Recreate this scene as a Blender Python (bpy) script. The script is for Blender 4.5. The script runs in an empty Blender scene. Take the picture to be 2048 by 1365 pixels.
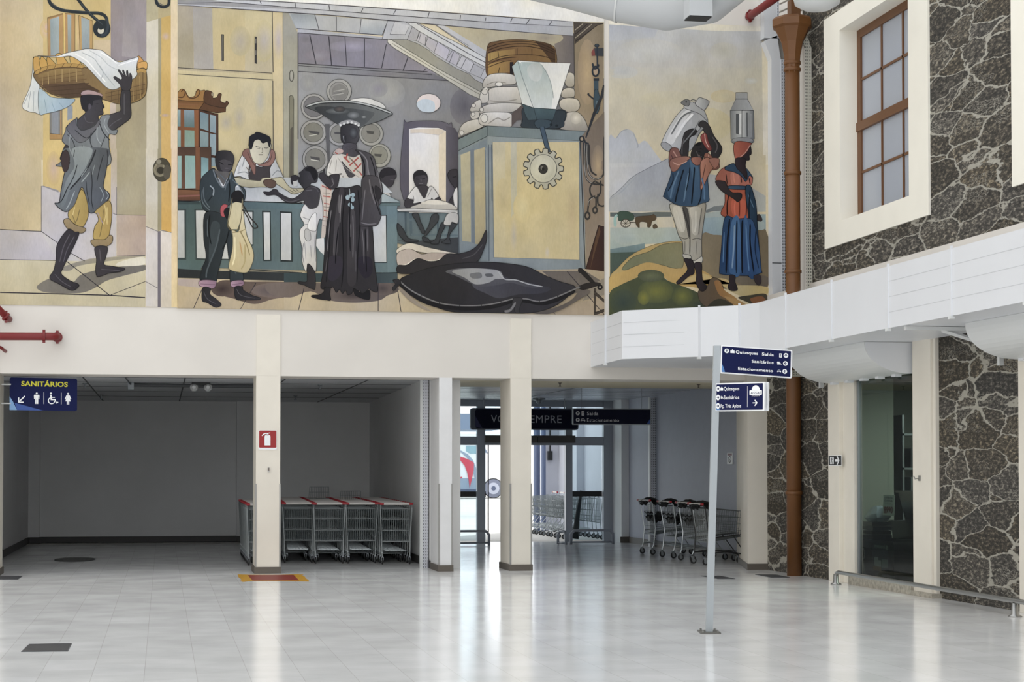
import bpy, math, random
from mathutils import Vector, Matrix
random.seed(7)
sc = bpy.context.scene
COL = sc.collection
# ---------------------------------------------------------------- camera model
F = 3600.0; PITCH = math.radians(1.5); YAW = math.atan(699/3600); HOR = 940.0; CH = 1.6
S = HOR - 682.5 - F*math.tan(PITCH)
_cp, _sp, _cy, _sy = math.cos(PITCH), math.sin(PITCH), math.cos(YAW), math.sin(YAW)
FW = Vector((_sy*_cp, _cy*_cp, _sp)); RT = Vector((_cy, -_sy, 0)); UP = Vector((-_sy*_sp, -_cy*_sp, _cp))
def ray(px, py): return RT*((px-1024)/F) + UP*(-(py-682.5-S)/F) + FW
def onY(px, py, Y): d = ray(px, py); t = Y/d.y; return Vector((d.x*t, Y, CH+d.z*t))
def onX(px, py, X): d = ray(px, py); t = X/d.x; return Vector((X, d.y*t, CH+d.z*t))
def onZ(px, py, Z=0): d = ray(px, py); t = (Z-CH)/d.z; return Vector((d.x*t, d.y*t, Z))
cd = bpy.data.cameras.new('camera'); cam = bpy.data.objects.new('camera', cd); COL.objects.link(cam)
cam.location = (0, 0, CH); cam.rotation_euler = (math.pi/2+PITCH, 0, -YAW)
cd.sensor_fit = 'HORIZONTAL'; cd.sensor_width = 36; cd.lens = 36*F/2048; cd.shift_y = S/2048
cd.clip_start = 0.1; cd.clip_end = 600
sc.camera = cam
# ---------------------------------------------------------------- light
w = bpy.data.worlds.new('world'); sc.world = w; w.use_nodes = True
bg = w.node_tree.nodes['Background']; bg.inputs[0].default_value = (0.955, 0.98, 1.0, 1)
_n, _l = w.node_tree.nodes, w.node_tree.links      # overcast sky, with a bright low band added to light the cart bay
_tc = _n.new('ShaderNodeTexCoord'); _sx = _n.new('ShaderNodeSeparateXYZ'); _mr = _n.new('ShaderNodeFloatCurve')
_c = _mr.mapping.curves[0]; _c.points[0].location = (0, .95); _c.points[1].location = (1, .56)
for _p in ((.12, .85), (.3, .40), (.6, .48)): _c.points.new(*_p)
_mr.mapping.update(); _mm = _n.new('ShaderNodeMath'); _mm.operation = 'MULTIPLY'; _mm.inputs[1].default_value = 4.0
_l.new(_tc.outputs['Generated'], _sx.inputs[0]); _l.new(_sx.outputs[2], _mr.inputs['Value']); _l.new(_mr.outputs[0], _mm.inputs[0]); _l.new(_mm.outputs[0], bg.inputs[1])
sd = bpy.data.lights.new('sun', 'SUN'); sun = bpy.data.objects.new('sun', sd); COL.objects.link(sun)
sd.energy = 5.0; sd.angle = math.radians(1.5); sd.color = (1, 0.97, 0.92)
sun.rotation_euler = Vector((0.5, 0.72, 0.62)).to_track_quat('Z', 'Y').to_euler()
sc.view_settings.view_transform = 'Standard'; sc.view_settings.look = 'None'
sc.view_settings.exposure = -0.37; sc.view_settings.gamma = 1.0; sc.view_settings.use_curve_mapping = False
# ---------------------------------------------------------------- materials
def lin(c):
    c = c/255.0
    return c/12.92 if c <= 0.04045 else ((c+0.055)/1.055)**2.4
def rgb(h, k=1.0): return (lin(int(h[0:2],16))*k, lin(int(h[2:4],16))*k, lin(int(h[4:6],16))*k, 1)
MATS = {}
def node(nt, t, **kw):
    n = nt.nodes.new(t)
    for k, v in kw.items(): setattr(n, k, v)
    return n
def mat(name, col, rough=0.6, metal=0.0, noise=0.0, nscale=6.0, bump=0.0, stretch=(1,1,1), emit=None, spec=None):
    if name in MATS: return MATS[name]
    m = bpy.data.materials.new(name); m.use_nodes = True; nt = m.node_tree; b = nt.nodes['Principled BSDF']
    b.inputs['Base Color'].default_value = rgb(col); b.inputs['Roughness'].default_value = rough; b.inputs['Metallic'].default_value = metal
    if spec is not None: b.inputs['Specular IOR Level'].default_value = spec
    if noise or bump:
        tc = node(nt, 'ShaderNodeTexCoord'); mp = node(nt, 'ShaderNodeMapping'); mp.inputs['Scale'].default_value = stretch
        nz = node(nt, 'ShaderNodeTexNoise'); nz.inputs['Scale'].default_value = nscale; nz.inputs['Detail'].default_value = 5
        nt.links.new(tc.outputs['Object'], mp.inputs[0]); nt.links.new(mp.outputs[0], nz.inputs['Vector'])
        if noise:
            mr = node(nt, 'ShaderNodeMapRange'); mr.inputs[1].default_value = .3; mr.inputs[2].default_value = .7
            mr.inputs[3].default_value = 1-noise; mr.inputs[4].default_value = 1+noise*.5
            vm = node(nt, 'ShaderNodeVectorMath', operation='SCALE'); vm.inputs[0].default_value = rgb(col)[:3]
            nt.links.new(nz.outputs[0], mr.inputs[0]); nt.links.new(mr.outputs[0], vm.inputs['Scale']); nt.links.new(vm.outputs[0], b.inputs['Base Color'])
        if bump:
            bp = node(nt, 'ShaderNodeBump'); bp.inputs['Strength'].default_value = bump; bp.inputs['Distance'].default_value = .02
            nt.links.new(nz.outputs[0], bp.inputs['Height']); nt.links.new(bp.outputs[0], b.inputs['Normal'])
    if emit:
        b.inputs['Emission Color'].default_value = rgb(col); b.inputs['Emission Strength'].default_value = emit
    MATS[name] = m; return m
def mural_mat():
    m = bpy.data.materials.new('mural_paint'); m.use_nodes = True; nt = m.node_tree; b = nt.nodes['Principled BSDF']; L = nt.links.new
    a = node(nt, 'ShaderNodeAttribute', attribute_name='Col')
    tc = node(nt, 'ShaderNodeTexCoord')
    def nz(sc_, st, det=6):
        mp = node(nt, 'ShaderNodeMapping'); mp.inputs['Scale'].default_value = st; L(tc.outputs['Object'], mp.inputs[0])
        n = node(nt, 'ShaderNodeTexNoise'); n.inputs['Scale'].default_value = sc_; n.inputs['Detail'].default_value = det; L(mp.outputs[0], n.inputs['Vector']); return n
    n1 = nz(2.2, (1.5, 1, 1.0), 8); n2 = nz(14, (3, 1, 1), 8); n3 = nz(1.1, (1, 1, 1), 3)
    def mr(n, lo, hi):
        r = node(nt, 'ShaderNodeMapRange'); r.inputs[1].default_value = .3; r.inputs[2].default_value = .7; r.inputs[3].default_value = lo; r.inputs[4].default_value = hi; L(n.outputs[0], r.inputs[0]); return r
    r1 = mr(n1, .90, 1.08); r2 = mr(n2, .95, 1.04)
    mu = node(nt, 'ShaderNodeMath', operation='MULTIPLY'); L(r1.outputs[0], mu.inputs[0]); L(r2.outputs[0], mu.inputs[1])
    tint = node(nt, 'ShaderNodeMix', data_type='RGBA'); L(mr(n3, 0, 1).outputs[0], tint.inputs[0])
    tint.inputs[6].default_value = (1.05, 1.0, .88, 1); tint.inputs[7].default_value = (.99, .99, 1.04, 1)
    v1 = node(nt, 'ShaderNodeVectorMath', operation='SCALE'); L(a.outputs['Color'], v1.inputs[0]); L(mu.outputs[0], v1.inputs['Scale'])
    v2 = node(nt, 'ShaderNodeVectorMath', operation='MULTIPLY'); L(v1.outputs[0], v2.inputs[0]); L(tint.outputs[2], v2.inputs[1])
    L(v2.outputs[0], b.inputs['Base Color']); b.inputs['Roughness'].default_value = .75; b.inputs['Specular IOR Level'].default_value = .15
    return m
def stone_mat():
    m = bpy.data.materials.new('rubble_stone'); m.use_nodes = True; nt = m.node_tree; b = nt.nodes['Principled BSDF']; L = nt.links.new
    tc = node(nt, 'ShaderNodeTexCoord')
    mp = node(nt, 'ShaderNodeMapping'); mp.inputs['Scale'].default_value = (0.01, 0.95, 3.1); L(tc.outputs['Object'], mp.inputs[0])
    nz = node(nt, 'ShaderNodeTexNoise'); nz.inputs['Scale'].default_value = 1.6; nz.inputs['Detail'].default_value = 5; nz.inputs['Roughness'].default_value = .6; L(mp.outputs[0], nz.inputs['Vector'])
    sub = node(nt, 'ShaderNodeVectorMath', operation='SUBTRACT'); L(nz.outputs['Color'], sub.inputs[0]); sub.inputs[1].default_value = (.5, .5, .5)
    scl = node(nt, 'ShaderNodeVectorMath', operation='SCALE'); L(sub.outputs[0], scl.inputs[0]); scl.inputs['Scale'].default_value = .55
    add = node(nt, 'ShaderNodeVectorMath', operation='ADD'); L(mp.outputs[0], add.inputs[0]); L(scl.outputs[0], add.inputs[1])
    vo = node(nt, 'ShaderNodeTexVoronoi', feature='DISTANCE_TO_EDGE'); vo.inputs['Scale'].default_value = 1.0; L(add.outputs[0], vo.inputs['Vector'])
    vc = node(nt, 'ShaderNodeTexVoronoi'); vc.inputs['Scale'].default_value = 1.0; L(add.outputs[0], vc.inputs['Vector'])
    # mortar width varies
    nw = node(nt, 'ShaderNodeTexNoise'); nw.inputs['Scale'].default_value = 1.3; L(tc.outputs['Object'], nw.inputs['Vector'])
    wr = node(nt, 'ShaderNodeMapRange'); wr.inputs[1].default_value = .35; wr.inputs[2].default_value = .65; wr.inputs[3].default_value = .014; wr.inputs[4].default_value = .036; L(nw.outputs[0], wr.inputs[0])
    sc2 = node(nt, 'ShaderNodeVectorMath', operation='SCALE'); sc2.inputs['Scale'].default_value = 2.3; L(add.outputs[0], sc2.inputs[0])
    vo2 = node(nt, 'ShaderNodeTexVoronoi', feature='DISTANCE_TO_EDGE'); L(sc2.outputs[0], vo2.inputs['Vector'])
    n3 = node(nt, 'ShaderNodeTexNoise'); n3.inputs['Scale'].default_value = .9; n3.inputs['Detail'].default_value = 2; L(mp.outputs[0], n3.inputs['Vector'])
    m3 = node(nt, 'ShaderNodeMapRange'); m3.inputs[1].default_value = .50; m3.inputs[2].default_value = .56; m3.inputs[3].default_value = 1; m3.inputs[4].default_value = 0; L(n3.outputs[0], m3.inputs[0])
    d2 = node(nt, 'ShaderNodeMath', operation='ADD'); L(vo2.outputs['Distance'], d2.inputs[0]); L(m3.outputs[0], d2.inputs[1])
    mn_ = node(nt, 'ShaderNodeMath', operation='MINIMUM'); L(vo.outputs['Distance'], mn_.inputs[0]); L(d2.outputs[0], mn_.inputs[1])
    n4 = node(nt, 'ShaderNodeTexNoise'); n4.inputs['Scale'].default_value = 14; n4.inputs['Detail'].default_value = 4; L(tc.outputs['Object'], n4.inputs['Vector'])
    m4 = node(nt, 'ShaderNodeMath', operation='MULTIPLY_ADD'); L(n4.outputs[0], m4.inputs[0]); m4.inputs[1].default_value = .035; L(mn_.outputs[0], m4.inputs[2])
    m5 = node(nt, 'ShaderNodeMath', operation='SUBTRACT'); L(m4.outputs[0], m5.inputs[0]); m5.inputs[1].default_value = .016
    dv = node(nt, 'ShaderNodeMath', operation='DIVIDE'); L(m5.outputs[0], dv.inputs[0]); L(wr.outputs[0], dv.inputs[1])
    mk = node(nt, 'ShaderNodeMapRange', interpolation_type='SMOOTHSTEP'); mk.inputs[1].default_value = .75; mk.inputs[2].default_value = 1.25; L(dv.outputs[0], mk.inputs[0])
    sp = node(nt, 'ShaderNodeTexNoise'); sp.inputs['Scale'].default_value = 26; sp.inputs['Detail'].default_value = 9; sp.inputs['Roughness'].default_value = .75; mpS = node(nt, 'ShaderNodeMapping'); mpS.inputs['Scale'].default_value = (1, .42, 1.1); L(tc.outputs['Object'], mpS.inputs[0]); L(mpS.outputs[0], sp.inputs['Vector'])
    cr = node(nt, 'ShaderNodeValToRGB'); e = cr.color_ramp.elements
    e[0].position = .38; e[0].color = rgb('262523'); e[1].position = .66; e[1].color = rgb('aaa498')
    x = cr.color_ramp.elements.new(.52); x.color = rgb('4a4743'); L(sp.outputs[0], cr.inputs[0])
    hs = node(nt, 'ShaderNodeHueSaturation'); L(cr.outputs[0], hs.inputs['Color'])
    sx = node(nt, 'ShaderNodeSeparateColor'); L(vc.outputs['Color'], sx.inputs[0])
    vr = node(nt, 'ShaderNodeMapRange'); vr.inputs[3].default_value = .65; vr.inputs[4].default_value = 1.3; L(sx.outputs[0], vr.inputs[0]); L(vr.outputs[0], hs.inputs['Value'])
    tm = node(nt, 'ShaderNodeMix', data_type='RGBA', blend_type='MULTIPLY'); L(sx.outputs[1], tm.inputs[0]); L(hs.outputs[0], tm.inputs[6]); tm.inputs[7].default_value = (.98, .88, .70, 1)
    mc = node(nt, 'ShaderNodeMix', data_type='RGBA'); L(sp.outputs[0], mc.inputs[0]); mc.inputs[6].default_value = rgb('8f8b7e'); mc.inputs[7].default_value = rgb('c4c0b5')
    fm = node(nt, 'ShaderNodeMix', data_type='RGBA'); L(mk.outputs[0], fm.inputs[0]); L(mc.outputs[2], fm.inputs[6]); L(tm.outputs[2], fm.inputs[7])
    L(fm.outputs[2], b.inputs['Base Color']); b.inputs['Roughness'].default_value = .85
    hm = node(nt, 'ShaderNodeMath', operation='MULTIPLY_ADD'); L(sp.outputs[0], hm.inputs[0]); hm.inputs[1].default_value = .6; L(mk.outputs[0], hm.inputs[2])
    bp = node(nt, 'ShaderNodeBump'); bp.inputs['Strength'].default_value = .8; bp.inputs['Distance'].default_value = .035; L(hm.outputs[0], bp.inputs['Height']); L(bp.outputs[0], b.inputs['Normal'])
    return m
def floor_mat():
    m = bpy.data.materials.new('marble_tiles'); m.use_nodes = True; nt = m.node_tree; b = nt.nodes['Principled BSDF']; L = nt.links.new
    tc = node(nt, 'ShaderNodeTexCoord'); mp = node(nt, 'ShaderNodeMapping'); mp.inputs['Rotation'].default_value = (0, 0, math.pi/2); mp.inputs['Location'].default_value = (0, .13, 0); L(tc.outputs['Object'], mp.inputs[0])
    br = node(nt, 'ShaderNodeTexBrick'); L(mp.outputs[0], br.inputs['Vector'])
    br.offset = .5; br.inputs['Scale'].default_value = 1; br.inputs['Mortar Size'].default_value = .0028; br.inputs['Mortar Smooth'].default_value = .3
    br.inputs['Brick Width'].default_value = .8; br.inputs['Row Height'].default_value = .4; br.inputs['Bias'].default_value = 0
    br.inputs['Color1'].default_value = rgb('f3f3f3'); br.inputs['Color2'].default_value = rgb('ebebea'); br.inputs['Mortar'].default_value = rgb('d6d4d1')
    nz = node(nt, 'ShaderNodeTexNoise'); nz.inputs['Scale'].default_value = 1.6; nz.inputs['Detail'].default_value = 6; L(tc.outputs['Object'], nz.inputs['Vector'])
    mr = node(nt, 'ShaderNodeMapRange'); mr.inputs[1].default_value = .3; mr.inputs[2].default_value = .7; mr.inputs[3].default_value = .95; mr.inputs[4].default_value = 1.03; L(nz.outputs[0], mr.inputs[0])
    v = node(nt, 'ShaderNodeVectorMath', operation='SCALE'); L(br.outputs['Color'], v.inputs[0]); L(mr.outputs[0], v.inputs['Scale'])
    L(v.outputs[0], b.inputs['Base Color'])
    r2 = node(nt, 'ShaderNodeMapRange'); r2.inputs[3].default_value = .10; r2.inputs[4].default_value = .20; L(nz.outputs[0], r2.inputs[0]); L(r2.outputs[0], b.inputs['Roughness'])
    b.inputs['Specular IOR Level'].default_value = .5
    bp = node(nt, 'ShaderNodeBump'); bp.inputs['Strength'].default_value = .05; bp.inputs['Distance'].default_value = .01
    n2 = node(nt, 'ShaderNodeTexNoise'); n2.inputs['Scale'].default_value = 5; L(tc.outputs['Object'], n2.inputs['Vector']); L(n2.outputs[0], bp.inputs['Height']); L(bp.outputs[0], b.inputs['Normal'])
    return m
def perf_mat(name, col, hole, axis, pz=.05, px_=.03):
    m = bpy.data.materials.new(name); m.use_nodes = True; nt = m.node_tree; b = nt.nodes['Principled BSDF']; L = nt.links.new
    tc = node(nt, 'ShaderNodeTexCoord'); sx = node(nt, 'ShaderNodeSeparateXYZ'); L(tc.outputs['Object'], sx.inputs[0])
    def cell(out, pitch, fr):
        d = node(nt, 'ShaderNodeMath', operation='DIVIDE'); L(out, d.inputs[0]); d.inputs[1].default_value = pitch
        f = node(nt, 'ShaderNodeMath', operation='FRACT'); L(d.outputs[0], f.inputs[0])
        g = node(nt, 'ShaderNodeMath', operation='LESS_THAN'); L(f.outputs[0], g.inputs[0]); g.inputs[1].default_value = fr; return g
    a = cell(sx.outputs[axis], px_, .36); c = cell(sx.outputs[2], pz, .5)
    mu = node(nt, 'ShaderNodeMath', operation='MULTIPLY'); L(a.outputs[0], mu.inputs[0]); L(c.outputs[0], mu.inputs[1])
    mx = node(nt, 'ShaderNodeMix', data_type='RGBA'); L(mu.outputs[0], mx.inputs[0]); mx.inputs[6].default_value = rgb(col); mx.inputs[7].default_value = rgb(hole)
    L(mx.outputs[2], b.inputs['Base Color']); b.inputs['Roughness'].default_value = .5
    return m
def glass_mat(name, tint='ffffff', refl=.10, rough=.0):
    m = bpy.data.materials.new(name); m.use_nodes = True; nt = m.node_tree; nt.nodes.remove(nt.nodes['Principled BSDF']); L = nt.links.new
    t = node(nt, 'ShaderNodeBsdfTransparent'); t.inputs[0].default_value = rgb(tint)
    g = node(nt, 'ShaderNodeBsdfGlossy'); g.inputs['Roughness'].default_value = rough
    lw0 = node(nt, 'ShaderNodeLayerWeight'); lw = node(nt, 'ShaderNodeMath', operation='POWER'); L(lw0.outputs['Facing'], lw.inputs[0]); lw.inputs[1].default_value = 4.5
    mu = node(nt, 'ShaderNodeMath', operation='ADD'); L(lw.outputs[0], mu.inputs[0]); mu.inputs[1].default_value = refl
    mx = node(nt, 'ShaderNodeMixShader'); L(mu.outputs[0], mx.inputs[0]); L(t.outputs[0], mx.inputs[1]); L(g.outputs[0], mx.inputs[2])
    L(mx.outputs[0], nt.nodes['Material Output'].inputs[0]); return m
M_cream = mat('cream_wall', 'ddd8d1', .7, noise=.04, nscale=1.2, bump=.03)
M_creamcol = mat('cream_column', 'e5dfd3', .65, noise=.05, nscale=2.0)
M_whitewall = mat('white_wall', 'e0e1e2', .6, noise=.04, nscale=1.0)
M_greywall = mat('grey_wall', 'eeeeee', .6, noise=.04, nscale=1.0)
M_ceil = mat('ceiling_panel', 'dfe1e3', .45)
M_base = mat('dark_baseboard', '5e574f', .55)
M_basedk = mat('black_baseboard', '3a3836', .5)
M_floor = floor_mat(); M_stone = stone_mat(); M_mural = mural_mat()
M_white = mat('white_panel', 'dcdee2', .38, noise=.015, nscale=2)
M_whitem = mat('white_metal', 'd6d8d8', .4)
M_alu = mat('aluminium', '8d9296', .4, .6)
M_steel = mat('zinc_wire', 'b4babc', .38, .75); M_bask_shade = mat('basket_wire_shaded', '7d8486', .4, .7)  # basket wire: same zinc, darkened in colour for the shade inside the baskets
M_steel2 = mat('brushed_steel', 'a0a09e', .3, .9)
M_navy = mat('navy_sign', '101845', .6, spec=.15)
M_navydk = mat('dark_navy_sign', '0b0f26', .6, spec=.15)
M_signwhite = mat('sign_white', 'f0f2f4', .5)
M_red = mat('red_paint', '74181a', .45)
M_redg = mat('red_plastic', 'a01826', .4)
M_brown = mat('brown_downpipe', '6c4522', .5, noise=.08, nscale=3)
M_wood = mat('brown_window_frame', '6b4628', .5, noise=.06, nscale=4)
M_black = mat('black_plastic', '17181a', .45)
M_rubber = mat('rubber', '232324', .7)
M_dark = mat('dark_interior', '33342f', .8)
# ---------------------------------------------------------------- mesh builder
class MB:
    def __init__(s): s.v = []; s.f = []; s.mi = []; s.cur = 0
    def add(s, vs, fs):
        o = len(s.v); s.v += [tuple(v) for v in vs]
        for f in fs: s.f.append(tuple(i+o for i in f)); s.mi.append(s.cur)
        return s
    def box(s, x0, y0, z0, x1, y1, z1):
        if x0 > x1: x0, x1 = x1, x0
        if y0 > y1: y0, y1 = y1, y0
        if z0 > z1: z0, z1 = z1, z0
        return s.add([(x0,y0,z0),(x1,y0,z0),(x1,y1,z0),(x0,y1,z0),(x0,y0,z1),(x1,y0,z1),(x1,y1,z1),(x0,y1,z1)],
                     [(0,3,2,1),(4,5,6,7),(0,1,5,4),(1,2,6,5),(2,3,7,6),(3,0,4,7)])
    def prism(s, pts, z0, z1):     # pts ccw in XY
        n = len(pts); a = sum(pts[i][0]*pts[(i+1)%n][1]-pts[(i+1)%n][0]*pts[i][1] for i in range(n))
        if a < 0: pts = pts[::-1]
        return s.add([(p[0],p[1],z0) for p in pts]+[(p[0],p[1],z1) for p in pts],
                     [tuple(range(n))[::-1], tuple(range(n, 2*n))]+[(i,(i+1)%n,(i+1)%n+n,i+n) for i in range(n)])
    def extr(s, pts, d):           # polygon of 3d points extruded by vector d
        n = len(pts); pts = [Vector(p) for p in pts]; d = Vector(d)
        return s.add([p for p in pts]+[p+d for p in pts], [tuple(range(n)), tuple(range(n,2*n))[::-1]]+[(i,i+n,(i+1)%n+n,(i+1)%n) for i in range(n)])
    def tube(s, path, r, n=8, cap=True, radii=None):
        path = [Vector(p) for p in path]; m = len(path); rings = []
        prev = None
        for i, p in enumerate(path):
            if i == 0: t = path[1]-p
            elif i == m-1: t = p-path[i-1]
            else: t = (path[i+1]-p).normalized()+(p-path[i-1]).normalized()
            t.normalize()
            if prev is None:
                a = Vector((0,0,1)) if abs(t.z) < .9 else Vector((1,0,0)); u = t.cross(a).normalized()
            else: u = (prev - t*prev.dot(t)).normalized()
            prev = u; vv = t.cross(u); rr = radii[i] if radii else r
            rings.append([p+(u*math.cos(2*math.pi*k/n)+vv*math.sin(2*math.pi*k/n))*rr for k in range(n)])
        vs = [q for R in rings for q in R]; fs = []
        for i in range(m-1):
            for k in range(n): fs.append((i*n+k, i*n+(k+1)%n, (i+1)*n+(k+1)%n, (i+1)*n+k))
        if cap: fs.append(tuple(range(n))[::-1]); fs.append(tuple(range((m-1)*n, m*n)))
        return s.add(vs, fs)
    def quad(s, a, b, c, d): return s.add([a,b,c,d], [(0,1,2,3)])
    def build(s, name, m, parent=None, smooth=False, bevel=0):
        me = bpy.data.meshes.new(name); me.from_pydata(s.v, [], s.f)
        ms = m if isinstance(m, (list, tuple)) else [m]
        for q in ms: me.materials.append(q)
        if len(ms) > 1:
            for p, i in zip(me.polygons, s.mi): p.material_index = i
        if smooth:
            for p in me.polygons: p.use_smooth = len(p.vertices) <= 4
        me.update()
        o = bpy.data.objects.new(name, me); COL.objects.link(o)
        if parent: o.parent = parent
        if bevel:
            b = o.modifiers.new('bevel', 'BEVEL'); b.width = bevel; b.segments = 2; b.limit_method = 'ANGLE'
        return o
def struct(name, mb, m, **kw):
    o = mb.build(name, m, **kw)
    if not kw.get('parent'): o['kind'] = 'structure'
    return o
def tag(o, label, cat, group=None):
    o['label'] = label; o['category'] = cat
    if group: o['group'] = group
    return o
def empty(name, loc, label, cat, group=None, rz=0):
    o = bpy.data.objects.new(name, None); COL.objects.link(o); o.location = loc; o.rotation_euler = (0,0,rz); o.empty_display_size = .1
    return tag(o, label, cat, group)
def rebase(mb, origin):
    ox, oy, oz = origin; mb.v = [(x-ox, y-oy, z-oz) for x, y, z in mb.v]; return mb
def text_mb(txt, size, bold=0.0, align='LEFT', depth=0.0):
    cu = bpy.data.curves.new('t', 'FONT'); cu.body = txt; cu.size = size; cu.align_x = align; cu.offset = bold; cu.extrude = depth; cu.resolution_u = 3; cu.space_character = 1.06
    o = bpy.data.objects.new('t', cu); COL.objects.link(o); bpy.context.view_layer.update()
    dg = bpy.context.evaluated_depsgraph_get(); me = bpy.data.meshes.new_from_object(o.evaluated_get(dg))
    mb = MB(); mb.add([v.co.copy() for v in me.vertices], [tuple(p.vertices) for p in me.polygons])
    bpy.data.objects.remove(o); bpy.data.curves.remove(cu); bpy.data.meshes.remove(me); return mb
class Sign:   # flat layer builder on a plane: origin O, right U, up V (unit), normal N to viewer
    def __init__(s, O, U, V=(0,0,1)):
        s.O = Vector(O); s.U = Vector(U).normalized(); s.V = Vector(V).normalized(); s.N = s.U.cross(s.V)
    def P(s, x, y, d=0): return s.O+s.U*x+s.V*y+s.N*d
    def poly(s, mb, pts, d, th=.002):
        a = sum(pts[i][0]*pts[(i+1)%len(pts)][1]-pts[(i+1)%len(pts)][0]*pts[i][1] for i in range(len(pts)))
        if a < 0: pts = pts[::-1]
        return mb.add([s.P(x, y, d) for x, y in pts], [tuple(range(len(pts)))])
    def slab(s, mb, pts, d0, d1):
        a = sum(pts[i][0]*pts[(i+1)%len(pts)][1]-pts[(i+1)%len(pts)][0]*pts[i][1] for i in range(len(pts)))
        if a > 0: pts = pts[::-1]
        return mb.extr([s.P(x, y, d0) for x, y in pts][::-1], s.N*(d1-d0))
    def text(s, mb, txt, x, y, h, d, sx=1.0, bold=0.0, w=None):   # h = cap height, w = fit width
        t = text_mb(txt, h/.729, bold)
        xs = [v[0] for v in t.v]; x0 = min(xs); x1 = max(xs)
        if w: sx = w/(x1-x0)
        mb.add([s.P(x+(v[0]-x0)*sx, y+v[1], d) for v in t.v], t.f); return mb
def rrect(x0, y0, x1, y1, r, n=4):
    out = []
    for cx, cy, a in ((x1-r,y0+r,-90),(x1-r,y1-r,0),(x0+r,y1-r,90),(x0+r,y0+r,180)):
        for k in range(n+1):
            t = math.radians(a+90*k/n); out.append((cx+r*math.cos(t), cy+r*math.sin(t)))
    return out
def circ(cx, cy, r, n=20, ry=None): return [(cx+r*math.cos(2*math.pi*k/n), cy+(ry or r)*math.sin(2*math.pi*k/n)) for k in range(n)]
def lathe(mb, prof, c, n=16, axis='Z'):   # prof [(r,z)]
    vs = []; m = len(prof)
    for r, z in prof:
        for k in range(n):
            a = 2*math.pi*k/n; x, y = r*math.cos(a), r*math.sin(a)
            vs.append((c[0]+x, c[1]+y, c[2]+z) if axis == 'Z' else ((c[0]+z, c[1]+x, c[2]+y) if axis == 'X' else (c[0]+x, c[1]+z, c[2]+y)))
    fs = [(i*n+k, i*n+(k+1)%n, (i+1)*n+(k+1)%n, (i+1)*n+k) for i in range(m-1) for k in range(n)]
    fs += [tuple(range(n))[::-1], tuple(range((m-1)*n, m*n))]
    return mb.add(vs, fs)

# ================================================================ setting
W = 28.0
LZ = 3.05       # lintel underside
struct('floor', MB().box(-14, -8, -.2, 16, 39.35, 0), M_floor)
M_ground = mat('outdoor_concrete', 'cfcdc8', .8, noise=.06, nscale=.5)
struct('ground', MB().box(-150, 39.35, -.25, 200, 300, -.01), M_ground)
struct('wall_far', MB().box(-14, W, LZ, 10.05, W+.8, 13), M_cream)
struct('wall_far_lower', MB().box(-14, W, 0, -3.2, W+.8, LZ), M_cream)
struct('wall_left', MB().box(-14.4, -8, 0, -14, 41, 13), M_cream)
struct('wall_near', MB().box(-14, -8.4, 0, 14, -8, 1.2), M_cream)   # unseen near side, kept low so low sky light reaches the bay
# square columns under the mural wall
cols = [(-3.2, -2.42, 'leftmost cream column beside the dark blue restroom sign'),
        (1.415, 1.785, 'cream column carrying the red fire extinguisher sign'),
        (4.27, 4.475, 'narrow white column between cart bay and exit'),
        (5.41, 5.745, 'cream column standing in front of the glass exit')]
M_guard = mat('corner_guard', '9b9a97', .45, .3)
for i, (x0, x1, lab) in enumerate(cols):
    c = empty('column', ((x0+x1)/2, W+.4, 0), lab, 'column', 'columns under the mural')
    o = c.location; top = 4.0 if i != 2 else LZ
    p = .02 if i != 2 else 0
    rebase(MB().box(x0, W-p, .0, x1, W+.86, LZ), o).build('shaft', M_creamcol if i != 2 else mat('white_column', 'e3e3e4', .6, noise=.03), c)
    if i != 2: rebase(MB().box(x0, W-p, LZ+.001, x1, W+.0, top), o).build('upper_band', M_creamcol, c)
    rebase(MB().box(x0-.02, W-p-.025, 0, x1+.02, W+.88, .1), o).build('base', M_base, c)
    for xx in ((x0, x1) if i != 0 else (x1,)):
        rebase(MB().box(xx-.012 if xx == x0 else xx-.012, W-p-.006, .1, xx+.012, W-p+.02, 1.38), o).build('corner_guard', M_guard, c)
# recess (cart bay)
CB = 3.12
struct('wall_bay_back', MB().box(-3.2, 40.6, 0, 4.9, 40.9, CB), M_greywall)
struct('wall_bay_left', MB().box(-3.2, W+.8, 0, -2.86, 40.6, CB), M_greywall)
struct('wall_bay_right', MB().prism([(4.27, W+.86), (4.75, W+.86), (4.95, 40.6), (4.6, 40.6)], 0, CB+.2), M_greywall)
struct('trim_1', MB().box(1.62, 40.4, 0, 1.98, 40.6, CB), M_greywall)
struct('trim_2', MB().box(-2.86, 40.45, 0, -2.62, 40.6, CB), M_greywall)
bb = MB().box(-2.62, 40.56, 0, 1.62, 40.59, .13).box(1.98, 40.56, 0, 4.6, 40.59, .13).box(1.6, 40.37, 0, 2.0, 40.4, .13).box(-2.86, 40.42, 0, -2.6, 40.45, .13)
struct('baseboard_bay_back', bb, M_basedk)
struct('baseboard_bay_left', MB().box(-2.86, W+.8, 0, -2.83, 40.45, .13), M_basedk)
struct('baseboard_bay_right', MB().prism([(4.245, W+.9), (4.27, W+.9), (4.6, 40.56), (4.57, 40.56)], 0, .13), M_basedk)
struct('ceiling_bay', MB().box(-3.2, W+.8, CB, 4.9, 41, CB+.2), M_ceil)
M_groove = mat('panel_groove', '55575a', .6)
g = MB()
for y in (30.2, 31.9, 33.6, 35.6, 38.0): g.box(-2.86, y, CB-.006, 4.5, y+.03, CB+.002)
for x in (-1.3, .35, 2.0, 3.4): g.box(x, W+.82, CB-.006, x+.025, 40.5, CB+.002)
struct('trim_3', g, M_groove)
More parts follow.
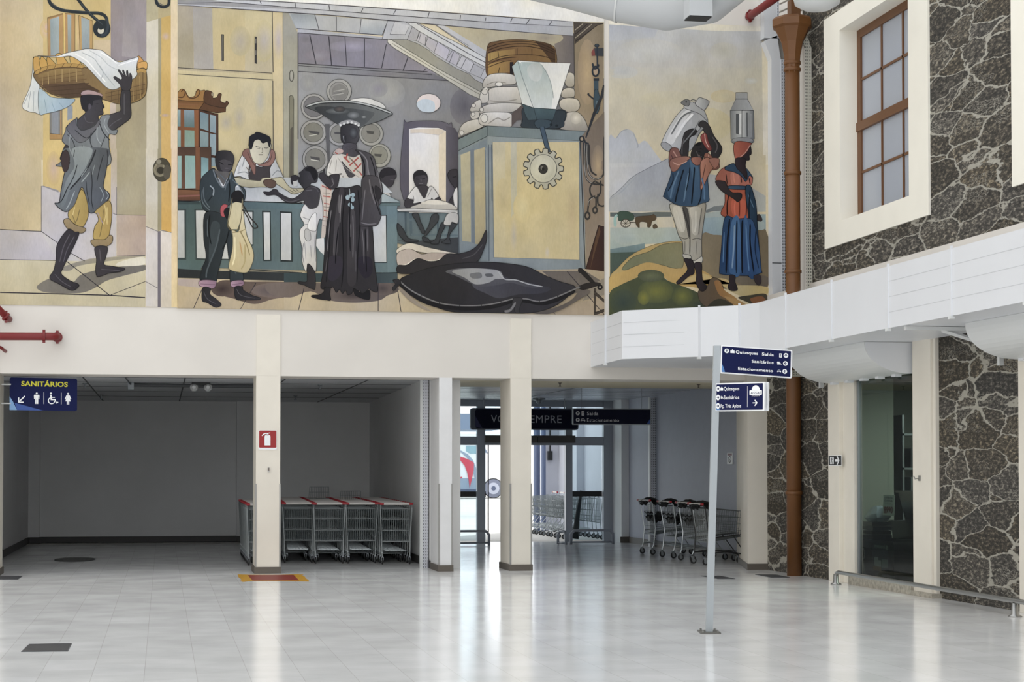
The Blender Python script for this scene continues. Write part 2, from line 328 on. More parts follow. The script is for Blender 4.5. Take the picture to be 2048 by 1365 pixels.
# exit lobby
EC = 3.14
struct('ceiling_lobby_beam', MB().box(4.75, W+.8, LZ, 10.05, 31.0, 3.4), mat('beam_cream', 'd8cfb4', .6, noise=.03))
M_lobceil = mat('lobby_ceiling_metal', 'd2d6de', .28, .1)
struct('ceiling_lobby', MB().box(4.75, 31.0, EC, 10.3, 39.5, 3.4), M_lobceil)
g = MB()
for k in range(14): g.box(4.8, 31.3+k*.58, EC-.004, 10.05, 31.315+k*.58, EC+.002)
g.box(7.6, 31, EC-.01, 7.63, 39.2, EC+.002)
struct('trim_4', g, mat('ceiling_groove_light', '8b9098', .5))
struct('wall_lobby_right', MB().box(10.05, 30.0, 0, 10.6, 39.6, 3.6), mat('lobby_wall', 'b2b6c2', .6, noise=.03))
struct('trim_5', MB().box(9.88, 38.3, 0, 10.05, 39.5, EC), M_whitewall)
struct('baseboard_lobby_right', MB().box(10.02, 30.1, 0, 10.05, 38.3, .13).box(9.85, 38.27, 0, 10.05, 38.3, .13), M_base)
# corner pier (chamfered) at right of the lobby
pp = [(9.17, 27.5), (9.52, 27.5), (10.2, 28.0), (10.2, 30.2), (9.82, 30.05)]
struct('trim_6', MB().prism(pp, .1, 3.7), M_creamcol)
struct('trim_7', MB().prism([(9.15, 27.47), (9.55, 27.47), (10.2, 28.0), (10.2, 30.2), (9.8, 30.07)], 0, .1), M_base)
# roof slab over bay + lobby, keeps the sky out
struct('ceiling_slab', MB().box(-14, W+.8, 3.42, 16, 40.95, 3.9), M_cream)
struct('wall_outside_parapet', MB().box(-14, 40.9, 0, 4.75, 41.2, 3.9), M_whitewall)
# outdoor wall right of the exit
M_outw = mat('outdoor_wall', 'c9ccd6', .7, noise=.06, nscale=1.5)
ow = MB().box(10.3, 39.6, 0, 10.8, 46.6, 5.5)
ow.box(9.9, 46.6, 0, 10.8, 47.2, 5.5)
struct('wall_outside_right', ow, M_outw)
struct('trim_8', MB().box(10.1, 43.6, 0, 10.3, 44.3, 5.5), M_outw)
# outdoor canopy far away
struct('trim_9', MB().box(-20, 60, 2.95, 11.2, 63, 3.5), mat('canopy', '8793aa', .6))
# right stone wall
RX = 9.5; PX = 9.42; UX = 9.72
lower = MB().box(RX, 24.65, 0, 10.2, 28, 3.9).box(RX, 18.73, 0, 10.2, 21.05, 3.9).box(RX, -8, 0, 10.2, 17.6, 3.9)
lower.box(RX, 21.05, 2.9, 10.2, 24.61, 3.9).box(RX, 17.6, 2.9, 10.2, 18.73, 3.9)
struct('wall_right_lower', lower, M_stone)
wy0, wy1, wz0, wz1 = 21.7, 25.42, 4.89, 8.33
upper = MB().box(UX, wy1-.3, 3.9, 10.4, 26.4, 13).box(10.05, 26.4, 3.9, 10.4, 28.0, 13).box(UX, 19.1, 3.9, 10.4, wy0+.3, 13).box(UX, wy0+.3, 3.9, 10.4, wy1-.3, wz0+.2).box(UX, wy0+.3, wz1-.2, 10.4, wy1-.3, 13)
upper.box(UX, -8, 3.9, 10.4, 15.6, 13).box(UX, 15.6, 3.9, 10.4, 19.1, wz0+.2).box(UX, 15.6, wz1-.2, 10.4, 19.1, 13)
struct('wall_right_upper', upper, M_stone)
struct('trim_10', MB().box(UX-.04, -8, 3.9, UX+.02, 28, 4.44), M_cream)
# pilasters at the shop front
struct('trim_11', MB().box(PX, 24.19, 0, 9.7, 24.61, 3.9).box(PX+.06, 23.78, 0, 9.58, 24.19, 3.9), M_creamcol, bevel=.006)
struct('trim_12', MB().box(PX, 21.08, 0, 10.2, 21.63, 3.9).box(PX+.03, 21.0, .0, 10.2, 21.08, 3.9), M_creamcol, bevel=.006)
struct('trim_13', MB().box(PX, 17.6, 0, 10.2, 18.73, 3.9), M_creamcol, bevel=.006)
struct('trim_14', MB().box(PX-.03, 21.63, 0, 10.2, 23.78, .13).box(PX-.05, 20.95, 0, PX+.1, 21.7, .06), mat('worn_sill', 'b3ada0', .8, noise=.35, nscale=18, bump=.4))
# windows in the upper wall
M_sur = mat('window_surround', 'f3efe3', .65, noise=.03, nscale=2)
M_frost = mat('frosted_glass', 'a7adb8', .25, noise=.03, nscale=.8)
def big_window(n, y0, y1, z0, z1):
    s = MB(); X0 = UX-.03
    iy0, iy1, iz0, iz1 = y0+.62, y1-.64, z0+.34, z1-.30
    def ring(xa, xb, a0, a1, b0, b1, c0, c1, d0, d1, mb):
        mb.box(xa, a0, b0, xb, a1, c0); mb.box(xa, a0, c1, xb, a1, b1); mb.box(xa, a0, c0, xb, d0, c1); mb.box(xa, d1, c0, xb, a1, c1)
    ring(X0, UX+.5, y0, y1, z0, z1, iz0, iz1, iy0, iy1, s)
    o = struct('window_%d' % n, s, M_sur)
    fx = UX+.24; fr = MB()
    ring(fx, fx+.08, iy0, iy1, iz0, iz1, iz0+.09, iz1-.12, iy0+.09, iy1-.13, fr)
    zm = (iz0+iz1)/2-.02; fr.box(fx-.02, iy0, zm-.07, fx+.07, iy1, zm+.06)
    fr.build('window_frame', M_wood, o)
    mu = MB()
    for k in (1, 2): y = iy0+.09+(iy1-.13-iy0-.09)*k/3; mu.box(fx+.01, y-.018, iz0+.05, fx+.06, y+.018, iz1-.05)
    for a, b in ((iz0+.09, zm-.07), (zm+.06, iz1-.12)):
        mu.box(fx+.01, iy0+.05, (a+b)/2-.018, fx+.06, iy1-.05, (a+b)/2+.018)
    mu.build('muntins', M_wood, o)
    MB().box(fx+.03, iy0, iz0, fx+.05, iy1, iz1).build('pane', M_frost, o)
big_window(1, wy0, wy1, wz0, wz1)
big_window(2, 15.7, 19.38, wz0, wz1)
# shop front: glass, interior
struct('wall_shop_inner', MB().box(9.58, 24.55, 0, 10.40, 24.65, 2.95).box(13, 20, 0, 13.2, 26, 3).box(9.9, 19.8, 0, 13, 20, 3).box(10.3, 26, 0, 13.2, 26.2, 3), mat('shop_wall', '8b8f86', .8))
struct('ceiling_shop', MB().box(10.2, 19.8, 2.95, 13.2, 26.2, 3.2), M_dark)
struct('window_3', MB().box(9.545, 21.6, .13, 9.555, 23.74, 2.9), glass_mat('shop_glass', 'b9c2bb', .03))
MB().box(9.52, 23.72, .13, 9.58, 23.76, 2.9).build('window_frame', M_alu, bpy.data.objects['window_3'])

# ================================================================ mural painting
MTEXT = r"""
@left
#0 0 .234375
P bba98a>c9b893@0: 0,-80 370,-80 370,1365 0,1365
P c4ad78>d3b877@90: 368,-80 1260,-80 1260,1365 368,1365
P c9b48f: 800,340 945,340 945,520 800,520
R c9a9a0>c9b077: 400,250 60,90
R c9a9a0>c9ad70: 395,230 25,50
P b08a5a +1.2: 405,150 540,112 540,480 410,480
P 8a9aa0>9fabb0@0: 428,165 505,140 505,475 432,475
L 8f6f45 3: 412,155 545,115
P b08a5a +1: 550,112 640,120 640,470 560,470
P 97a5ad>8b8f80@90: 575,125 608,128 608,470 580,470
P b9945c +1: 672,130 790,178 790,440 680,450
P 98a5ab>8f9a9c@90: 693,145 765,172 765,430 700,445
L c9ab7a 4: 660,130 672,470
P d8b96e: 540,110 552,110 560,480 545,480
P 8f8588>9a9091@0: 945,-80 1250,-80 1250,520 945,520
P 8b8284>a39a98@90: 1060,-80 1150,-80 1180,500 1040,480
P a0957c>aaa082@90: 985,800 1250,760 1250,1365 985,1365
P c3b3a8>bfb09a@90: 940,880 990,870 990,1365 940,1365
P 7c7a74 +1: 425,960 530,940 530,1190 425,1190
P a98351 +1: 425,1140 530,1150 530,1190 425,1190
P 878b90: 440,965 500,950 500,1145 440,1140
L a98351 3: 520,945 520,1180
P 8d949a: 575,900 620,900 620,1010 575,1030
P d3ccb8>c9c1ae@90: 1250,-80 1352,-80 1352,1365 1250,1365
P b5ab88: 1250,-80 1352,-80 1352,160 1250,190
P 9c9478: 1350,90 1376,90 1376,1365 1350,1365
P c9a75f>d1aa64@90: 1376,100 1458,100 1458,1365 1376,1365
P aca07a>b8a87c@90: 1350,-80 1458,-80 1458,130 1350,160
R c4aaa0>c9a75f: 1415,310 42,40
R bfa5a5>c9a75f: 1410,985 46,20
P dcc9a4>e2cbb0@90: 1458,-80 1512,-80 1512,1365 1458,1365
#0 300 .249135
P bba98a>c9b893@0: 0,-10 332,-10 332,655 0,640
P b5b0b4>c2bcc2@0: 0,640 332,655 460,745 460,890 0,885
P d3b877>c9b07c@90: 345,-10 905,-10 905,510 345,295
R c0a79a>c9ae74: 430,150 60,140
P bcb8c0>c3bec4@0: 332,290 460,330 935,520 935,855 670,895 560,825 332,655
P 8e8c94: 332,290 350,288 470,325 470,342
P bfb09a>c0b7b5@90: 890,-10 938,-10 938,520 890,505
P aaa082>a89e84@90: 938,-10 1170,-10 1170,525 938,518
P b9a79c>b39f94@0: 938,520 1170,525 1170,850 938,855
P cbc1a2>c6bb9a@90: 0,885 450,890 670,895 940,855 1165,850 1165,1262 0,1242
P c3bfc0: 330,655 460,745 640,880 670,895 460,890 
S 8f8a80>a39c88@0: 480,960 560,920 700,880 780,870 1150,845 1120,860 900,890 640,930 560,970
S 807b74>6f6b66@0: 300,1090 420,1030 560,1080 640,1010 720,980 860,950 1160,925 1165,965 1000,1010 860,1050 760,1110 640,1150 420,1150 320,1130
S dcd6c4: 960,900 1090,865 1160,865 1160,920 1020,935 930,930
L 33303a 2.2: 0,1145 880,1168 1165,1187
L 33303a 1.6: 540,900 880,1168
L 33303a 1.2: 890,1165 1165,1058
L 33303a 1.2: 0,882 450,888
L 33303a 1.2: 560,825 680,893
L 33303a 1.2: 332,655 460,745
L 33303a 1.4: 0,640 332,655
L 55525c 1: 332,290 332,655
L 55525c 1: 905,508 935,522 1170,525
L 55525c 1: 940,853 1165,848
L 6a6670 1: 936,300 936,520
P c9c1ae>cdc6b8@90: 1170,-10 1268,-10 1268,655 1170,615
P cfc9cc>d2ccc6@90: 1170,615 1268,655 1268,1262 1170,1258
P 9c9478: 1266,-10 1296,-10 1296,640 1266,655
P d1aa64>d6a858@90: 1296,-10 1376,-10 1376,665 1296,640
P d8d0cc>d4cabc@90: 1288,650 1376,665 1376,1264 1288,1262
P 75707c: 1266,655 1290,652 1290,1262 1266,1262
P e2c9ae>e6d0a0@90: 1376,-10 1428,-10 1428,1266 1376,1264
L 77737a 1.2: 1170,615 1268,655
L 77737a 1.2: 1165,1055 1265,1110
L 77737a 1: 1290,645 1376,665
E 4b4638 +1: 1300,160 72,95
E 746c58: 1285,165 55,50
E 3a362c: 1290,165 30,28
C 8a8268 3.5: 1262,110 1240,150 1260,200 1300,205 1325,165 1310,120
E 5a5446: 1340,180 30,60
E 8a8470: 1275,95 20,18
#0 0 .234375
C 2c3338 6.5: 410,-60 430,30 520,85 740,110 850,115 905,150 915,230 890,290
C 2c3338 6: 640,-40 740,90 830,175 905,235
E 2c3338: 868,245 75,78
E d0cab8: 860,262 27,27
C 2c3338 4.5: 890,290 850,300 815,265 815,230 840,205 870,225 865,245 845,240
C 3a424a 5: 905,150 922,220 900,290 860,300
C 4b545c 1: 440,20 530,75 740,100 860,108
C 4b545c 1: 690,30 780,125 880,215
C 2c3338 6: 1330,-40 1335,20 1360,50 1400,60 1440,35 1440,-40
C 4b545c 1: 1340,-30 1350,20 1400,45
# cloth left
S dcdcd8>c4ccce@0 +1: 285,490 262,720 190,900 240,950 300,962 350,968 340,800 330,640 300,560
S a9bcc4>93a9b5@0 +1: 330,770 335,968 400,968 500,945 590,905 640,850 560,840 440,830 380,780
L 8f999e 1: 262,780 240,920
L 8f999e 1: 290,780 285,950
L 8f999e 1: 250,790 205,890
L 8099a5 1: 380,850 400,960
L 8099a5 1: 440,870 470,950
L 8099a5 1: 500,870 540,920
# bread
S c79a52 +1.2: 285,500 330,490 350,560 330,620 295,630
S c99c50 +1.2: 350,490 370,490 440,580 380,600 340,560
S c2954c +1.2: 400,500 430,500 500,590 420,590
S c99b50 +1.4: 475,470 520,460 580,540 590,570 500,570 485,520
S cda256 +1.2: 595,490 630,475 690,540 680,575 620,570
S cc8f4a +1.2: 1165,510 1190,480 1250,560 1245,600 1180,600
S cf9a50 +1: 1180,540 1250,530 1250,590 1190,600
# basket
S 7a6140>8f7448@0 +1.6: 285,630 400,575 620,565 780,590 900,640 1100,640 1180,590 1245,600 1250,780 1200,850 1100,885 1000,885 860,845 700,830 560,835 430,800 340,730
P 9c7f4c>6b5236@90: 320,640 480,590 690,580 720,700 560,720 400,720 345,710
P 5d4632>4f3c2c@0: 340,715 560,720 720,705 860,780 700,828 560,832 430,798
P 8a6f48>6e583a@90: 900,780 1240,700 1240,780 1190,845 1100,878 1000,880 900,850
L 6b5030 1: 330,670 700,610
L 6b5030 1: 330,700 720,640
L 6b5030 1: 345,725 740,675
L 4a3826 1: 360,750 760,710
L 4a3826 1: 400,780 800,750
L 4a3826 1: 460,810 850,790
L a88b58 1: 360,640 365,730
L b39660 1.4: 410,620 415,720
L a88b58 1: 470,600 475,710
L b39660 1.4: 530,590 530,700
L a88b58 1: 590,585 595,700
L b39660 1.4: 650,580 655,700
L 5a452e 1: 900,800 1240,720
L 5a452e 1: 900,830 1240,760
L 5a452e 1: 940,860 1220,800
L 5a452e 1: 950,780 950,870
L 5a452e 1: 1010,770 1010,880
L a98d5a 1: 1060,800 1070,870
L a98d5a 1.2: 1130,700 1140,860
L a98d5a 1.2: 1190,650 1200,840
L 5a452e 1: 1160,640 1165,850
L 5a452e 1: 1220,620 1220,800
C 6a5030 9: 300,630 380,590 480,570 600,560 720,575
C b48d4a 6.5: 300,628 380,588 480,566 600,556 715,570
L 6a5030 1: 330,640 350,590
L 6a5030 1: 390,615 410,565
L 6a5030 1: 450,600 480,550
L 6a5030 1: 520,585 550,540
L 6a5030 1: 590,580 620,540
L 6a5030 1: 650,580 680,545
C b48d4a 6: 1170,620 1200,600 1245,615
# white cloth over
S dfe0de>c3c8c9@90 +1.2: 320,478 480,480 560,455 680,430 740,418 860,430 920,470 1010,530 1100,510 1180,490 1170,540 1165,600 1170,640 1130,680 1050,730 980,765 920,755 850,690 740,570 690,530 600,480 500,490
C a9b0b2 1.6: 700,450 800,500 850,570 900,640 980,740
C b3b9ba 1.4: 760,430 860,490 930,560 1010,600
C f0f0ee 2.5: 640,460 740,520 820,610 900,700
C f0f0ee 2: 1010,560 1100,530 1170,510
C 9ba3a6 1.2: 850,560 880,620 860,680
C f0f0ee 2: 860,450 930,490 1000,545
# pad on head
S b59a98>9d8080@90 +1: 700,785 760,770 860,800 870,825 800,825 700,815
# man torso
S 4a484e>3a383e@0 +1.5: 690,830 740,812 860,822 870,870 890,915 875,930 880,975 840,990 850,1040 900,1070 860,1110 700,1120 640,1060 690,1000 730,960 700,920
S 2b2a2f: 688,850 710,815 780,808 865,830 860,850 800,860 790,900 760,900 740,955 700,920
L 2b2a2f 1: 815,888 840,885
C 2b2a2f 1: 848,955 868,952
E 55505a: 765,910 12,25
# raised arm
S 4b484d>39373c@0 +1.5: 900,1000 1000,960 1030,940 1025,860 1050,750 1105,760 1115,900 1115,1000 1050,1060 990,1100 940,1130 890,1080
S 3d3a40 +1: 1045,770 1020,720 970,668 985,655 1030,680 1040,660 1008,605 1020,598 1060,650 1045,610 1055,600 1080,660 1078,612 1090,605 1100,670 1108,625 1125,650 1125,700 1105,770
# shirt
S 6b7078>7d848a@0 +1.6: 570,1080 640,1020 660,1010 660,1070 700,1110 790,1080 850,1020 870,990 940,985 920,1060 950,1110 1000,1110 985,1150 930,1150 930,1250 915,1420 500,1420 520,1380 560,1250 530,1200 560,1120
S 5c5a62>6a6c74@90 +1.2: 570,1090 640,1020 655,1070 700,1115 800,1080 840,1030 850,1060 760,1180 680,1220 620,1170
C 33363c 1.6: 575,1150 620,1200 650,1300 660,1380
C 33363c 1.8: 780,1130 770,1210 810,1310
C 2f3238 2: 850,1050 880,1130 940,1200
C 9aa2a8 2: 700,1230 720,1290 760,1360
C 9aa2a8 1.6: 830,1080 830,1180 870,1240
C 33363c 1.4: 700,1230 715,1310
C 33363c 1.4: 900,1160 860,1260 830,1340
S 3a383e +1: 530,1300 560,1240 590,1260 600,1340 590,1365 515,1365
#0 300 .249135
# shirt lower
S 6c747c>50545c@0: 520,-10 860,-10 865,80 850,180 830,300 875,350 870,400 800,460 760,500 715,500 695,400 655,300 600,440 540,495 490,480 440,430 475,420 490,330 520,180 560,100
S 8b959b>6c757c@90: 580,-10 740,-10 700,120 640,220 560,330 520,440 490,440 530,250 600,130
C 2a2930 1.4: 520,0 505,80 560,100 520,180 490,330 475,420 440,430 490,480 540,495 600,440 655,300 695,400 715,500 760,500 800,460 870,400 875,350 830,300 850,180 865,80 860,0
C 2c2e34 3: 770,0 720,120 640,230 560,320 
C 2c2e34 1.6: 830,40 800,150 780,250
C 2c2e34 1.6: 730,150 740,260 735,400 750,480
C 99a3a8 2: 655,260 680,230 720,180
C 99a3a8 2: 600,330 560,430 530,480
C 2c2e34 2: 540,310 500,400 470,430
C 99a3a8 1.5: 850,330 870,370 850,400
C 2c2e34 1.4: 600,0 590,60
S 3f3438 +1: 490,60 530,0 560,60 545,160 510,170
# pants
S b99e5a>a88d4c@0 +1.4: 650,320 690,380 710,510 680,600 640,620 560,560 550,500 600,440
S b59a58>a88c4e@0 +1.4: 760,500 800,460 870,410 895,450 895,560 875,690 860,720 800,730 750,710 760,620 790,570 780,520
C 7a6840 1.6: 640,480 620,560 600,590
C d9c07a 2: 600,460 580,540
C 7a6840 1.6: 830,480 820,600 800,700
C 9c8a9a 1.6: 780,500 830,600
C d9c07a 2: 860,460 860,600
S 9f8a66>8c7858@90 +1.4: 510,570 550,552 600,600 685,630 670,665 620,665 540,630
S 9f8a66>8c7858@90 +1.4: 728,735 760,720 840,720 880,685 905,700 895,750 840,780 760,778
# legs
S 3f3b42>322f36@0 +1.4: 545,640 600,660 635,668 600,760 540,880 500,960 495,1000 560,1050 630,1080 625,1105 590,1128 550,1120 470,1075 410,1045 400,1015 430,970 450,880 460,760
S 3f3b42>322f36@0 +1.4: 763,782 860,780 850,860 835,920 900,935 990,950 1000,962 960,980 880,990 800,1018 775,1010 768,950 775,880
C 5a555e 2: 560,680 510,780 480,900
C 5a555e 2: 800,800 810,900
L 2a272c 1: 585,1100 600,1120
L 2a272c 1: 602,1092 618,1110
#0 0 .234375
C 8a929a 1.8: 600,1150 590,1250 620,1330
C 2f3238 1.4: 640,1110 740,1180 820,1100
C 9aa2a8 1.6: 900,1010 890,1070 930,1140
C 5e5c64 1.6: 1060,800 1060,920 1060,980
C 5e5c64 1.4: 1040,1010 970,1050 930,1090
C 5a5860 1.2: 720,990 740,1040 800,1050
L 1f1e22 1.2: 870,905 885,915
#0 300 .249135
C 2c2e34 1.6: 620,120 590,220 530,330
C 8b959b 1.6: 700,150 650,220 
C 2c2e34 1.4: 690,250 700,350 720,440
C 8b959b 1.6: 800,300 830,360 810,420
C 8b959b 1.2: 760,120 740,200
C 5c5862 1.6: 600,690 540,800 510,900
C 5c5862 1.4: 440,1000 500,1060 570,1100
C 5c5862 1.4: 810,960 880,965 960,970
C d9c07a 1.6: 840,440 850,520 830,600
C 7a6840 1.2: 580,520 610,600
@center
#340 0 .234375
P b0a48a>c0b086@0: 62,-40 1100,-40 1100,1800 62,1800
P a79d8c>a59b80@90: 62,40 200,60 200,590 62,580
P a5a09a>aaa49c@90: 195,60 360,70 370,590 205,585
P beb088>c4b183@90: 360,70 640,90 640,600 370,590
P c4b78e>bbae90@90: 640,90 875,100 875,620 640,600
R b5aca6>c0b388: 800,350 90,180
R ada497>b9ac86: 600,350 90,130
P c6b890>c3b58c@0: 62,600 875,640 875,690 62,640
P c6b890>c2b38a@90: 62,640 880,690 880,1800 62,1800
R b0a89c>c2b48b: 480,1050 70,90
R b4aea0>c1b48c: 770,860 50,150
R ada496>c2b48b: 590,1010 60,110
P cbb98e>c8b892@90: 875,100 965,105 970,1800 885,1800
R b9aeb0>cab993: 925,350 42,160
P 9c998c>a5a38e@90: 962,105 1010,110 1090,280 1092,1800 970,1800
L 4a4644 1.6: 873,100 880,620
L 4a4644 1.6: 878,690 883,1800
L 4a4644 1.4: 62,578 873,625
L 4a4644 1.4: 62,632 880,683
L 77746a 1.2: 964,105 970,1800
P 3c3a3a: 438,292 460,294 460,522 438,518
P 6e6a66: 444,300 450,300 446,515 440,515
P 3c3a3a: 722,310 742,314 742,546 722,540
P 7c7870: 728,330 736,330 736,370 728,370
P 7c7870: 728,430 736,430 736,470 728,470
E 8f8c7e +1.6: 1037,648 18,48
E a5a294: 1037,648 10,38
P 7d7a68 +1.2: 1018,825 1030,815 1048,820 1056,850 1052,1800 1020,1800
P 5a564e: 1026,1100 1048,1080 1046,1800 1022,1800
# grey interior
P 8a8a8c>77777a@0: 1092,560 4400,700 4400,2000 1092,2000
P 9aa0a2>a6a9ac@0: 1010,110 1240,120 1290,250 1075,245
# cupboard
P 6e4a2c>8a6038@90 +1.4: 62,850 295,865 250,935 62,925
P 5a3d2a +1.2: 250,935 300,860 478,920 475,955 400,965
P 84593a: 62,880 240,890 240,900 62,895
S 9a7040 +1.4: 62,800 100,760 135,790 160,830 210,820 230,770 265,775 300,775 295,860 62,850
C 5a3d26 2.2: 70,830 110,830 130,790 115,765 95,785
C 5a3d26 2.2: 125,770 165,835 225,830 255,790 240,765 220,790
S 53392a +1.2: 300,780 345,780 370,800 365,835 400,830 415,800 440,805 430,860 470,880 480,860 500,880 480,910 450,920 300,880
E 8d8470: 362,805 10,16
P 7a4e34>8a5638@0 +1.2: 62,930 245,938 245,1420 62,1420
P 4a3026 +1.2: 245,935 410,975 412,1420 245,1420
P 8fa7ac>6c8a90@90: 62,935 90,936 90,1080 62,1080
P 7f94a4>5a7478@90: 120,938 205,942 208,1090 122,1085
P 8fa7ac>7fa098@90: 62,1110 92,1112 92,1300 62,1300
P 7d9a90>8aa5a0@90: 124,1110 208,1115 210,1305 124,1300
P 6c8596>7c95a4@90: 258,955 328,975 328,1120 258,1095
P 8a9fae>7d93a5@90: 340,978 393,990 393,1140 340,1125
P 839aa5>768d94@90: 258,1115 328,1135 328,1320 258,1305
P 869cad>91a6ae@90: 340,1140 393,1150 393,1330 340,1322
P 86a4a2: 62,1330 92,1330 92,1420 62,1420
P 7f9c98: 124,1330 210,1335 210,1420 124,1420
P 7d96a0: 258,1335 328,1340 328,1420 258,1420
P 8aa0aa: 340,1345 393,1350 393,1420 340,1420
#560 0 .18555
P a9abae>b3b5ba@0: 95,140 1165,225 1100,385 190,310
P 8f979c>b0b4b8@90: 110,150 380,165 420,320 180,305
P bdbfc2>9ba3aa@90: 880,205 1160,230 1100,380 865,350
P aeb0ba>a4a6b0@0: 190,310 1380,425 1180,425 1100,420 190,355
P 827f8c>8b8795@0: 195,360 1160,425 1700,800 195,690
R 9d98ae>8a8796: 760,500 240,60
R 77747e>86828e: 280,420 80,60
R 8f8c9a>857f8c: 420,600 160,60
P 8d8f92>6f6e78@0: 195,685 1640,790 1800,868 195,770
R 77747c>84848a: 1100,800 280,25
P 96979a>7f7f83@0: 195,775 1700,865 2300,1050 2300,2150 195,2150
R a3a3a2>929396: 1150,1000 200,160
R 9b9b99>8f9093: 300,900 90,90
R 8c8a98>929396: 1060,960 100,90
R 5f5d66>77757c: 1990,1150 160,200
L 45434a 1.6: 195,355 1165,428
L 45434a 1.8: 195,685 1590,775
L 45434a 1.2: 195,708 1640,808
L 45434a 1.6: 195,772 1810,870
L 45434a 1.4: 180,308 1100,378
L 45434a 1.2: 375,160 420,322
L 45434a 1.2: 608,180 608,338
L 45434a 1.2: 875,205 860,352
L 45434a 1.2: 1160,232 1100,384
L 3b3a44 2: 320,378 388,690
L 3b3a44 2: 525,390 556,705
L 3b3a44 1.4: 700,400 718,710
L 3b3a44 1.8: 910,415 910,722
L 3b3a44 1.6: 1145,480 1095,735
L 3b3a44 1.8: 1380,615 1325,765
L 3b3a44 1.4: 1570,740 1545,775
L 55535c 2: 195,355 195,1500
# stairs
P b5b7be>a7a9b2@0 +1.2: 1160,225 1350,235 1470,310 2048,590 2340,780 2340,1060 2060,990 1800,850 1165,425 1100,420
P c0c1c6: 1190,370 1240,240 1400,280 1355,372
L 55555e 1.2: 1235,240 1185,370 1350,375 1395,280
P 9a9990>8f8e88@0 +1: 1180,425 1370,430 1480,470 1600,540 1680,610 1800,680 1920,750 2040,800 2100,860 2340,980 2340,1100 2060,1000 1800,860 1300,540
P a8a8b0 +1: 1370,430 1430,280 1500,340 1470,440
P b8b6c2 +1: 1470,440 1510,340 1590,390 1560,490
P b0aebc +1: 1560,490 1600,400 1700,460 1660,570
P b8b6c8 +1: 1660,570 1700,450 1830,540 1790,650
P b0aebc +1: 1790,650 1860,540 1940,600 1900,710
P b8b9c4 +1: 1900,710 1960,600 2090,680 2040,790
P a9abb6 +1: 2040,790 2090,690 2200,750 2160,840
P b5b6c0 +1: 2160,840 2200,750 2340,830 2290,920
L 5c5c66 1.2: 1570,400 1570,500
L 5c5c66 1: 1520,350 1490,460
L 5c5c66 1.2: 1870,560 1820,690
L 5c5c66 1.2: 2000,640 1950,740
P cfcdc4>a6a49a@0 +1.2: 1160,425 1200,430 1700,740 2340,1090 2340,1150 2040,1020 1780,850 1230,520 1160,460
L 6a685e 1: 1210,470 1800,830 2340,1120
P c6c8cc +1.2: 1350,235 1470,240 2100,560 2340,680 2340,790 2048,640 1500,340
L 5c5c66 1.6: 1470,250 2048,590 2340,740
P c2c3c8>b0b2b8@0 +1.2: 1660,260 1750,262 2100,450 2340,590 2340,700 2100,560
L 77787f 1: 1680,270 2040,500
P beb293>b5aa8e@0: 1790,275 2048,275 3180,350 3180,900 2300,900 2300,560 2048,440
#880 30 .219849
P bfb493>a89f8c@0: 40,95 420,110 1215,165 1215,620 430,620 420,330
P 857c76>6c6668@0: 1040,160 1215,168 1220,620 1050,620
R 9c9386>b1a78c: 960,210 160,60
# top roof tiles (painted)
#340 0 .234375
P 8f8f92>b0b1b6@0: 62,-10 500,-10 1365,40 2700,130 2700,210 1365,100 62,36
P babcc3>aeb0b6@0: 62,36 1365,95 2700,195 3440,225 3440,305 2700,250 1365,128 870,98 62,45
P c2c4ca>b5b7bd@0: 330,-5 1365,42 2700,135 3440,182 3440,225 2700,195 1365,92 500,20
L 45434a 1.6: 500,-10 1365,40 2700,135 3440,188
L 45434a 1.4: 62,30 500,20 1365,92 2700,190 3440,230
L 45434a 1.6: 62,42 870,98 1365,130 2700,250 3440,308
L 45434a 1.4: 762,-5 778,35
L 45434a 1.4: 1065,20 1075,65
L 45434a 1.6: 1356,45 1362,85
L 45434a 1.4: 1648,70 1632,105
L 45434a 1.4: 1928,85 1905,125
L 45434a 1.4: 2212,105 2200,150
L 45434a 1.4: 2480,130 2475,165
L 45434a 1.4: 2695,150 2690,180
L 45434a 1.4: 2920,155 2905,190
L 45434a 1.4: 3070,165 3040,205
L 45434a 1.4: 3260,180 3235,215
P ededed>e6e4dc@0: 500,-60 4700,-60 4700,220 3440,184 2700,128 1365,36 500,-12
#880 30 .219849
# right wall part
P 8f8068>a08d72@90: 1215,70 1487,80 1487,1300 1225,1100
P 4c443e>5c5249@0 +1: 1215,68 1487,80 1420,100 1225,265
L a39882 1.6: 1380,85 1230,210
L a39882 1.6: 1300,80 1225,140
L 2c2826 1.2: 1340,85 1230,175
L 2c2826 1.2: 1430,95 1232,240
R c0a67e>a38e72: 1340,520 90,300
L 45413e 1.6: 1217,168 1222,600
# barrel tub
S 6a4c32>8c6c42@0 +1.4: 430,290 520,240 700,222 880,240 1000,270 1050,320 1050,470 900,560 600,560 430,560 
P 4f3a2a: 860,236 1000,270 1050,320 1050,450 1040,470 980,380
P b08f4e>8a6a40@0: 440,350 520,330 680,310 680,370 520,400 440,430
P a98548>8c6c42@0: 440,440 640,410 640,520 440,550
C 3a2a20 1.4: 430,300 560,255 740,240 900,260 1045,320
C 3a2a20 1.4: 430,325 560,280 740,262 900,282 1048,340
C 3a2a20 1.4: 430,350 560,305 740,285 900,305 1048,360
C 3a2a20 1.4: 430,430 560,380 700,365 900,370 1048,410
C 3a2a20 1.4: 430,455 560,400 700,385
C 3a2a20 1.4: 430,480 560,430 650,415
L 3a2a20 1.2: 525,330 535,385
L 3a2a20 1.2: 455,350 455,420
L 3a2a20 1.2: 700,305 700,365
L 3a2a20 1.2: 835,310 835,370
L 3a2a20 1.2: 970,335 970,390
L 3a2a20 1.2: 540,480 530,530
L 2a2528 7: 650,430 650,560
# sacks left
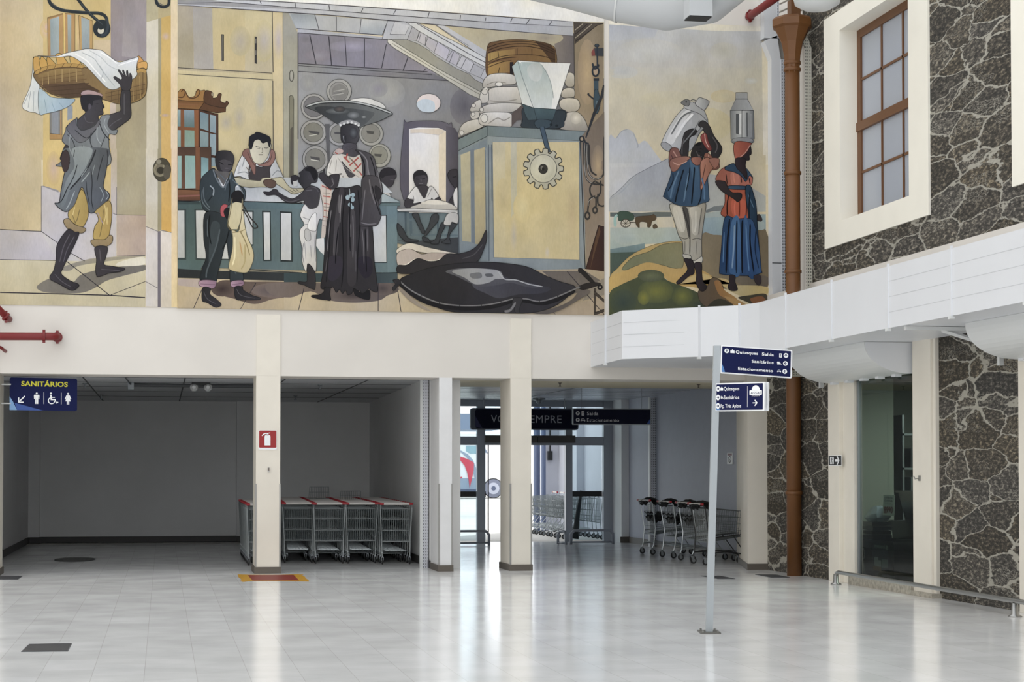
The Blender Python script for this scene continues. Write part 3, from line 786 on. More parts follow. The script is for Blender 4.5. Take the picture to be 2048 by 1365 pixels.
S d2cfca>a9a49c@90 +1.4: 395,600 450,545 560,530 660,545 690,580 680,630 560,640 400,665
S cfcbc5>aaa59d@90 +1.4: 440,690 500,660 640,655 720,670 745,800 600,825 420,800 
S d8d5cf>b8b3ab@90 +1.2: 370,700 400,665 435,670 440,780 400,805 360,790
S cdc9c2>a49f97@90 +1.4: 360,860 420,820 560,800 740,815 640,890 400,900 350,890
S cfccc6>a7a29a@90 +1.4: 275,850 320,790 370,775 370,860 340,880 280,880
S bdb9b2 +1.2: 275,900 300,880 350,880 355,930 310,950 280,940
S cac6bf>989289@90 +1.4: 165,1080 200,1000 280,958 360,955 400,1010 250,1080 170,1115
S d5d2cc>b5afa6@90 +1.4: 355,930 400,890 560,885 650,905 650,1015 500,1015 370,1000
E c9c5be +1.2: 405,700 28,25
E c9c5be +1.2: 305,825 18,18
E c9c5be +1.2: 300,905 18,18
E c9c5be +1.2: 378,862 18,20
E d2cfc8 +1.2: 402,942 32,38
E c9c5be +1.2: 196,1075 20,22
E d6d3cd +1.2: 535,632 35,20
C 8f8a82 2: 450,780 560,790 700,770
C 8f8a82 2: 440,990 520,940 580,960 640,930
C 8f8a82 1.6: 420,640 500,610 600,620
# sacks right
S d0c8b8>a39c8e@90 +1.4: 1140,560 1170,525 1215,540 1222,600 1215,650 1160,655 1135,620
S cdc5b6>a0998c@90 +1.4: 1105,700 1150,665 1215,675 1222,740 1180,755 1110,750
S d2cab9>a59d8e@90 +1.4: 1085,790 1140,758 1240,765 1272,820 1250,870 1180,890 1100,850
S c2bcb0>8f897f@90 +1.4: 1100,1000 1140,900 1240,885 1300,930 1335,1000 1335,1060 1200,1055 1100,1040
R d9d2c2>b5aea0: 1235,940 50,55
# dark machine behind
S 39444c +1.2: 1050,880 1100,862 1145,880 1145,940 1110,990 1040,1000
P 5a504e: 650,900 745,820 790,900 760,950 700,960 650,1015
P 2b2a2e: 740,960 1100,960 1095,1040 740,1030
S 5f6e76 +1: 745,820 800,830 850,860 850,950 790,958 745,940 790,880
#880 30 .219849
S 333d45 +1: 745,860 800,840 850,870 1100,870 1140,900 1130,960 1090,1030 760,1025 750,960
P dcdedd>e6e6e4@0 +1.4: 655,470 705,415 940,432 1188,440 1055,860 855,850 748,810
P 9fb2b2>d8dad8@90: 655,470 705,425 735,440 800,640 850,850 748,810
P a9b8b8>c9d0d0@90: 735,430 900,432 960,500 1010,620 1030,720 1010,858 855,850 790,640
S b4bcbc>c6cccc@90: 840,440 910,450 930,520 900,600 830,590 790,500
L 77858a 1.2: 705,420 745,560 850,850
C 8b9798 1.2: 920,450 985,560 1020,680 1030,760
P 4a6068>3c4e58@90 +1.2: 852,848 1056,860 1025,958 878,955
P 44565e +1.2: 750,812 852,848 878,955 800,960 770,900
S 3c4c58 +1.2: 860,975 900,950 1000,960 1010,1000 980,1030 900,1035 865,1010
L 2c3640 10: 925,1020 985,1250
L 46586a 7: 925,1020 985,1245
E 232a30: 1010,1000 14,12
E 232a30: 1060,1010 14,12
# cabinet
P 6f7c7c>78868a@0 +1.4: 125,1150 425,1010 1400,1065 1398,1155 430,1105 150,1245
L 4c5559 1.4: 430,1010 430,1105
P 7e898b +1: 150,1245 430,1105 430,1140 160,1245
P 79858c>6f7b80@90: 155,1245 430,1130 430,2700 165,2700
P 8c9696: 430,1105 1300,1150 1300,2700 430,2700
#780 300 .25641
P 8a9498>7d898f@90: 525,40 790,-20 790,875 690,870 535,805
P b5ad90>aaa386@90: 550,40 625,10 630,720 562,710
P b3a886>a89c7a@90: 655,5 740,-20 745,740 662,735
P 6f7a86: 625,0 655,-5 662,735 635,722
P 828c92>8a9498@90: 750,-20 1520,-20 1520,950 770,870
P c9b98c>ccbb8c@0: 795,-60 1475,-60 1478,860 808,842
P c3b897>cdbd90@90: 800,-60 900,-60 900,845 808,842
P bcb7a0: 940,-60 985,-60 990,640 945,560
R d6c99e>ccbb8c: 1030,450 70,120
R bfb6a6>cbba8c: 965,660 30,160
R c9c0b4>cbba8c: 1225,800 22,50
R c4b08a>cbba8c: 1420,500 50,300
R bfb08a>c8b88c: 880,380 60,160
L 6a747c 1.4: 797,-60 808,842
L 6a747c 1.4: 808,842 1478,860
L 6a747c 1.2: 1475,-60 1478,860
L 55606a 1.6: 768,-40 772,870
L 55606a 1.4: 790,-40 795,400
L 4c5660 1.6: 528,0 538,805
L 55606a 1.2: 740,0 750,640
P 8f999e>7e8a92@0: 770,870 808,842 1478,860 1520,945 1200,945 1000,900
L 2f3338 1.8: 1480,-100 1522,945
# gear
#880 30 .219849
L 2c3640 10: 925,1020 985,1255
L 46586a 7: 925,1020 985,1250
#780 300 .25641
GEAR 0: 0,0
E c5c2ac +1.4: 1195,148 105,110
R dedbc6>c0bda8: 1190,140 90,95
E 3a3936 +1: 1193,150 35,38
E 77746c: 1185,142 12,14
E 2a2928: 1193,150 10,14
# right wall
P 7a6d60>8f7c68@90: 1485,-100 1672,-300 1672,600 1530,900 1520,600
P 8a7a68>9c8a76@90: 1520,500 1672,450 1672,950 1530,945
R b59c78>8a7a68: 1620,120 50,160
P 4a3028>3a2826@0 +1.4: 1625,590 1668,600 1672,1000 1620,1050 1520,950
P 5c4230: 1600,700 1630,600 1640,640 1560,930
#880 30 .219849
P 43464a: 1380,370 1395,305 1487,300 1487,378
P 8c4a44: 1375,340 1400,300 1410,370 1380,375
E 3b4650 +1: 1425,280 20,14
L 343c46 3: 1428,290 1430,500
E 2f3740: 1413,515 36,52
E b29a80: 1413,515 20,34
C 2f3740 4: 1385,440 1400,490 1430,480 1440,450
L 3f5260 9: 1418,590 1422,880
L 2f3740 5: 1395,590 1445,590
S 3f5260 +1: 1405,690 1435,690 1455,790 1440,880 1415,895 1395,820
E 5a6e7c: 1425,805 12,22
L 33363c 6: 1487,640 1470,740 1400,900 1325,1120
L 33363c 3: 1345,725 1400,770
E 33363c: 1348,722 10,8
E 2f3338: 1288,1130 26,30
E a5927a: 1288,1130 13,16
C 2f3338 3.5: 1300,1110 1320,1160 1340,1170
L 3a3d42 3: 1305,1160 1310,1365
L 3a3d42 3: 1325,1170 1332,1365
L 3a3d42 3: 1345,1165 1352,1365
#780 300 .25641
C 3a3836 3.4: 1517,-40 1515,100 1530,220 1580,265 1650,270
C 3a3836 3.4: 1535,-40 1535,80 1550,190 1600,230 1650,210 1668,150 1668,-100
C 3a3836 3.4: 1552,-40 1555,100 1570,170 1610,200
C a8a49c 1: 1517,-40 1515,100 1530,220 1580,265
C a8a49c 1: 1535,-40 1535,80 1550,190 1600,230 1650,210
C 3a3836 3.2: 1600,240 1560,290 1565,350 1605,375 1640,330 1640,240
C 3a3836 3.2: 1600,360 1560,380 1545,440 1540,500
E 3a3836: 1538,515 24,34
E 8a7a6a: 1538,515 11,17
C 3a3836 3.2: 1605,370 1605,440 1600,470
E 3a3836: 1597,472 22,30
E 8a7a6a: 1597,472 10,14
C 3a3836 3: 1620,340 1620,420 1650,440 1672,435
C a8a49c 1: 1545,440 1550,400 1590,370
L 3a3836 3.4: 1600,250 1665,280
# floor
P b5a489>ac9c86@0: 60,960 1520,930 1672,950 1690,1310 60,1275
P 6a625e>77706a@90: 1180,945 1520,945 1672,1040 1560,1120 1400,1120
P 8f867a: 1560,1060 1672,1000 1680,1130 1500,1180
P aa9a88: 1400,1200 1672,1160 1690,1310 1280,1290
L 33303a 1.4: 1380,950 1680,1300
L 33303a 1.4: 1265,1265 1290,1295
P 4a423c +1: 1590,1080 1604,1080 1602,1290 1590,1290
P 4a423c +1: 1590,1100 1720,1215 1720,1235 1590,1125
P 4a423c +1: 1596,1270 1720,1225 1720,1245 1600,1290
S 2a2828: 1465,930 1500,930 1560,990 1600,1040 1580,1050 1500,980
E 2a2828: 1484,942 20,20
S 2f2b2b +1: 1470,1070 1520,1045 1600,1035 1640,1050 1540,1085 1490,1090
E 232122 +1: 1636,1072 20,20
E 8f8a84: 1636,1072 8,9
# wall/floor of back room
#580 360 .205066
P 5b6a70>73858c@0: 1040,300 1640,300 1640,725 1040,620
P 66777f: 1040,320 1120,320 1130,540 1040,460
L 4c5c66 4: 1125,310 1128,520
L 54656f 5: 1175,310 1180,550
L 5f717a 4: 1160,390 1240,390
L 5f717a 4: 1180,535 1640,545
L 54656f 4: 1440,400 1440,540
P 4f5358>3f4348@0: 1040,590 1200,600 1640,560 1640,725 1300,660
# door in back wall
#580 130 .197789
S 5b5764>686470@0 +1: 1148,620 1180,585 1300,568 1500,570 1600,600 1640,650 1640,1365 1148,1365
P dcd9d6>e2ded8@90: 1203,650 1300,635 1500,640 1575,670 1575,1500 1203,1500
L b5b0b4 1: 1215,695 1320,688 1500,712
L b5b0b4 1: 1500,712 1560,680
P dccdb4>e2d2b8@90: 1503,712 1575,672 1575,1500 1503,1500
P d3c5b2: 1215,655 1500,645 1570,670 1500,710 1320,688 1215,692
P 5f5b66>4c4852@0: 1577,620 1660,640 1700,700 1700,1365 1577,1365
E d9ccc8 +1.2: 1400,388 122,95
S b9c6d2: 1280,388 1330,352 1400,352 1450,375 1465,420 1455,470 1400,482 1330,470 1290,430
# barrels
E a09f9c +1.4: 495,270 125,125
E 8f8e8c +1: 492,275 95,100
E 7f7e7c: 500,280 78,85
L a6a5a2 1.6: 440,270 550,250
L a6a5a2 1.6: 430,310 540,290
L 55545a 1: 440,290 520,280
E 9c9b9a +1.4: 240,425 130,130
E 717074 +1: 240,425 105,105
E 9c9b9a +1.4: 235,685 130,125
E 7d7c74 +1: 235,685 100,98
P 4f4e50: 180,665 300,680 290,710 200,690
L c2c1b6 1.4: 190,720 270,705
E 9c9b9a +1.4: 500,700 120,120
E 82817a +1: 500,700 90,92
P 4f4e50: 445,680 520,680 520,705 450,700
E 9c9b94 +1.4: 820,700 122,120
E 84827a +1: 815,695 95,95
P 4f4e4c: 770,665 850,675 840,705 780,695
E 9c9b9a +1.4: 255,955 130,135
E 7f7e78 +1: 252,955 102,105
P 4f4e50: 200,925 300,940 300,975 215,955
L c9c8bd 1.6: 210,960 290,972
E 9c9b92 +1.4: 905,920 112,118
E 86857a +1: 900,915 85,90
P 4f4e4c: 850,900 930,905 920,935 855,925
P 5a5a5e: 350,600 400,600 400,1000 380,1000
# white stuff in tray
S dcdbd8>c4c4c4@0 +1: 600,365 680,340 790,340 880,370 940,400 965,440 900,440 700,400
# tray
S 4a4d4f>6b6f71@0 +1.6: 155,428 200,400 300,370 450,362 620,365 800,400 930,440 1035,492 1000,520 900,570 760,615 700,630 620,575 530,575 490,605 400,550 280,480
S 33363a>55595c@0: 250,450 330,420 600,440 800,470 850,500 760,600 700,620 620,570 530,572 490,600 400,545
C aeb2b4 2.6: 160,422 300,382 460,374 640,378 820,415 1020,490
C 2a2c30 1.6: 165,432 300,395 460,385 640,390 820,428 1015,498
R 8b8f92>575b5e: 640,510 60,35
R 777b7c>4c5053: 480,470 120,30
R 5e5450>3d4043: 500,450 60,30
R a4a8aa>5c6062: 745,530 25,12
# back seated man left
S 3e3b42 +1.2: 905,1110 930,1060 1000,1042 1060,1070 1075,1130 1055,1160 1045,1200 1020,1230 980,1240 950,1220 920,1180
S 2a282e: 903,1115 925,1060 990,1042 1050,1060 1072,1110 1010,1120 960,1130 930,1150
C 5a5660 1.2: 1010,1160 1050,1165
S d5d2cf>b5b2b0@0 +1: 925,1200 960,1240 1000,1290 1020,1365 930,1365
# mother figure baiana
S 2f2e33>46454b@0 +1.4: 512,640 540,610 600,600 680,620 695,680 690,760 660,810 655,860 600,880 545,860 540,800 515,760
R 5c6066>34343a: 640,690 45,60
E 37363c +1: 545,745 20,38
L 8b8d92 1: 535,720 545,780
C 9a9a9c 7: 498,615 530,590 600,575 660,590 705,615
E d6d6d4: 510,612 11,12
E d6d6d4: 545,597 11,12
E d6d6d4: 583,586 11,12
E d6d6d4: 622,585 11,12
E d6d6d4: 660,598 11,12
E d6d6d4: 692,615 10,11
S 55525a>3e3b42@0 +1: 545,800 660,800 680,870 720,920 600,935 530,900
#580 130 .197789
S d6d4d2>c0bcb8@0 +1.4: 440,905 520,900 640,935 720,925 730,1240 640,1250 470,1245 480,1140 520,1100 400,1130 370,1100 385,1010
P c8c0b6: 520,905 640,940 720,930 728,1160 640,1110 560,1000
L b0504c 3: 540,930 600,990
L b0504c 3: 620,960 690,1040
L b0504c 3: 690,940 600,1020
L b0504c 3: 720,1000 640,1080
L b0504c 3: 560,960 580,900
L b0504c 2.4: 700,1080 725,1120
L 6a7a6c 1.6: 600,940 660,1010
L 6a7a6c 1.6: 650,1050 700,1090
S 4a484e +1: 520,975 560,1020 640,1100 655,1120 620,1140 590,1135 560,1080
C 9c9896 1.2: 480,940 560,1040 640,1100 730,1165
C 8b8784 1.6: 390,1090 450,1120 520,1110
C 8b8784 1.4: 520,1120 560,1160 640,1165 720,1140
L 77746e 1.2: 560,1150 556,1200
L 77746e 1.2: 600,1160 598,1210
L 77746e 1.2: 640,1160 640,1200
L 77746e 1.2: 680,1150 684,1200
L 8b8784 1.2: 540,1120 520,1180
C 8b8784 1.2: 420,960 400,1050
C 8b8784 1.2: 470,960 460,1080
S a8a4a0>c9a8a4@0 +1: 430,900 460,860 500,845 540,870 520,900 460,905
L b0504c 2: 455,885 480,905
#580 360 .205066
# counter
P 7a8f98>5f757e@0: -1180,-20 600,-20 1070,210 1070,225 720,225 -1180,185
P aab0b8>b9c0c8@0: -900,-20 850,-20 1000,130 700,130 -300,130 -900,160
P 55686c>5f7478@90 +1: -1180,185 -640,190 125,240 1072,225 1072,255 125,262 -1180,215
P 57696c>637880@0: -1180,215 125,262 1045,255 1045,910 -1180,850
P 6a818a: 940,260 1045,258 1045,910 950,910
#340 300 .249027
P d8dbe2: 230,270 560,270 1100,330 1040,425 640,420 480,412
P a8afb8>c2c6cc@90: 240,300 1000,300 1080,420 640,418 240,412
P 4e3a30>6b4a3a@90 +1: 62,-20 62,320 330,320 330,-20
P 8fb0ac: 62,50 92,50 92,310 62,310
P 84a8a2>94b0ac@90: 120,48 200,50 205,310 122,312
P 6b8c94>8ab0b4@90: 250,60 308,70 308,170 250,240
P 7a4e36: 205,-20 240,-20 240,330 205,330
P 84583c>5a3a2e@90 +1.2: 62,320 250,325 240,410 62,412
L 8f5a50 3: 62,375 240,368
P 485c5e>566c6e@90: 62,412 250,420 250,1020 62,1000
P 3a4a4c: 62,415 240,420 240,440 62,440
P 3a4648 : 62,475 130,475 130,885 62,885
P c2c5c8>b5b9bc@90: 62,488 115,488 118,868 62,868
P 3a4648 : 195,475 300,475 300,890 205,885
P c6c9cc>b9bcc0@90: 208,488 300,488 300,875 215,872
P 3a4648 : 400,480 500,480 500,890 400,885
P c6c9cc: 410,600 500,500 500,878 412,876
P 3a4648 : 560,485 672,490 670,770 560,800
P c2c5c8: 575,500 660,502 662,760 600,760
P 2c3436 : 738,490 808,492 814,895 748,895
P d0d3d6>c4c7ca@90: 750,503 800,504 804,885 758,885
P 2c3436 : 880,495 978,500 985,900 886,900
P c9ccd0>bfc2c6@90: 890,508 970,512 972,890 892,885
P 50646c>5f7880@0: 580,420 1100,440 1100,475 580,475
P 2d3032>33383c@0: 62,955 250,970 900,985 1300,1000 1300,1070 900,1060 62,1030
L 20262a 2: 62,412 230,420
L 20262a 2: 560,415 1060,430
L 2a3236 1.6: 570,960 1060,990
# center floor left
P c4b294>bba888@90: 62,1030 1300,1065 1300,1295 62,1270
P b7a8a4: 62,1035 250,1040 240,1110 62,1090
S 5a4a44>857468@0: 330,1120 420,1050 620,1060 900,1060 1300,1080 1300,1140 1130,1160 1000,1180 830,1200 680,1240 520,1200 380,1160
R 3a2e2e>5f504a: 420,1120 90,60
R 55505a>7c6c66: 850,1130 200,60
L 33303a 1.4: 262,1110 190,1272
L 33303a 1.4: 690,1070 565,1285
L 33303a 1.4: 1072,1120 1032,1292
#580 360 .205066
P c6b69a>bfae90@90: -60,1060 1045,1060 1400,1290 1400,1310 -60,1275
S 776a66>5f5654@0: -200,1010 300,1010 840,1000 1040,1010 1050,1090 950,1130 860,1180 640,1200 400,1180 200,1090 0,1150 -200,1110
R 443c3e>6b5f5c: 600,1130 200,50
R 4c4448>6b5f5c: 900,1060 110,70
L 33303a 1.4: 135,1060 82,1275
L 33303a 1.4: 858,1000 858,1295
L 33303a 1.4: 1050,1090 1082,1298
P 3a474e>46565e@0: 820,915 1045,910 1045,1005 830,1010
P 3a4a50: -60,910 340,915 340,1000 -60,1000
L 20262a 1.6: 820,912 1045,908
P 2c3438 : 790,345 940,345 945,812 815,812
P c9ccd0>b9bdc2@90: 800,355 932,353 938,805 822,806
P a8b4ba>8fa0a8@0 +1: 850,130 900,130 1070,215 1070,225 850,220
# bg cloth red check
P c9bcb4: 300,40 410,80 390,300 340,560 300,580 320,300 280,150
L b8605a 2.4: 310,60 400,100
L b8605a 2.4: 320,160 395,170
L b8605a 2: 330,230 385,240
L b8605a 2: 330,300 380,310
L b8605a 2: 325,360 370,370
L 7a706c 1: 350,60 350,560
L 7a706c 1: 320,130 390,135
L 7a706c 1: 325,265 385,270
L 7a706c 1: 320,400 370,405
L 7a706c 1: 320,450 360,455
P dedede>c9ccd2@90: 240,580 330,570 335,740 290,700 250,640
#340 300 .249027
S d0d2d6>b2b6bc@0 +1.4: 560,80 590,30 640,0 820,0 850,90 900,200 905,225 850,225 800,240 740,250 640,245 560,215 515,215 530,150
S 3f3a3e +1.2: 635,130 660,120 730,140 810,120 800,160 800,235 740,255 640,245
C 7f858c 1.6: 540,190 600,180 635,200
C 7f858c 1.6: 820,210 860,170 900,190
C 7f858c 1.6: 640,60 650,120 640,180
S c9c4ac>b0ab96@90: 690,0 780,0 760,80 720,90 690,40
S 7f5a54>926a62@0 +1.4: 580,40 600,0 650,0 680,60 730,110 790,80 810,0 840,20 840,80 800,130 720,130 690,110 685,190 670,195 640,130 610,80
C 55403c 1.4: 620,20 650,80 680,130
C 55403c 1.4: 820,20 800,90 730,120
S bfb99e>a09a82@90 +1.3: 520,225 620,240 720,250 740,230 790,225 820,235 770,250 750,270 790,300 720,300 640,305 560,290 525,260
S bfb99e>a39d85@90 +1.3: 810,240 860,225 900,225 940,280 980,310 1060,310 1075,325 1030,350 980,355 940,330 860,280 
S 5b4740 +1.2: 750,250 790,238 840,250 850,280 830,305 790,305 755,280
L 4a463c 1: 960,325 990,345
L 4a463c 1: 985,320 1015,340
L 4a463c 1: 1010,318 1035,335
# seller
#340 0 .234375
S cfc9b2>b5af9a@0 +1.4: 680,1240 700,1180 800,1170 860,1230 850,1290 830,1350 780,1400 720,1390 690,1330 680,1290
S 22232b +1: 672,1230 680,1170 720,1145 745,1130 830,1160 858,1190 855,1240 845,1258 830,1215 790,1225 760,1195 720,1205 705,1250 690,1280 672,1250
L 2a2a30 1.4: 730,1255 770,1262
L 2a2a30 1.4: 800,1262 840,1262
L 55504a 1: 740,1275 768,1272
L 55504a 1: 805,1275 830,1273
C 6a6454 1.2: 785,1265 790,1300 775,1310
L 4a3c38 1.6: 755,1325 792,1325
#340 300 .249027
# boy left w/ sack
S 26252a>3a383e@0 +1.5: 365,60 380,20 430,8 490,20 515,70 505,120 490,165 450,190 400,180 370,130
S 47444a: 400,90 440,80 490,100 500,130 480,165 440,180 410,160 400,120
L 18181c 1.8: 395,100 430,120
L 18181c 1.8: 465,120 495,122
C 6b6870 1.2: 440,150 470,150
S 2f3940>3c4850@0 +1.6: 355,150 290,190 250,240 240,330 250,420 280,490 400,530 430,480 520,400 520,300 560,290 590,350 575,430 600,400 600,320 540,280 510,220 490,180 430,300 380,230
P 5d5b5c: 350,160 400,175 480,180 430,290
C 6c7680 2.4: 345,160 370,230 425,305 475,240 490,180
C 20262c 2.6: 330,300 350,350 300,420
C 8f9aa4 2.6: 320,290 350,320 345,370
C 5f6b74 2: 260,320 260,420 320,490
C 5f6b74 2: 500,240 560,300 590,360
S 242a30>343e46@0 +1.6: 290,500 460,540 480,620 500,720 505,860 580,980 580,1060 490,1070 480,960 470,860 450,740 420,850 380,1000 365,1060 245,1055 260,950 290,860 270,700
S 39434b: 330,600 400,600 380,750 330,900 310,900
C 4c5862 3: 400,640 370,780 300,960 290,1030
C 14181c 2.4: 480,620 450,740 420,800
C 4c5862 3: 500,900 530,1000
S b0505a +1: 405,470 430,440 465,450 440,480 430,500 440,540 410,530
S 1f1e22 +1: 440,480 470,470 500,510 555,540 550,555 520,550 545,575 520,580 470,570 440,530
S 1f1e22 +1: 490,380 510,340 560,330 590,380 570,440 520,435
# sack
S dcd2b0>c0b088@90 +1.5: 500,390 480,480 460,600 480,640 500,670 500,800 470,930 490,970 600,990 640,960 672,870 660,790 620,700 600,600 590,520 580,390 555,640 510,645 470,620
P c9bf9c: 485,440 530,420 575,430 570,560 540,640 490,640 465,600
C 6b6046 1.6: 500,390 485,500 465,610 500,645 545,640 570,560 585,400
C 8f7f58 2: 560,650 610,750 640,850
C eadfb8 3: 520,700 520,850 500,930
C 8f7f58 1.6: 600,640 560,660 500,665
C b0a070 2.4: 600,760 600,900 570,960
C c09a6a 2.5: 560,740 580,850
C 35302c 2.2: 585,440 640,540 700,610 690,630 660,620 620,540 580,480
S b08fa8>8f6f88@0 +1.2: 245,1050 365,1055 360,1105 330,1115 240,1095
S b08fa8>8f6f88@0 +1.2: 492,1060 580,1050 585,1090 500,1105
L 6f5068 1: 245,1078 362,1085
L 6f5068 1: 495,1085 582,1074
S 2a292e>37353b@0 +1.3: 265,1110 325,1115 320,1160 370,1200 410,1240 400,1258 360,1265 300,1230 258,1210
S 2a292e>37353b@0 +1.3: 520,1105 578,1100 590,1130 660,1170 722,1190 710,1205 600,1208 530,1200
# child drinking
S 2b2b31>403f46@0 +1.4: 1080,150 1110,135 1160,150 1185,200 1175,260 1130,270 1120,330 1110,340 1080,320 1040,270 1030,250 1045,210 1035,190 1060,170
S 1d1d22: 1090,150 1130,138 1170,165 1180,220 1160,250 1140,220 1120,180 1085,170
E 3c3a42: 1122,222 14,20
S 2f2d34>413f46@0 +1.4: 1080,320 1130,290 1190,310 1205,340 1200,420 1180,460 1120,475 1080,440 1070,410 980,430 920,415 850,365 780,368 750,340 800,340 830,318 860,325 880,350 980,395 1060,345 
C 5c5a64 2: 1090,330 1140,325
S 2f2d34 +1: 975,215 1010,205 1040,230 1010,250 980,280 970,250
P b5b7b8: 985,255 1020,250 1025,290 990,300
S d6d5d6>bdbdc2@0 +1.5: 1050,500 1080,440 1120,475 1180,460 1200,400 1205,350 1225,450 1225,560 1200,560 1180,640 1170,760 1175,900 1165,980 1110,920 1090,980 1060,900 1060,800 1040,700 1045,640 1075,600 1045,540
C 8f8f96 1.6: 1060,540 1120,560 1180,520
C 8f8f96 1.4: 1080,600 1150,600
S e2e2e4 +1: 1120,560 1150,515 1175,520 1175,640 1150,655 1110,640 1105,600
S b5b5b8 +1: 1085,640 1120,650 1130,720 1100,735 1080,700
C 9c9ca4 1.6: 1165,680 1160,800 1170,900
C a5a5ac 1.6: 1080,740 1090,880
S 2a292e>37353b@0 +1.2: 1105,915 1160,980 1165,1110 1140,1118 1080,1090 1030,1075 1035,1060 1095,1060 1100,1000
#580 360 .205066
# woman arm
#580 130 .197789
S 39363d +1.2: 400,1120 490,1110 490,1180 470,1240 410,1260 330,1190 295,1140 300,1100 330,1090 345,1060 355,1110 400,1150
C 5a5760 2: 420,1140 440,1200 410,1240
# robe
#580 360 .205066
S 2b292e>343237@0 +1.6: 440,90 560,80 700,85 760,440 800,460 820,800 840,960 850,1090 790,1080 770,1060 740,1090 700,1120 680,1080 640,1090 620,1060 600,1110 560,1120 540,1080 510,1110 480,1070 450,1100 420,1050 380,1060 300,1055 320,900 340,640 360,420 400,200
S 3c393f>4c494f@90: 480,110 520,110 480,420 460,700 430,780 430,450
S 4a474c>39363b@90: 570,330 630,320 640,700 640,1000 560,1000 560,600
S 454247>343136@90: 690,460 760,450 770,800 740,980 700,700
S 34303c: 380,760 500,760 500,900 440,980 370,960
S 2c2834: 640,780 780,760 800,900 720,960
C 6b686d 2.4: 480,150 475,260 480,330
C 6b686d 2: 590,430 590,560
C 5f5c62 2: 750,480 755,700
C 17161a 2: 540,120 510,400 520,800 500,1050
C 17161a 2: 660,100 680,400 660,700 650,1000
C 17161a 1.6: 400,300 380,700 350,1000
C 57545a 1.6: 430,500 420,740
C 57545a 1.6: 640,700 640,900
L 8f9a9e 1.6: 578,90 585,180
E 9ab0bc: 560,175 20,24
E 8ea6b4: 612,150 20,20
E 8ea6b4: 608,195 20,24
E 9ab0bc: 583,245 20,20
E 8ea6b4: 605,272 17,20
E 9ab0bc: 585,155 14,14
# shawl
#580 130 .197789
S 3d3b40>55535a@0 +1.5: 660,865 720,870 800,900 850,950 870,1040 920,1200 935,1300 920,1320 900,1420 720,1420 735,1240 728,1000 700,900
C 77757c 2.6: 700,880 770,960 790,1080 830,1250
C 1c1b1f 2.4: 720,930 750,1020 750,1200 740,1365
C 1c1b1f 2: 810,930 850,1050 870,1180 900,1300
C 66646b 2.4: 770,980 780,1120 800,1300
#580 360 .205066
S 413e43>4e4b50@0 +1.5: 705,-20 860,-20 900,110 860,210 885,340 880,380 850,440 800,455 700,455 680,430 685,330 700,200
S 2f2d32 +1: 830,60 895,110 890,150 855,210 830,140
C 6b686d 2.6: 770,0 790,120 830,240
C 1c1b1f 2: 800,60 830,200 880,350
C 77747a 2: 690,420 760,435 840,430
C 6b686d 2: 730,100 710,300 700,400
#580 360 .205066
C 77747a 1.6: 400,300 380,480 360,700
C 8a878c 1.4: 500,150 490,300 485,420
C 77747a 1.6: 610,350 615,520 610,760
C 6b686d 1.6: 700,480 715,640 720,820
C 15141a 2.2: 470,460 450,640 440,820
C 15141a 2.2: 590,160 580,400 585,700
C 15141a 2: 730,480 735,640 745,900
C 5a5760 1.4: 360,760 345,900
C 8a8a92 1.4: 130,620 120,720 135,820
C 9c9ca4 1.2: 200,640 205,760
#340 300 .249027
C 5c6872 2: 270,300 275,400 320,470
C 14181c 2: 470,230 480,320 470,420
C 5c6872 1.8: 400,200 450,260 440,330
C 14181c 2: 320,520 310,640 330,760
C 55616c 2: 300,560 300,700
C 6c5c50 1.4: 610,140 640,180
C b8bcc2 2: 560,130 545,180
C 8f949c 1.4: 600,60 580,140
C 56545c 1.6: 900,395 960,420 1040,400
C 56545c 1.6: 1130,300 1170,310 1190,340
C 5a5860 1.2: 270,1140 300,1200 370,1240
C 5a5860 1.2: 535,1120 570,1170 680,1195
#580 130 .197789
L 77757c 1: 420,1160 440,1210
C 77757c 1.6: 880,1080 910,1200 925,1290
C 55525a 1.4: 560,830 600,850 640,830
#580 360 .205066
# feet
S 201f23>2c2a2f@0 +1.2: 335,1050 390,1060 385,1110 395,1175 350,1175 280,1165 210,1145 215,1128 290,1120 330,1090
S 201f23 +1.2: 620,1060 700,1110 770,1080 775,1160 740,1168 680,1150 630,1120
#780 300 .25641
# seated men
S 3a373d>4a464c@0 +1.2: 180,200 200,170 240,162 280,185 292,230 280,280 260,300 210,295 185,250
S 2a282c: 178,205 200,168 245,160 285,190 288,225 270,200 200,210 188,235
L 1c1b1f 1.4: 200,230 225,232
L 1c1b1f 1.4: 245,230 272,228
L 6e6a70 1.4: 225,265 255,265
L 6e6a70 1.4: 238,232 240,250
S 3f3b40 +1: 215,285 275,280 300,310 270,385 230,350 210,310
S dddbd8>c5c3c2@0 +1.3: 175,310 205,290 240,350 270,378 310,285 360,330 385,390 340,395 320,380 300,440 180,430 180,390 130,380
C 8f8c8c 1.4: 180,360 185,400
C 8f8c8c 1.4: 325,300 290,370
S 3f3b40 +1: 130,380 180,400 180,420 235,412 230,425 180,445 130,455 108,430 115,400
S 3f3b40 +1: 345,390 380,370 398,400 380,430 350,410
S 37343a +1.2: 448,190 470,160 510,155 522,170 522,290 500,295 480,270 455,230
L 1c1b1f 1.4: 485,215 515,212
S 3a373c +1.2: 500,350 480,370 450,420 490,435 522,380 522,340
S d5d3d2 +1.2: 490,350 522,300 522,480 500,440
S cfcac2>b5b0a6@90 +1.2: 235,420 300,392 360,392 440,410 500,440 520,470 400,470 160,458
S ddd6c8: 240,420 300,398 400,402 450,425 350,430
P d5d4d2 +1.2: 52,460 180,458 524,474 524,496 60,482
L 9a9a9a 1: 60,472 524,486
S 3e4145 +1.3: 170,505 215,500 235,560 270,640 250,655 230,620 195,550
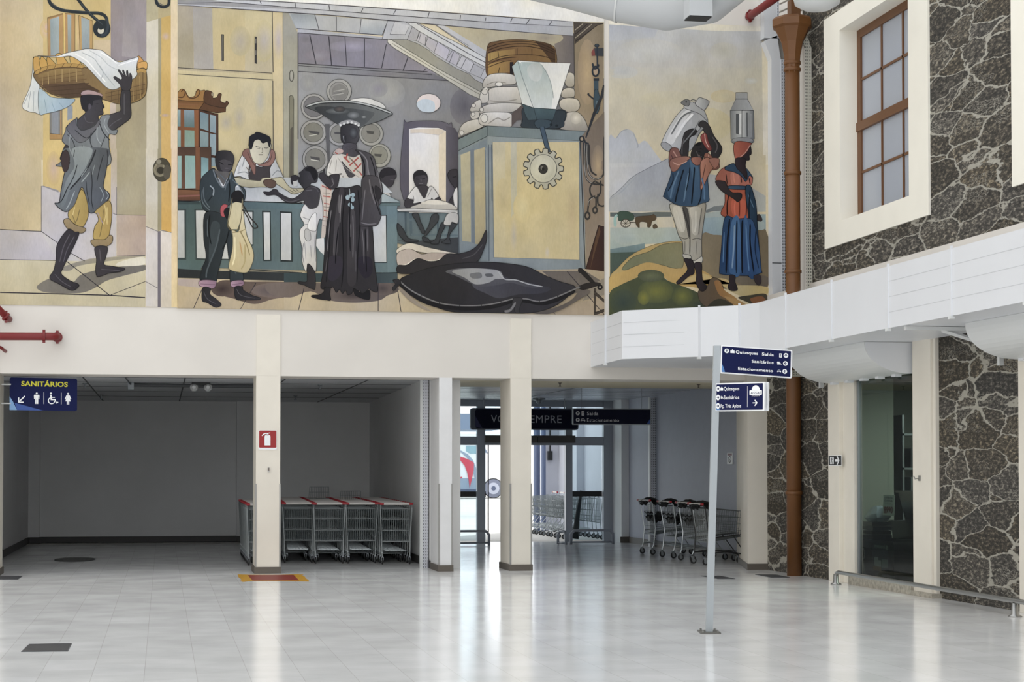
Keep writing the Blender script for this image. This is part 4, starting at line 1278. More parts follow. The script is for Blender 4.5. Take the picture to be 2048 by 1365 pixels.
S 3e4145 +1.3: 320,520 350,500 375,510 370,560 320,620 280,670 265,660 300,590
S 3a3d42 +1.3: 55,575 100,620 140,690 210,705 215,718 150,722 110,710 60,650
S 3a3d42 +1.2: 250,680 290,690 310,720 260,715
S 3a3d42 +1.3: 400,570 430,590 400,650 385,700 370,735 310,730 350,700 370,650
S 3a3d42 +1.3: 470,570 500,580 522,580 470,650 460,690 468,730 400,725 440,690
S c3c2c2>adacac@0 +1.3: 420,555 450,500 524,500 524,575 480,565 465,590 420,585
# cloth with food
S d8d0c4>cfc6ba@0 +1: 55,775 150,730 300,765 440,795 520,812 440,812 380,815 300,810 210,795 150,778 60,810
S c2b5ae>a89a94@0 +1: 55,810 150,775 240,815 320,805 440,812 400,850 340,872 290,872 210,850 160,890 110,908 60,905
C efe8de 2.4: 60,905 120,900 170,870 210,845
C efe8de 2.4: 240,860 330,872 400,850 440,815
S 2f2d30>37353a@0 +1.4: 60,905 130,900 210,850 300,872 380,862 440,815 540,812 640,780 700,720 745,630 750,700 730,770 690,860 640,882 500,890 300,930 180,965 60,962
C 4f4c50 2: 560,850 650,820 720,740
# shadow under sack
S 8b7f74>9c9084@0: 60,1080 100,1090 200,1180 320,1260 240,1235 140,1170
S 55504f>6a6260@0: 1100,1270 1250,1245 1400,1180 1480,1100 1560,1110 1420,1200 1300,1262 1200,1285
# great dark sack
S 2a292d>37363d@0 +1.6: 80,1010 180,965 300,925 460,895 640,880 800,880 960,895 1080,920 1200,980 1320,1030 1440,1070 1400,1130 1280,1220 1120,1270 900,1278 700,1275 500,1268 340,1220 200,1130 100,1060
S 4a4a55>3c3c46@0: 700,960 860,980 960,1020 1100,1050 1250,1080 1180,1120 1000,1130 850,1160 740,1120 640,1060
S 5f6068>4c4c56@90: 430,950 560,925 760,930 860,950 890,1010 980,1015 1100,1045 1190,1070 1080,1075 940,1040 820,1060 700,1070 620,1040 520,990
S 8f9196>9fa1a6@0: 480,950 600,928 760,932 850,950 880,1005 820,1010 760,1040 660,1050 580,1000
S 6e7076: 620,970 700,960 710,1000 640,1005
S 5c5e64: 740,970 790,968 800,990 750,992
C b0b2b8 2: 840,950 890,1010 980,1018 1080,1050 1190,1070
C 1f1e22 8: 60,1030 160,1120 280,1190 440,1230 640,1240 820,1220 960,1180 1060,1180 1180,1200 1300,1170 1440,1100
C 77767a 2.6: 60,1015 150,1090 260,1150 380,1195 520,1215 700,1215 840,1195 960,1165 1060,1165 1160,1185 1280,1155 1420,1095 1480,1070
L 2a292c 1.4: 240,1130 240,1170
L 2a292c 1.4: 380,1185 385,1210
L 2a292c 1.4: 540,1205 540,1230
L 2a292c 1.4: 710,1205 710,1228
L 2a292c 1.4: 860,1180 865,1205
L 2a292c 1.4: 1160,1175 1165,1195
L 2a292c 1.4: 1300,1140 1305,1165
S 2f2e33 +1: 20,1020 60,1010 85,1040 60,1060 30,1100 15,1080 40,1050
S 3a393e +1.2: 960,1160 1010,1155 1030,1170 1010,1230 1000,1275 970,1265 960,1220 900,1275 880,1265 940,1220
S 77767c: 890,1255 930,1245 970,1190 975,1210 940,1260 900,1272
@right
#1210 30 .219849
P c6c9cc>c9c6bf@90: 35,85 1430,85 1430,480 35,480
P cbc8be>cec09c@90: 35,480 1475,480 1475,1365 35,1365
P b4b9c6>c6c9cc@90: 35,85 500,90 450,200 35,240
R d3d4d2>cac9c4: 400,330 300,110
R c4c2b4>c9c7bf: 1080,330 130,80
R cbc3a8>ccc6b2: 560,780 260,90
R d0c39c>cdc2a0: 900,1000 260,160
R cfc6a8>cec1a0: 1080,740 120,60
R d3d6d8>c9c7bf: 1330,600 60,30
R bdc0c4>c8c8c4: 160,520 140,60
P ece8da>e6e1d0@0: 35,40 1440,40 1440,150 1000,145 400,112 35,86
P e0d8c4: 1425,150 1485,340 1485,1365 1440,1365
# sugarloaf
S b6b9bd>c2c4c6@90: 35,1130 100,1125 150,1060 205,1042 250,1065 300,1170 350,1145 390,1165 460,1260 540,1365 640,1500 640,1700 35,1700
C a2a6ac 2.4: 255,1070 280,1130 300,1190 290,1210
C 9fa3a9 1.6: 100,1128 150,1060 205,1042
P c2c4c6>c9c9c8@90: 35,1350 640,1350 640,1600 35,1600
#1210 320 .241713
P c0c1c4>bcbec0@90: 42,60 560,60 560,420 42,420
S a3a6aa>adb0b3@90: 42,315 130,240 220,150 320,90 420,40 520,-10 700,-20 850,100 860,430 42,430
C 6f7276 1: 42,312 130,238 220,148 320,88 420,38 520,-12
P cec1a0>cbc0a8@90: 700,-40 1330,-40 1330,300 1150,190 960,130 850,120 760,-10
P a9acb0>b3b7b6@90: 840,115 960,130 1150,190 1330,300 1330,430 840,430
P 9fa4ab: 42,315 100,290 300,100 150,260 42,330
P c9c3b4>c3c0b4@0: 42,430 560,420 560,560 42,560
P 5d6667>6b7272@0: 42,435 300,440 420,430 545,432 550,470 300,475 42,470
P 727a7e>7b8388@0: 835,420 900,385 980,375 980,420 900,425 835,440
P cdc5b2: 420,480 560,472 570,550 440,565
P b0bab4>a3b5b4@90: 42,560 600,560 640,680 300,700 42,780
P 9aaeb4>8ea5ac@90: 800,450 1330,450 1330,640 800,630
P a6b2b0: 820,440 1000,420 1000,470 830,480
R a3b2b4>b0bcb8: 200,660 120,50
P 7d969e>587078@90: 42,740 330,690 330,780 42,850
P 4d5f58>4a5650@90: 42,770 300,760 200,900 42,970
S 8b7d62>77684f@0: 800,630 900,620 980,625 1100,640 1330,580 1340,1060 800,1000
S c0a568>b59a66@0 +1: 42,965 100,900 200,800 330,730 480,685 640,675 640,740 700,900 42,1100
S 767c60>8a8560@0 +1: 140,905 180,850 240,800 360,760 480,700 640,690 650,760 640,890 560,895 470,870 350,855 250,880 180,910
S c8a560>bd9a5c@0: 42,970 200,910 340,850 480,875 560,900 760,900 880,960 900,1000 820,1060 700,1050 560,1030 420,930 200,1000 42,1100
S c3ab78>cdb070@0: 590,1030 700,970 800,940 900,980 1000,1060 1100,1100 1330,1100 1330,1050 1080,1040 960,980
S 7a7060>665c52@0: 1060,960 1330,960 1330,1050 1200,1045 1100,1020
S bdb08a>c9b070@0: 1000,1060 1080,1040 1330,1050 1330,1120 1160,1130 1080,1110
S 50583c>47503c@0: 42,1100 120,1040 240,985 330,950 420,925 520,1000 680,1060 780,1110 840,1200 860,1260 42,1290
R 7a7a38>545c3c: 420,1090 150,100
R 8a8838>666a3a: 320,1140 50,60
R 75783c>4f583c: 640,1130 90,80
R 3c4a44>4a5440: 150,1180 110,110
R 3a4440>4c543c: 780,1200 90,50
R 6b7050>545a44: 380,960 110,50
S 5c5046>6f5a42@0 +1: 770,1090 850,1040 870,990 910,975 950,1000 980,1060 1000,1140 1060,1200 900,1230 800,1190
S 966a42>b08850@0: 905,1010 950,1005 990,1080 1080,1140 1130,1210 1090,1215 1000,1150 940,1110
S b08a58: 990,1130 1100,1160 1180,1210 1120,1215 1030,1170
S 3b3c34>4c463a@0: 880,1180 960,1150 1060,1200 1100,1240 1160,1240 1240,1215 1180,1180 1100,1140 1200,1120 1330,1110 1340,1190 1300,1250 860,1262
S 8a5a3c: 1200,1150 1300,1130 1330,1180 1250,1200
# cart and oxen
S 41564a +0.6: 100,450 130,425 190,428 235,455 230,500 120,505 110,480
E 4a4238: 170,525 42,36
E c3bcab: 170,525 35,29
L 4a4238 1: 135,525 205,525
L 4a4238 1: 170,495 170,555
L 4a4238 1: 145,502 195,548
L 4a4238 1: 195,502 145,548
L 4a4238 1.6: 200,515 260,520
S 9cc0b8: 75,470 95,450 105,460 95,490 95,545 75,550 70,500
S 5a4a38 +0.6: 250,490 270,470 380,460 400,450 425,475 415,500 390,510 375,555 350,555 345,520 290,515 285,560 270,555 255,530
S 5f5242: 395,540 420,530 435,560 400,570
# lantern at right edge
S a5b4b2: 1250,515 1310,510 1315,575 1255,575
S 3a3234 +0.8: 1250,470 1275,450 1300,490 1290,510 1255,500
# man: can
#1210 30 .219849
S c6c8ca>9a9c9f@20 +1.3: 515,1160 560,1060 640,930 720,845 760,835 880,900 935,970 920,1020 860,1080 770,1240 620,1240 590,1245 520,1180
S d8d9da: 560,1130 700,900 780,870 700,1010 640,1140 600,1180
S a5a7aa: 800,880 900,950 880,1020 780,1060 790,980
E 9d9fa2 +1.3 r35: 560,1200 60,32
S b9bbbd>9a9c9f@0 +1.3: 720,845 760,800 830,800 900,870 935,970 860,900
S c3c5c7>86888c@0 +1.3: 840,770 865,752 940,780 942,810 905,865 870,850 820,810
S 77787a +1.2: 690,800 730,770 770,780 765,820 740,830
E 3c3d40: 738,792 8,7
C 55565a 1.4: 770,785 800,770 830,785 800,800
# woman can
P 9a9da0>a9acae@0 +1.3: 1188,708 1295,708 1295,765 1188,765
P 8d9094>b5b8ba@0 +1.3: 1190,765 1295,765 1350,870 1138,870
P 7c8084>c9cccd@0 +1.3: 1138,870 1245,870 1245,1130 1145,1130
P c9cccd>6c7074@0 +1.3: 1245,870 1350,870 1358,1130 1245,1130
P 5c6064: 1190,900 1220,900 1220,1090 1190,1080
E 7c8286 +1.3: 1250,1148 105,32
E 96999c: 1250,1138 95,20
# woman head
S 3a3236>2e282c@0 +1.2: 1200,1290 1220,1180 1300,1170 1325,1200 1330,1265 1312,1280 1312,1320 1270,1330 1275,1400 1190,1400
S b5604c>a04e3e@0 +1.3: 1180,1160 1325,1165 1320,1190 1280,1260 1190,1320
C d8a090 1.4: 1322,1180 1270,1260 1192,1318
# man arms & head
S 3c393a>2c2a2c@0 +1.4: 850,1010 860,980 890,962 930,985 960,1030 990,1100 1065,1220 1010,1330 990,1345 960,1310 960,1240 900,1060
S 3a3738>2c2a2c@0 +1.4: 820,1040 780,1040 720,1080 690,1220 670,1290 720,1320 750,1310 760,1220 770,1120 840,1080
P 8b8d90 +1: 818,1090 875,1020 895,1030 840,1105
S 34302f>27252a@0 +1.3: 820,1180 880,1160 930,1200 950,1230 900,1290 860,1340 810,1330 780,1270
S 9a4a44>7d3c3a@0 +1.3: 868,1110 900,1075 925,1090 940,1150 970,1220 940,1235 890,1170
C d8b0a0 1.6: 905,1080 915,1150 945,1210
S 1e1c1e: 820,1190 850,1160 880,1170 860,1190
L 18171a 1.2: 862,1215 890,1225
L 8c6c64 1.2: 840,1270 862,1285
S 7d5048>96685c@0 +1.4: 590,1230 660,1215 690,1280 730,1310 770,1290 780,1365 600,1400
C c09080 2: 620,1240 660,1300 720,1345 770,1330
C 55383a 1.6: 600,1270 640,1340 720,1365
S 96604f>7d5044@0 +1.4: 900,1280 940,1260 1010,1330 1035,1340 1030,1400 930,1400
C c09080 2: 940,1270 950,1330 1000,1365
#1210 320 .241713
# man shirt
S 2d4560>3c5878@0 +1.5: 560,-10 780,-10 840,60 850,180 858,300 850,345 720,382 600,375 490,310 485,290 530,170 550,90
S 4a6a8a>34506e@90: 700,0 760,20 780,200 760,370 720,375 730,200
S 3f5c7c: 520,250 600,150 570,280 540,330
C 141c28 3: 650,80 620,180 590,300 580,350
C 141c28 3: 740,60 730,200 715,370
C 141c28 2.6: 830,120 800,230 790,320 770,370
C 141c28 2: 560,110 560,180 520,260
S 8a5c50>a87464@0 +1.4: 540,0 660,-30 700,-10 640,30 590,90 550,90
C c89888 2: 560,20 610,40 680,10
S a87060>8a5448@0 +1.4: 720,-20 790,-20 800,30 750,45 715,10
S b87c68>94604e@0 +1.5: 790,20 850,-20 900,30 905,60 870,100 795,250 790,150
C 5c3830 1.6: 830,40 810,140 795,220
S 9c685a +1.3: 860,-10 940,-10 935,50 905,70 880,40
# pants
S b9b5a8>9c978a@0 +1.5: 535,370 640,385 740,385 830,360 820,480 800,640 800,790 790,820 720,830 705,790 650,780 640,680 610,630 570,500
S 4f4c4a: 640,400 680,400 700,500 705,640 690,640 670,540
S cfcabd>aaa598@0: 700,400 790,400 790,520 760,620 720,600 715,500
S cdc8bb: 560,400 630,400 660,560 640,600 600,560
C 3a3836 2: 640,390 670,480 700,600 700,780
C 6f6c64 1.8: 620,640 660,655 700,640
C 6f6c64 1.8: 720,660 760,650 800,660
C 77736a 1.6: 660,670 660,770
C 77736a 1.6: 760,670 750,790
S b9b5a8 +1.4: 640,780 700,790 710,815 660,820
S c6c2b6 +1.4: 700,815 740,835 800,800 800,850 740,860
S 372f36>2b252a@0 +1.4: 655,820 720,830 735,880 735,940 690,965 620,1025 590,1022 600,1000 670,930 680,890
S 372f36>2b252a@0 +1.4: 738,860 795,855 800,940 810,1010 840,1045 830,1075 800,1088 770,1060 752,1010 755,940
# woman dress
S 9c5a4c>c07060@0 +1.4: 990,60 1040,40 1090,60 1150,100 1210,130 1220,160 1195,215 1040,230 1005,200 990,180 925,175 915,150 950,90
S c47868: 1040,110 1100,120 1110,200 1050,210
C 2a1c1c 2: 1000,120 1010,200
C 2a1c1c 2: 1120,120 1130,190
C 2a1c1c 2: 1190,150 1200,200
S 34506c>2c4058@0 +1.4: 995,60 1060,30 1090,60 1160,110 1170,160 1160,180 1120,130 1060,100 1000,85
S 34506c +1.3: 1160,70 1200,110 1220,150 1195,130 1170,170
S 3a2e32>2c2428@0 +1.2: 1080,-10 1160,-10 1160,60 1175,110 1170,160 1130,110 1085,60
S a5523e>b85a42@0 +1.5: 1010,240 1180,245 1190,330 1185,480 1080,485 960,455 990,360
S c8604a: 1050,330 1160,340 1160,470 1060,465
C 2a1414 2.4: 1030,260 1010,360 1010,460
C 5c2420 2.4: 1160,260 1170,360 1165,480
S 3c5a7a>2a405a@0 +1.4: 1030,215 1190,220 1195,245 1035,242
S 2c4660>1e3048@0 +1.5: 1160,245 1200,215 1240,330 1255,440 1260,560 1290,900 1290,930 1180,960 1180,700 1185,480
C 4f7090 1.8: 1180,280 1230,400
C 10161f 2: 1200,250 1190,400 1200,600
S 27446c>35588a@0 +1.6: 990,480 1080,490 1180,485 1230,520 1270,700 1290,900 1290,935 1200,958 1060,955 960,945 945,920 960,750
S 4a74a8>3a6090@90: 1050,500 1110,500 1120,930 1030,930 1030,700
S 3f6496>2c4c7c@90: 1150,510 1180,510 1250,930 1180,940
C 0f1624 3.6: 1030,490 1010,700 1000,940
C 0f1624 3.6: 1135,500 1130,700 1135,940
C 0f1624 3: 1200,530 1200,700 1230,930
C 5c88b8 2: 985,600 975,850
S 3a3236>2c262a@0 +1.4: 915,175 990,180 1010,220 1050,270 1120,275 1130,310 1100,350 1060,320 980,270 930,220
S 332b30>2b252a@0 +1.3: 1030,955 1075,960 1075,1010 1095,1070 1070,1085 1030,1078 1015,1050 1028,1010
S 3a3238 +1: 1230,960 1280,955 1290,1010 1270,1040 1240,1010
#1210 30 .219849
C 6f7274 3: 600,1090 700,930 790,880
C e9eaea 5: 640,1120 720,990 800,900
C 74777a 2.4: 700,1180 800,1060 860,960
L e4e6e6 5: 1230,900 1228,1090
L 5c6064 2.4: 1290,890 1292,1110
L 9da1a4 3: 1325,900 1328,1110
C 5a5658 2.4: 720,1110 700,1200 700,1270
C 5a5658 2.4: 975,1110 1020,1190 1000,1260
C 5a5658 1.6: 830,1240 850,1290 880,1290
L 14121a 1: 842,1240 866,1250
#1210 320 .241713
C 5c7c9c 3: 610,90 560,220 540,320
C 5c7c9c 3: 690,110 670,230 650,350
C 5478a0 3: 800,150 820,250 820,330
C 141c28 1.8: 700,60 690,160 670,260
C 7f9fc0 3: 1070,540 1065,700 1050,900
C 1a2a44 3: 1090,500 1085,700 1085,940
C 5a86b8 2.4: 1165,540 1175,740 1190,920
C 1a2a44 2: 1250,560 1240,740 1270,900
C e0705a 3: 1075,340 1070,400 1075,460
C 7c2c22 2.4: 1110,340 1112,400 1108,470
C d88874 2.4: 1060,110 1070,190
C d5d1c4 3: 590,420 620,530 640,600
C d5d1c4 3: 750,420 750,540 740,600
C 6f6c64 2: 800,400 780,540 775,620
"""
GAIN = 0.95
def catmull(pts, closed, n=5):
    m = len(pts); out = []
    for i in range(m if closed else m-1):
        if closed: p0, p1, p2, p3 = pts[i-1], pts[i], pts[(i+1)%m], pts[(i+2)%m]
        else: p0, p1, p2, p3 = pts[max(i-1,0)], pts[i], pts[i+1], pts[min(i+2,m-1)]
        for k in range(n):
            t = k/n; t2 = t*t; t3 = t2*t
            out.append(tuple(.5*((2*p1[j])+(-p0[j]+p2[j])*t+(2*p0[j]-5*p1[j]+4*p2[j]-p3[j])*t2+(-p0[j]+3*p1[j]-3*p2[j]+p3[j])*t3) for j in (0,1)))
    if not closed: out.append(pts[-1])
    return out
def clip(poly, x0, x1, y0, y1):
    for ax, lim, sgn in ((0,x0,1),(0,x1,-1),(1,y0,1),(1,y1,-1)):
        out = []; n = len(poly)
        for i in range(n):
            a, b = poly[i], poly[(i+1)%n]; da = (a[ax]-lim)*sgn; db = (b[ax]-lim)*sgn
            if da >= 0: out.append(a)
            if (da >= 0) != (db >= 0):
                t = da/(da-db); out.append(tuple(a[j]+(b[j]-a[j])*t for j in (0,1)))
        poly = out
        if len(poly) < 3: return []
    return poly
class Panel:
    def __init__(s, name, label, rect, zlo, zhi):
        s.name, s.label, s.rect, s.zlo, s.zhi = name, label, rect, zlo, zhi
        s.v = []; s.f = []; s.c = []; s.k = 0
    def face(s, pts, colf, back=False):
        s.k += 1; y = W-.012-s.k*5e-5
        q = clip(pts, s.rect[0], s.rect[1], -200, 700)
        if not q: return
        ws = []
        for p in q:
            v = onY(p[0], p[1], W-.012); ws.append((v.x, min(max(v.z, s.zlo), s.zhi), p))
        o = len(s.v); s.v += [(a, y, b) for a, b, _ in ws]
        ar = sum(ws[i][0]*ws[(i+1)%len(ws)][1]-ws[(i+1)%len(ws)][0]*ws[i][1] for i in range(len(ws)))
        idx = list(range(o, o+len(ws))); cs = [colf(*p) for _, _, p in ws]
        if ar < 0: idx.reverse(); cs.reverse()
        s.f.append(idx); s.c += cs
    def fan(s, cx, cy, rx, ry, c0, c1, n=20):
        s.k += 1
        ring = [(cx+rx*math.cos(2*math.pi*i/n), cy+ry*math.sin(2*math.pi*i/n)) for i in range(n)]
        mid = [(cx+rx*.6*math.cos(2*math.pi*i/n), cy+ry*.6*math.sin(2*math.pi*i/n)) for i in range(n)]
        cm = tuple(c0[j]*.35+c1[j]*.65 for j in range(3))
        y = W-.012-s.k*5e-5
        for i in range(n):
            j = (i+1)%n
            for poly, cc in (([(cx,cy), mid[i], mid[j]], [c0, cm, cm]), ([mid[i], ring[i], ring[j], mid[j]], [cm, c1, c1, cm])):
                if any(p[0] < s.rect[0] or p[0] > s.rect[1] for p in poly): continue
                ws = [onY(p[0], p[1], W-.012) for p in poly]
                o = len(s.v); s.v += [(a.x, y, min(max(a.z, s.zlo), s.zhi)) for a in ws]
                ids = list(range(o, o+len(ws))); cs = list(cc)
                ar = sum(ws[i2].x*ws[(i2+1)%len(ws)].z-ws[(i2+1)%len(ws)].x*ws[i2].z for i2 in range(len(ws)))
                if ar < 0: ids.reverse(); cs.reverse()
                s.f.append(ids); s.c += cs
    def ribbon(s, pts, w, colf, closed=False):
        n = len(pts)
        if closed: pts = pts+[pts[0], pts[1]]
        L_, R_ = [], []
        m = len(pts)
        for i in range(m):
            a = pts[max(i-1,0)]; b = pts[min(i+1,m-1)]; dx, dy = b[0]-a[0], b[1]-a[1]; l = math.hypot(dx, dy) or 1
            ww = w/2
            if not closed and (i == 0 or i == m-1) and m > 3: ww *= .45
            L_.append((pts[i][0]-dy/l*ww, pts[i][1]+dx/l*ww)); R_.append((pts[i][0]+dy/l*ww, pts[i][1]-dx/l*ww))
        k0 = s.k
        for i in range(m-1):
            s.k = k0; s.face([L_[i], L_[i+1], R_[i+1], R_[i]], colf)
        s.k = k0+1
    def build(s):
        x0 = onY(s.rect[0], 300, W).x; x1 = onY(s.rect[1], 300, W).x
        o = len(s.v); s.v += [(x0,W-.012,s.zlo),(x1,W-.012,s.zlo),(x1,W-.012,s.zhi),(x0,W-.012,s.zhi),(x0,W-.0005,s.zlo),(x1,W-.0005,s.zlo),(x1,W-.0005,s.zhi),(x0,W-.0005,s.zhi)]
        for f in ((0,1,2,3),(0,4,5,1),(1,5,6,2),(2,6,7,3),(3,7,4,0)):
            s.f.append([i+o for i in f]); s.c += [rgb('d8cdb4')[:3]]*4
        me = bpy.data.meshes.new(s.name); me.from_pydata(s.v, [], s.f); me.materials.append(M_mural)
        at = me.color_attributes.new('Col', 'FLOAT_COLOR', 'CORNER')
        buf = []
        for c in s.c: buf += [c[0]*GAIN, c[1]*GAIN, c[2]*GAIN, 1.0]
        at.data.foreach_set('color', buf); me.update()
        ob = bpy.data.objects.new(s.name, me); COL.objects.link(ob); tag(ob, s.label, 'mural', 'painted mural panels on the far wall')
PAN = {'left': Panel('mural_panel', 'painted mural panel of barefoot man carrying a bread basket on his head', (-60, 355), 4.085, 9.2),
       'center': Panel('mural_panel', 'wide painted mural panel of an old grocery with counter, sacks and mill', (355.5, 1208), 4.075, 9.2),
       'right': Panel('mural_panel', 'painted mural panel of two people carrying metal milk cans by a river', (1218, 1548), 3.97, 8.86)}
def hexl(h):
    c = [int(h[i:i+2], 16) for i in (0, 2, 4)]; m = .3*c[0]+.59*c[1]+.11*c[2]
    return tuple(lin(min(255, (m+(q-m)*.82)*1.0+1)) for q in c)
def parse_mural():
    pan = None; ox = oy = 0; sc_ = 1
    for line in MTEXT.strip().split('\n'):
        line = line.strip()
        if not line or line.startswith('# '): continue
        if line[0] == '@': pan = PAN[line[1:]]; continue
        if line[0] == '#':
            a = line[1:].split(); ox, oy, sc_ = float(a[0]), float(a[1]), float(a[2]); continue
        spec, crd = line.split(':'); sp = spec.split(); kind = sp[0]
        nums = [tuple(float(q) for q in c.split(',')) for c in crd.split()]
        T = lambda p: (ox+p[0]*sc_, oy+p[1]*sc_)
        if kind == 'GEAR':
            cx, cy = T((1195, 148)); pts = []; n = 13
            for i in range(n):
                for da, r in ((-.36,.80),(-.24,.98),(.0,1.0),(.24,.98),(.36,.80),(.5,.78)):
                    a = (i+da)*2*math.pi/n; pts.append((cx+157*sc_*r*math.cos(a), cy+160*sc_*r*math.sin(a)))
            pan.ribbon(pts, 2.6, lambda x, y: hexl('3b3c3a'), True)
            pan.face(pts, lambda x, y: hexl('b4b19e')); pan.ribbon(pts, 1.4, lambda x, y: hexl('3b3c3a'), True)
            continue
        cs = sp[1]; ang = None
        if '@' in cs: cs, ang = cs.split('@')
        cc = cs.split('>'); c0 = hexl(cc[0]); c1 = hexl(cc[-1]); out = None; wid = None; rot = 0
        for q in sp[2:]:
            if q[0] == '+': out = float(q[1:])
            elif q[0] == 'r': rot = math.radians(float(q[1:]))
            else: wid = float(q)
        if kind == 'R':
            (cx, cy), (rx, ry) = T(nums[0]), nums[1]; rx *= sc_; ry *= sc_
            if pan: pan.fan(cx, cy, rx, ry, c0, c1)
            continue
        if kind == 'E':
            (cx, cy), (rx, ry) = T(nums[0]), nums[1]; rx *= sc_; ry *= sc_; pts = []
            for i in range(26):
                a = 2*math.pi*i/26; x, y = rx*math.cos(a), ry*math.sin(a)
                pts.append((cx+x*math.cos(rot)-y*math.sin(rot), cy+x*math.sin(rot)+y*math.cos(rot)))
        else:
            pts = [T(p) for p in nums]
        if kind in ('L', 'C'):
            if kind == 'C': pts = catmull(pts, False)
            pan.ribbon(pts, wid, lambda x, y: c0); continue
        if kind == 'S': pts = catmull(pts, True)
        if ang is None: cf = lambda x, y: c0
        else:
            a = math.radians(float(ang)); ux, uy = math.cos(a), math.sin(a)
            ds = [p[0]*ux+p[1]*uy for p in pts]; lo, hi = min(ds), max(ds)
            def cf(x, y, ux=ux, uy=uy, lo=lo, hi=hi, c0=c0, c1=c1):
                t = min(max((x*ux+y*uy-lo)/((hi-lo) or 1), 0), 1); return tuple(c0[j]*(1-t)+c1[j]*t for j in range(3))
        pan.face(pts, cf)
        if out:
            dk = tuple(min(c1[j]*.22+.008, .09) for j in range(3))
            pan.ribbon(pts, out*.85, lambda x, y, dk=dk: dk, True)
parse_mural()
for p in PAN.values(): p.build()

# ================================================================ ducts, pipes, fixtures
def cat_box(name, m, label, cat, mb, group=None, **kw):
    o = mb.build(name, m, **kw); return tag(o, label, cat, group)
# --- white panelled service duct wrapping the corner
ZT, ZB = 3.96, 3.24
dp = [(6.72, W-.001), (6.68, 25.85), (7.64, 25.08), (8.13, 24.68), (8.25, 24.2), (8.25, 5.0)]
inner = [(9.46, 5.0), (9.46, W-.001)]
d = empty('service_duct', (8.3, 22, ZB), 'white panelled service duct boxed around the upper corner and stone wall', 'duct')
rebase(MB().prism(dp+inner, ZB, ZT), d.location).build('duct_body', M_white, d)
def seam(pxa, zz=ZT):
    v = onZ(pxa[0], pxa[1], ZT); return v
seams = [(6.69, 26.9, 1, 0), (7.64, 25.08, .7, .7), (8.12, 24.69, .7, .7)]+[(8.25, y, 1, 0) for y in (23.1, 21.4, 19.6, 17.9, 16.2)]
for x, y, nx, ny in seams:
    s_ = MB().box(x-.016, y-.012, ZB-.02, x+.012, y+.012, ZT+.03)
    rebase(s_, d.location).build('seam_strip', M_white, d)
    rebase(MB().box(x-.03, y-.03, ZB-.035, x+.02, y+.035, ZB-.005), d.location).build('panel_clip', M_whitem, d)
gr = MB()
def edge_line(a, b, z):
    dx, dy = b[0]-a[0], b[1]-a[1]; l = math.hypot(dx, dy); nx, ny = dy/l, -dx/l
    if nx > 0: nx, ny = -nx, -ny
    gr.prism([(a[0]+nx*.002, a[1]+ny*.002), (b[0]+nx*.002, b[1]+ny*.002), (b[0]-nx*.004, b[1]-ny*.004), (a[0]-nx*.004, a[1]-ny*.004)], z, z+.005)
for z in (3.42, 3.6, 3.78):
    edge_line((6.72, 27.9), (6.68, 25.9), z); edge_line((6.7, 25.83), (7.62, 25.1), z); edge_line((8.25, 19.6), (8.25, 5), z)
rebase(gr, d.location).build('panel_grooves', mat('groove_grey', 'c3c6ca', .5), d)
# --- vertical white service box in the corner
M_perf = perf_mat('perforated_white', 'c9cbd2', '3c3e48', 0, .05, .035)
v = empty('riser_duct', (9.7, 27.6, 4), 'tall white riser box with perforated edge in the corner right of the mural', 'duct')
rebase(MB().box(9.70, 27.8, ZT, 9.86, W-.015, 8.29).add(
    [(9.70,27.8,8.29),(9.86,27.8,8.29),(9.86,W-.015,8.29),(9.70,W-.015,8.29),(9.58,27.8,8.58),(9.80,27.8,8.68),(9.80,W-.015,8.68),(9.58,W-.015,8.58)],
    [(0,1,5,4),(1,2,6,5),(2,3,7,6),(3,0,4,7)]).box(9.58, 27.8, 8.63, 9.80, W-.015, 9.8), v.location).build('casing', M_white, v)
rebase(MB().box(9.86, 27.79, ZT, 9.92, 27.98, 8.29).box(9.80, 27.79, 8.64, 9.88, 27.98, 9.8), v.location).build('perforated_edge', M_perf, v)
rebase(MB().box(9.70, 27.796, 4.95, 9.86, 27.799, 4.965), v.location).build('joint_line', mat('joint_dark','44474c',.6), v)
# --- brown cast iron downpipe
v = empty('downpipe', (9.368, 25.9, 0), 'brown downpipe with flared capital running down the stone corner', 'pipe')
R0 = .112; px0, py0 = 0, 0
lathe(mb := MB(), [(R0, 0), (R0, 3.9), (R0+.0, 7.95)], (px0-.0, py0, 0), 18); mb.build('shaft', M_brown, v, smooth=True)
lathe(mb := MB(), [(R0, 7.62), (R0+.02, 7.9), (R0+.06, 8.1), (R0+.16, 8.3), (R0+.2, 8.33), (R0+.2, 8.43), (R0+.16, 8.47), (R0+.05, 8.5)], (px0, py0, 0), 8); mb.build('capital', M_brown, v)
for z in (1.25, 4.6, 6.1, 7.68, 7.78):
    lathe(mb := MB(), [(R0, z-.03), (R0+.018, z-.022), (R0+.018, z+.022), (R0, z+.03)], (px0, py0, 0), 18); mb.build('collar', M_brown, v, smooth=True)
MB().box(-.03, -.05, 8.45, .12, .12, 8.75).build('inlet', M_brown, v)
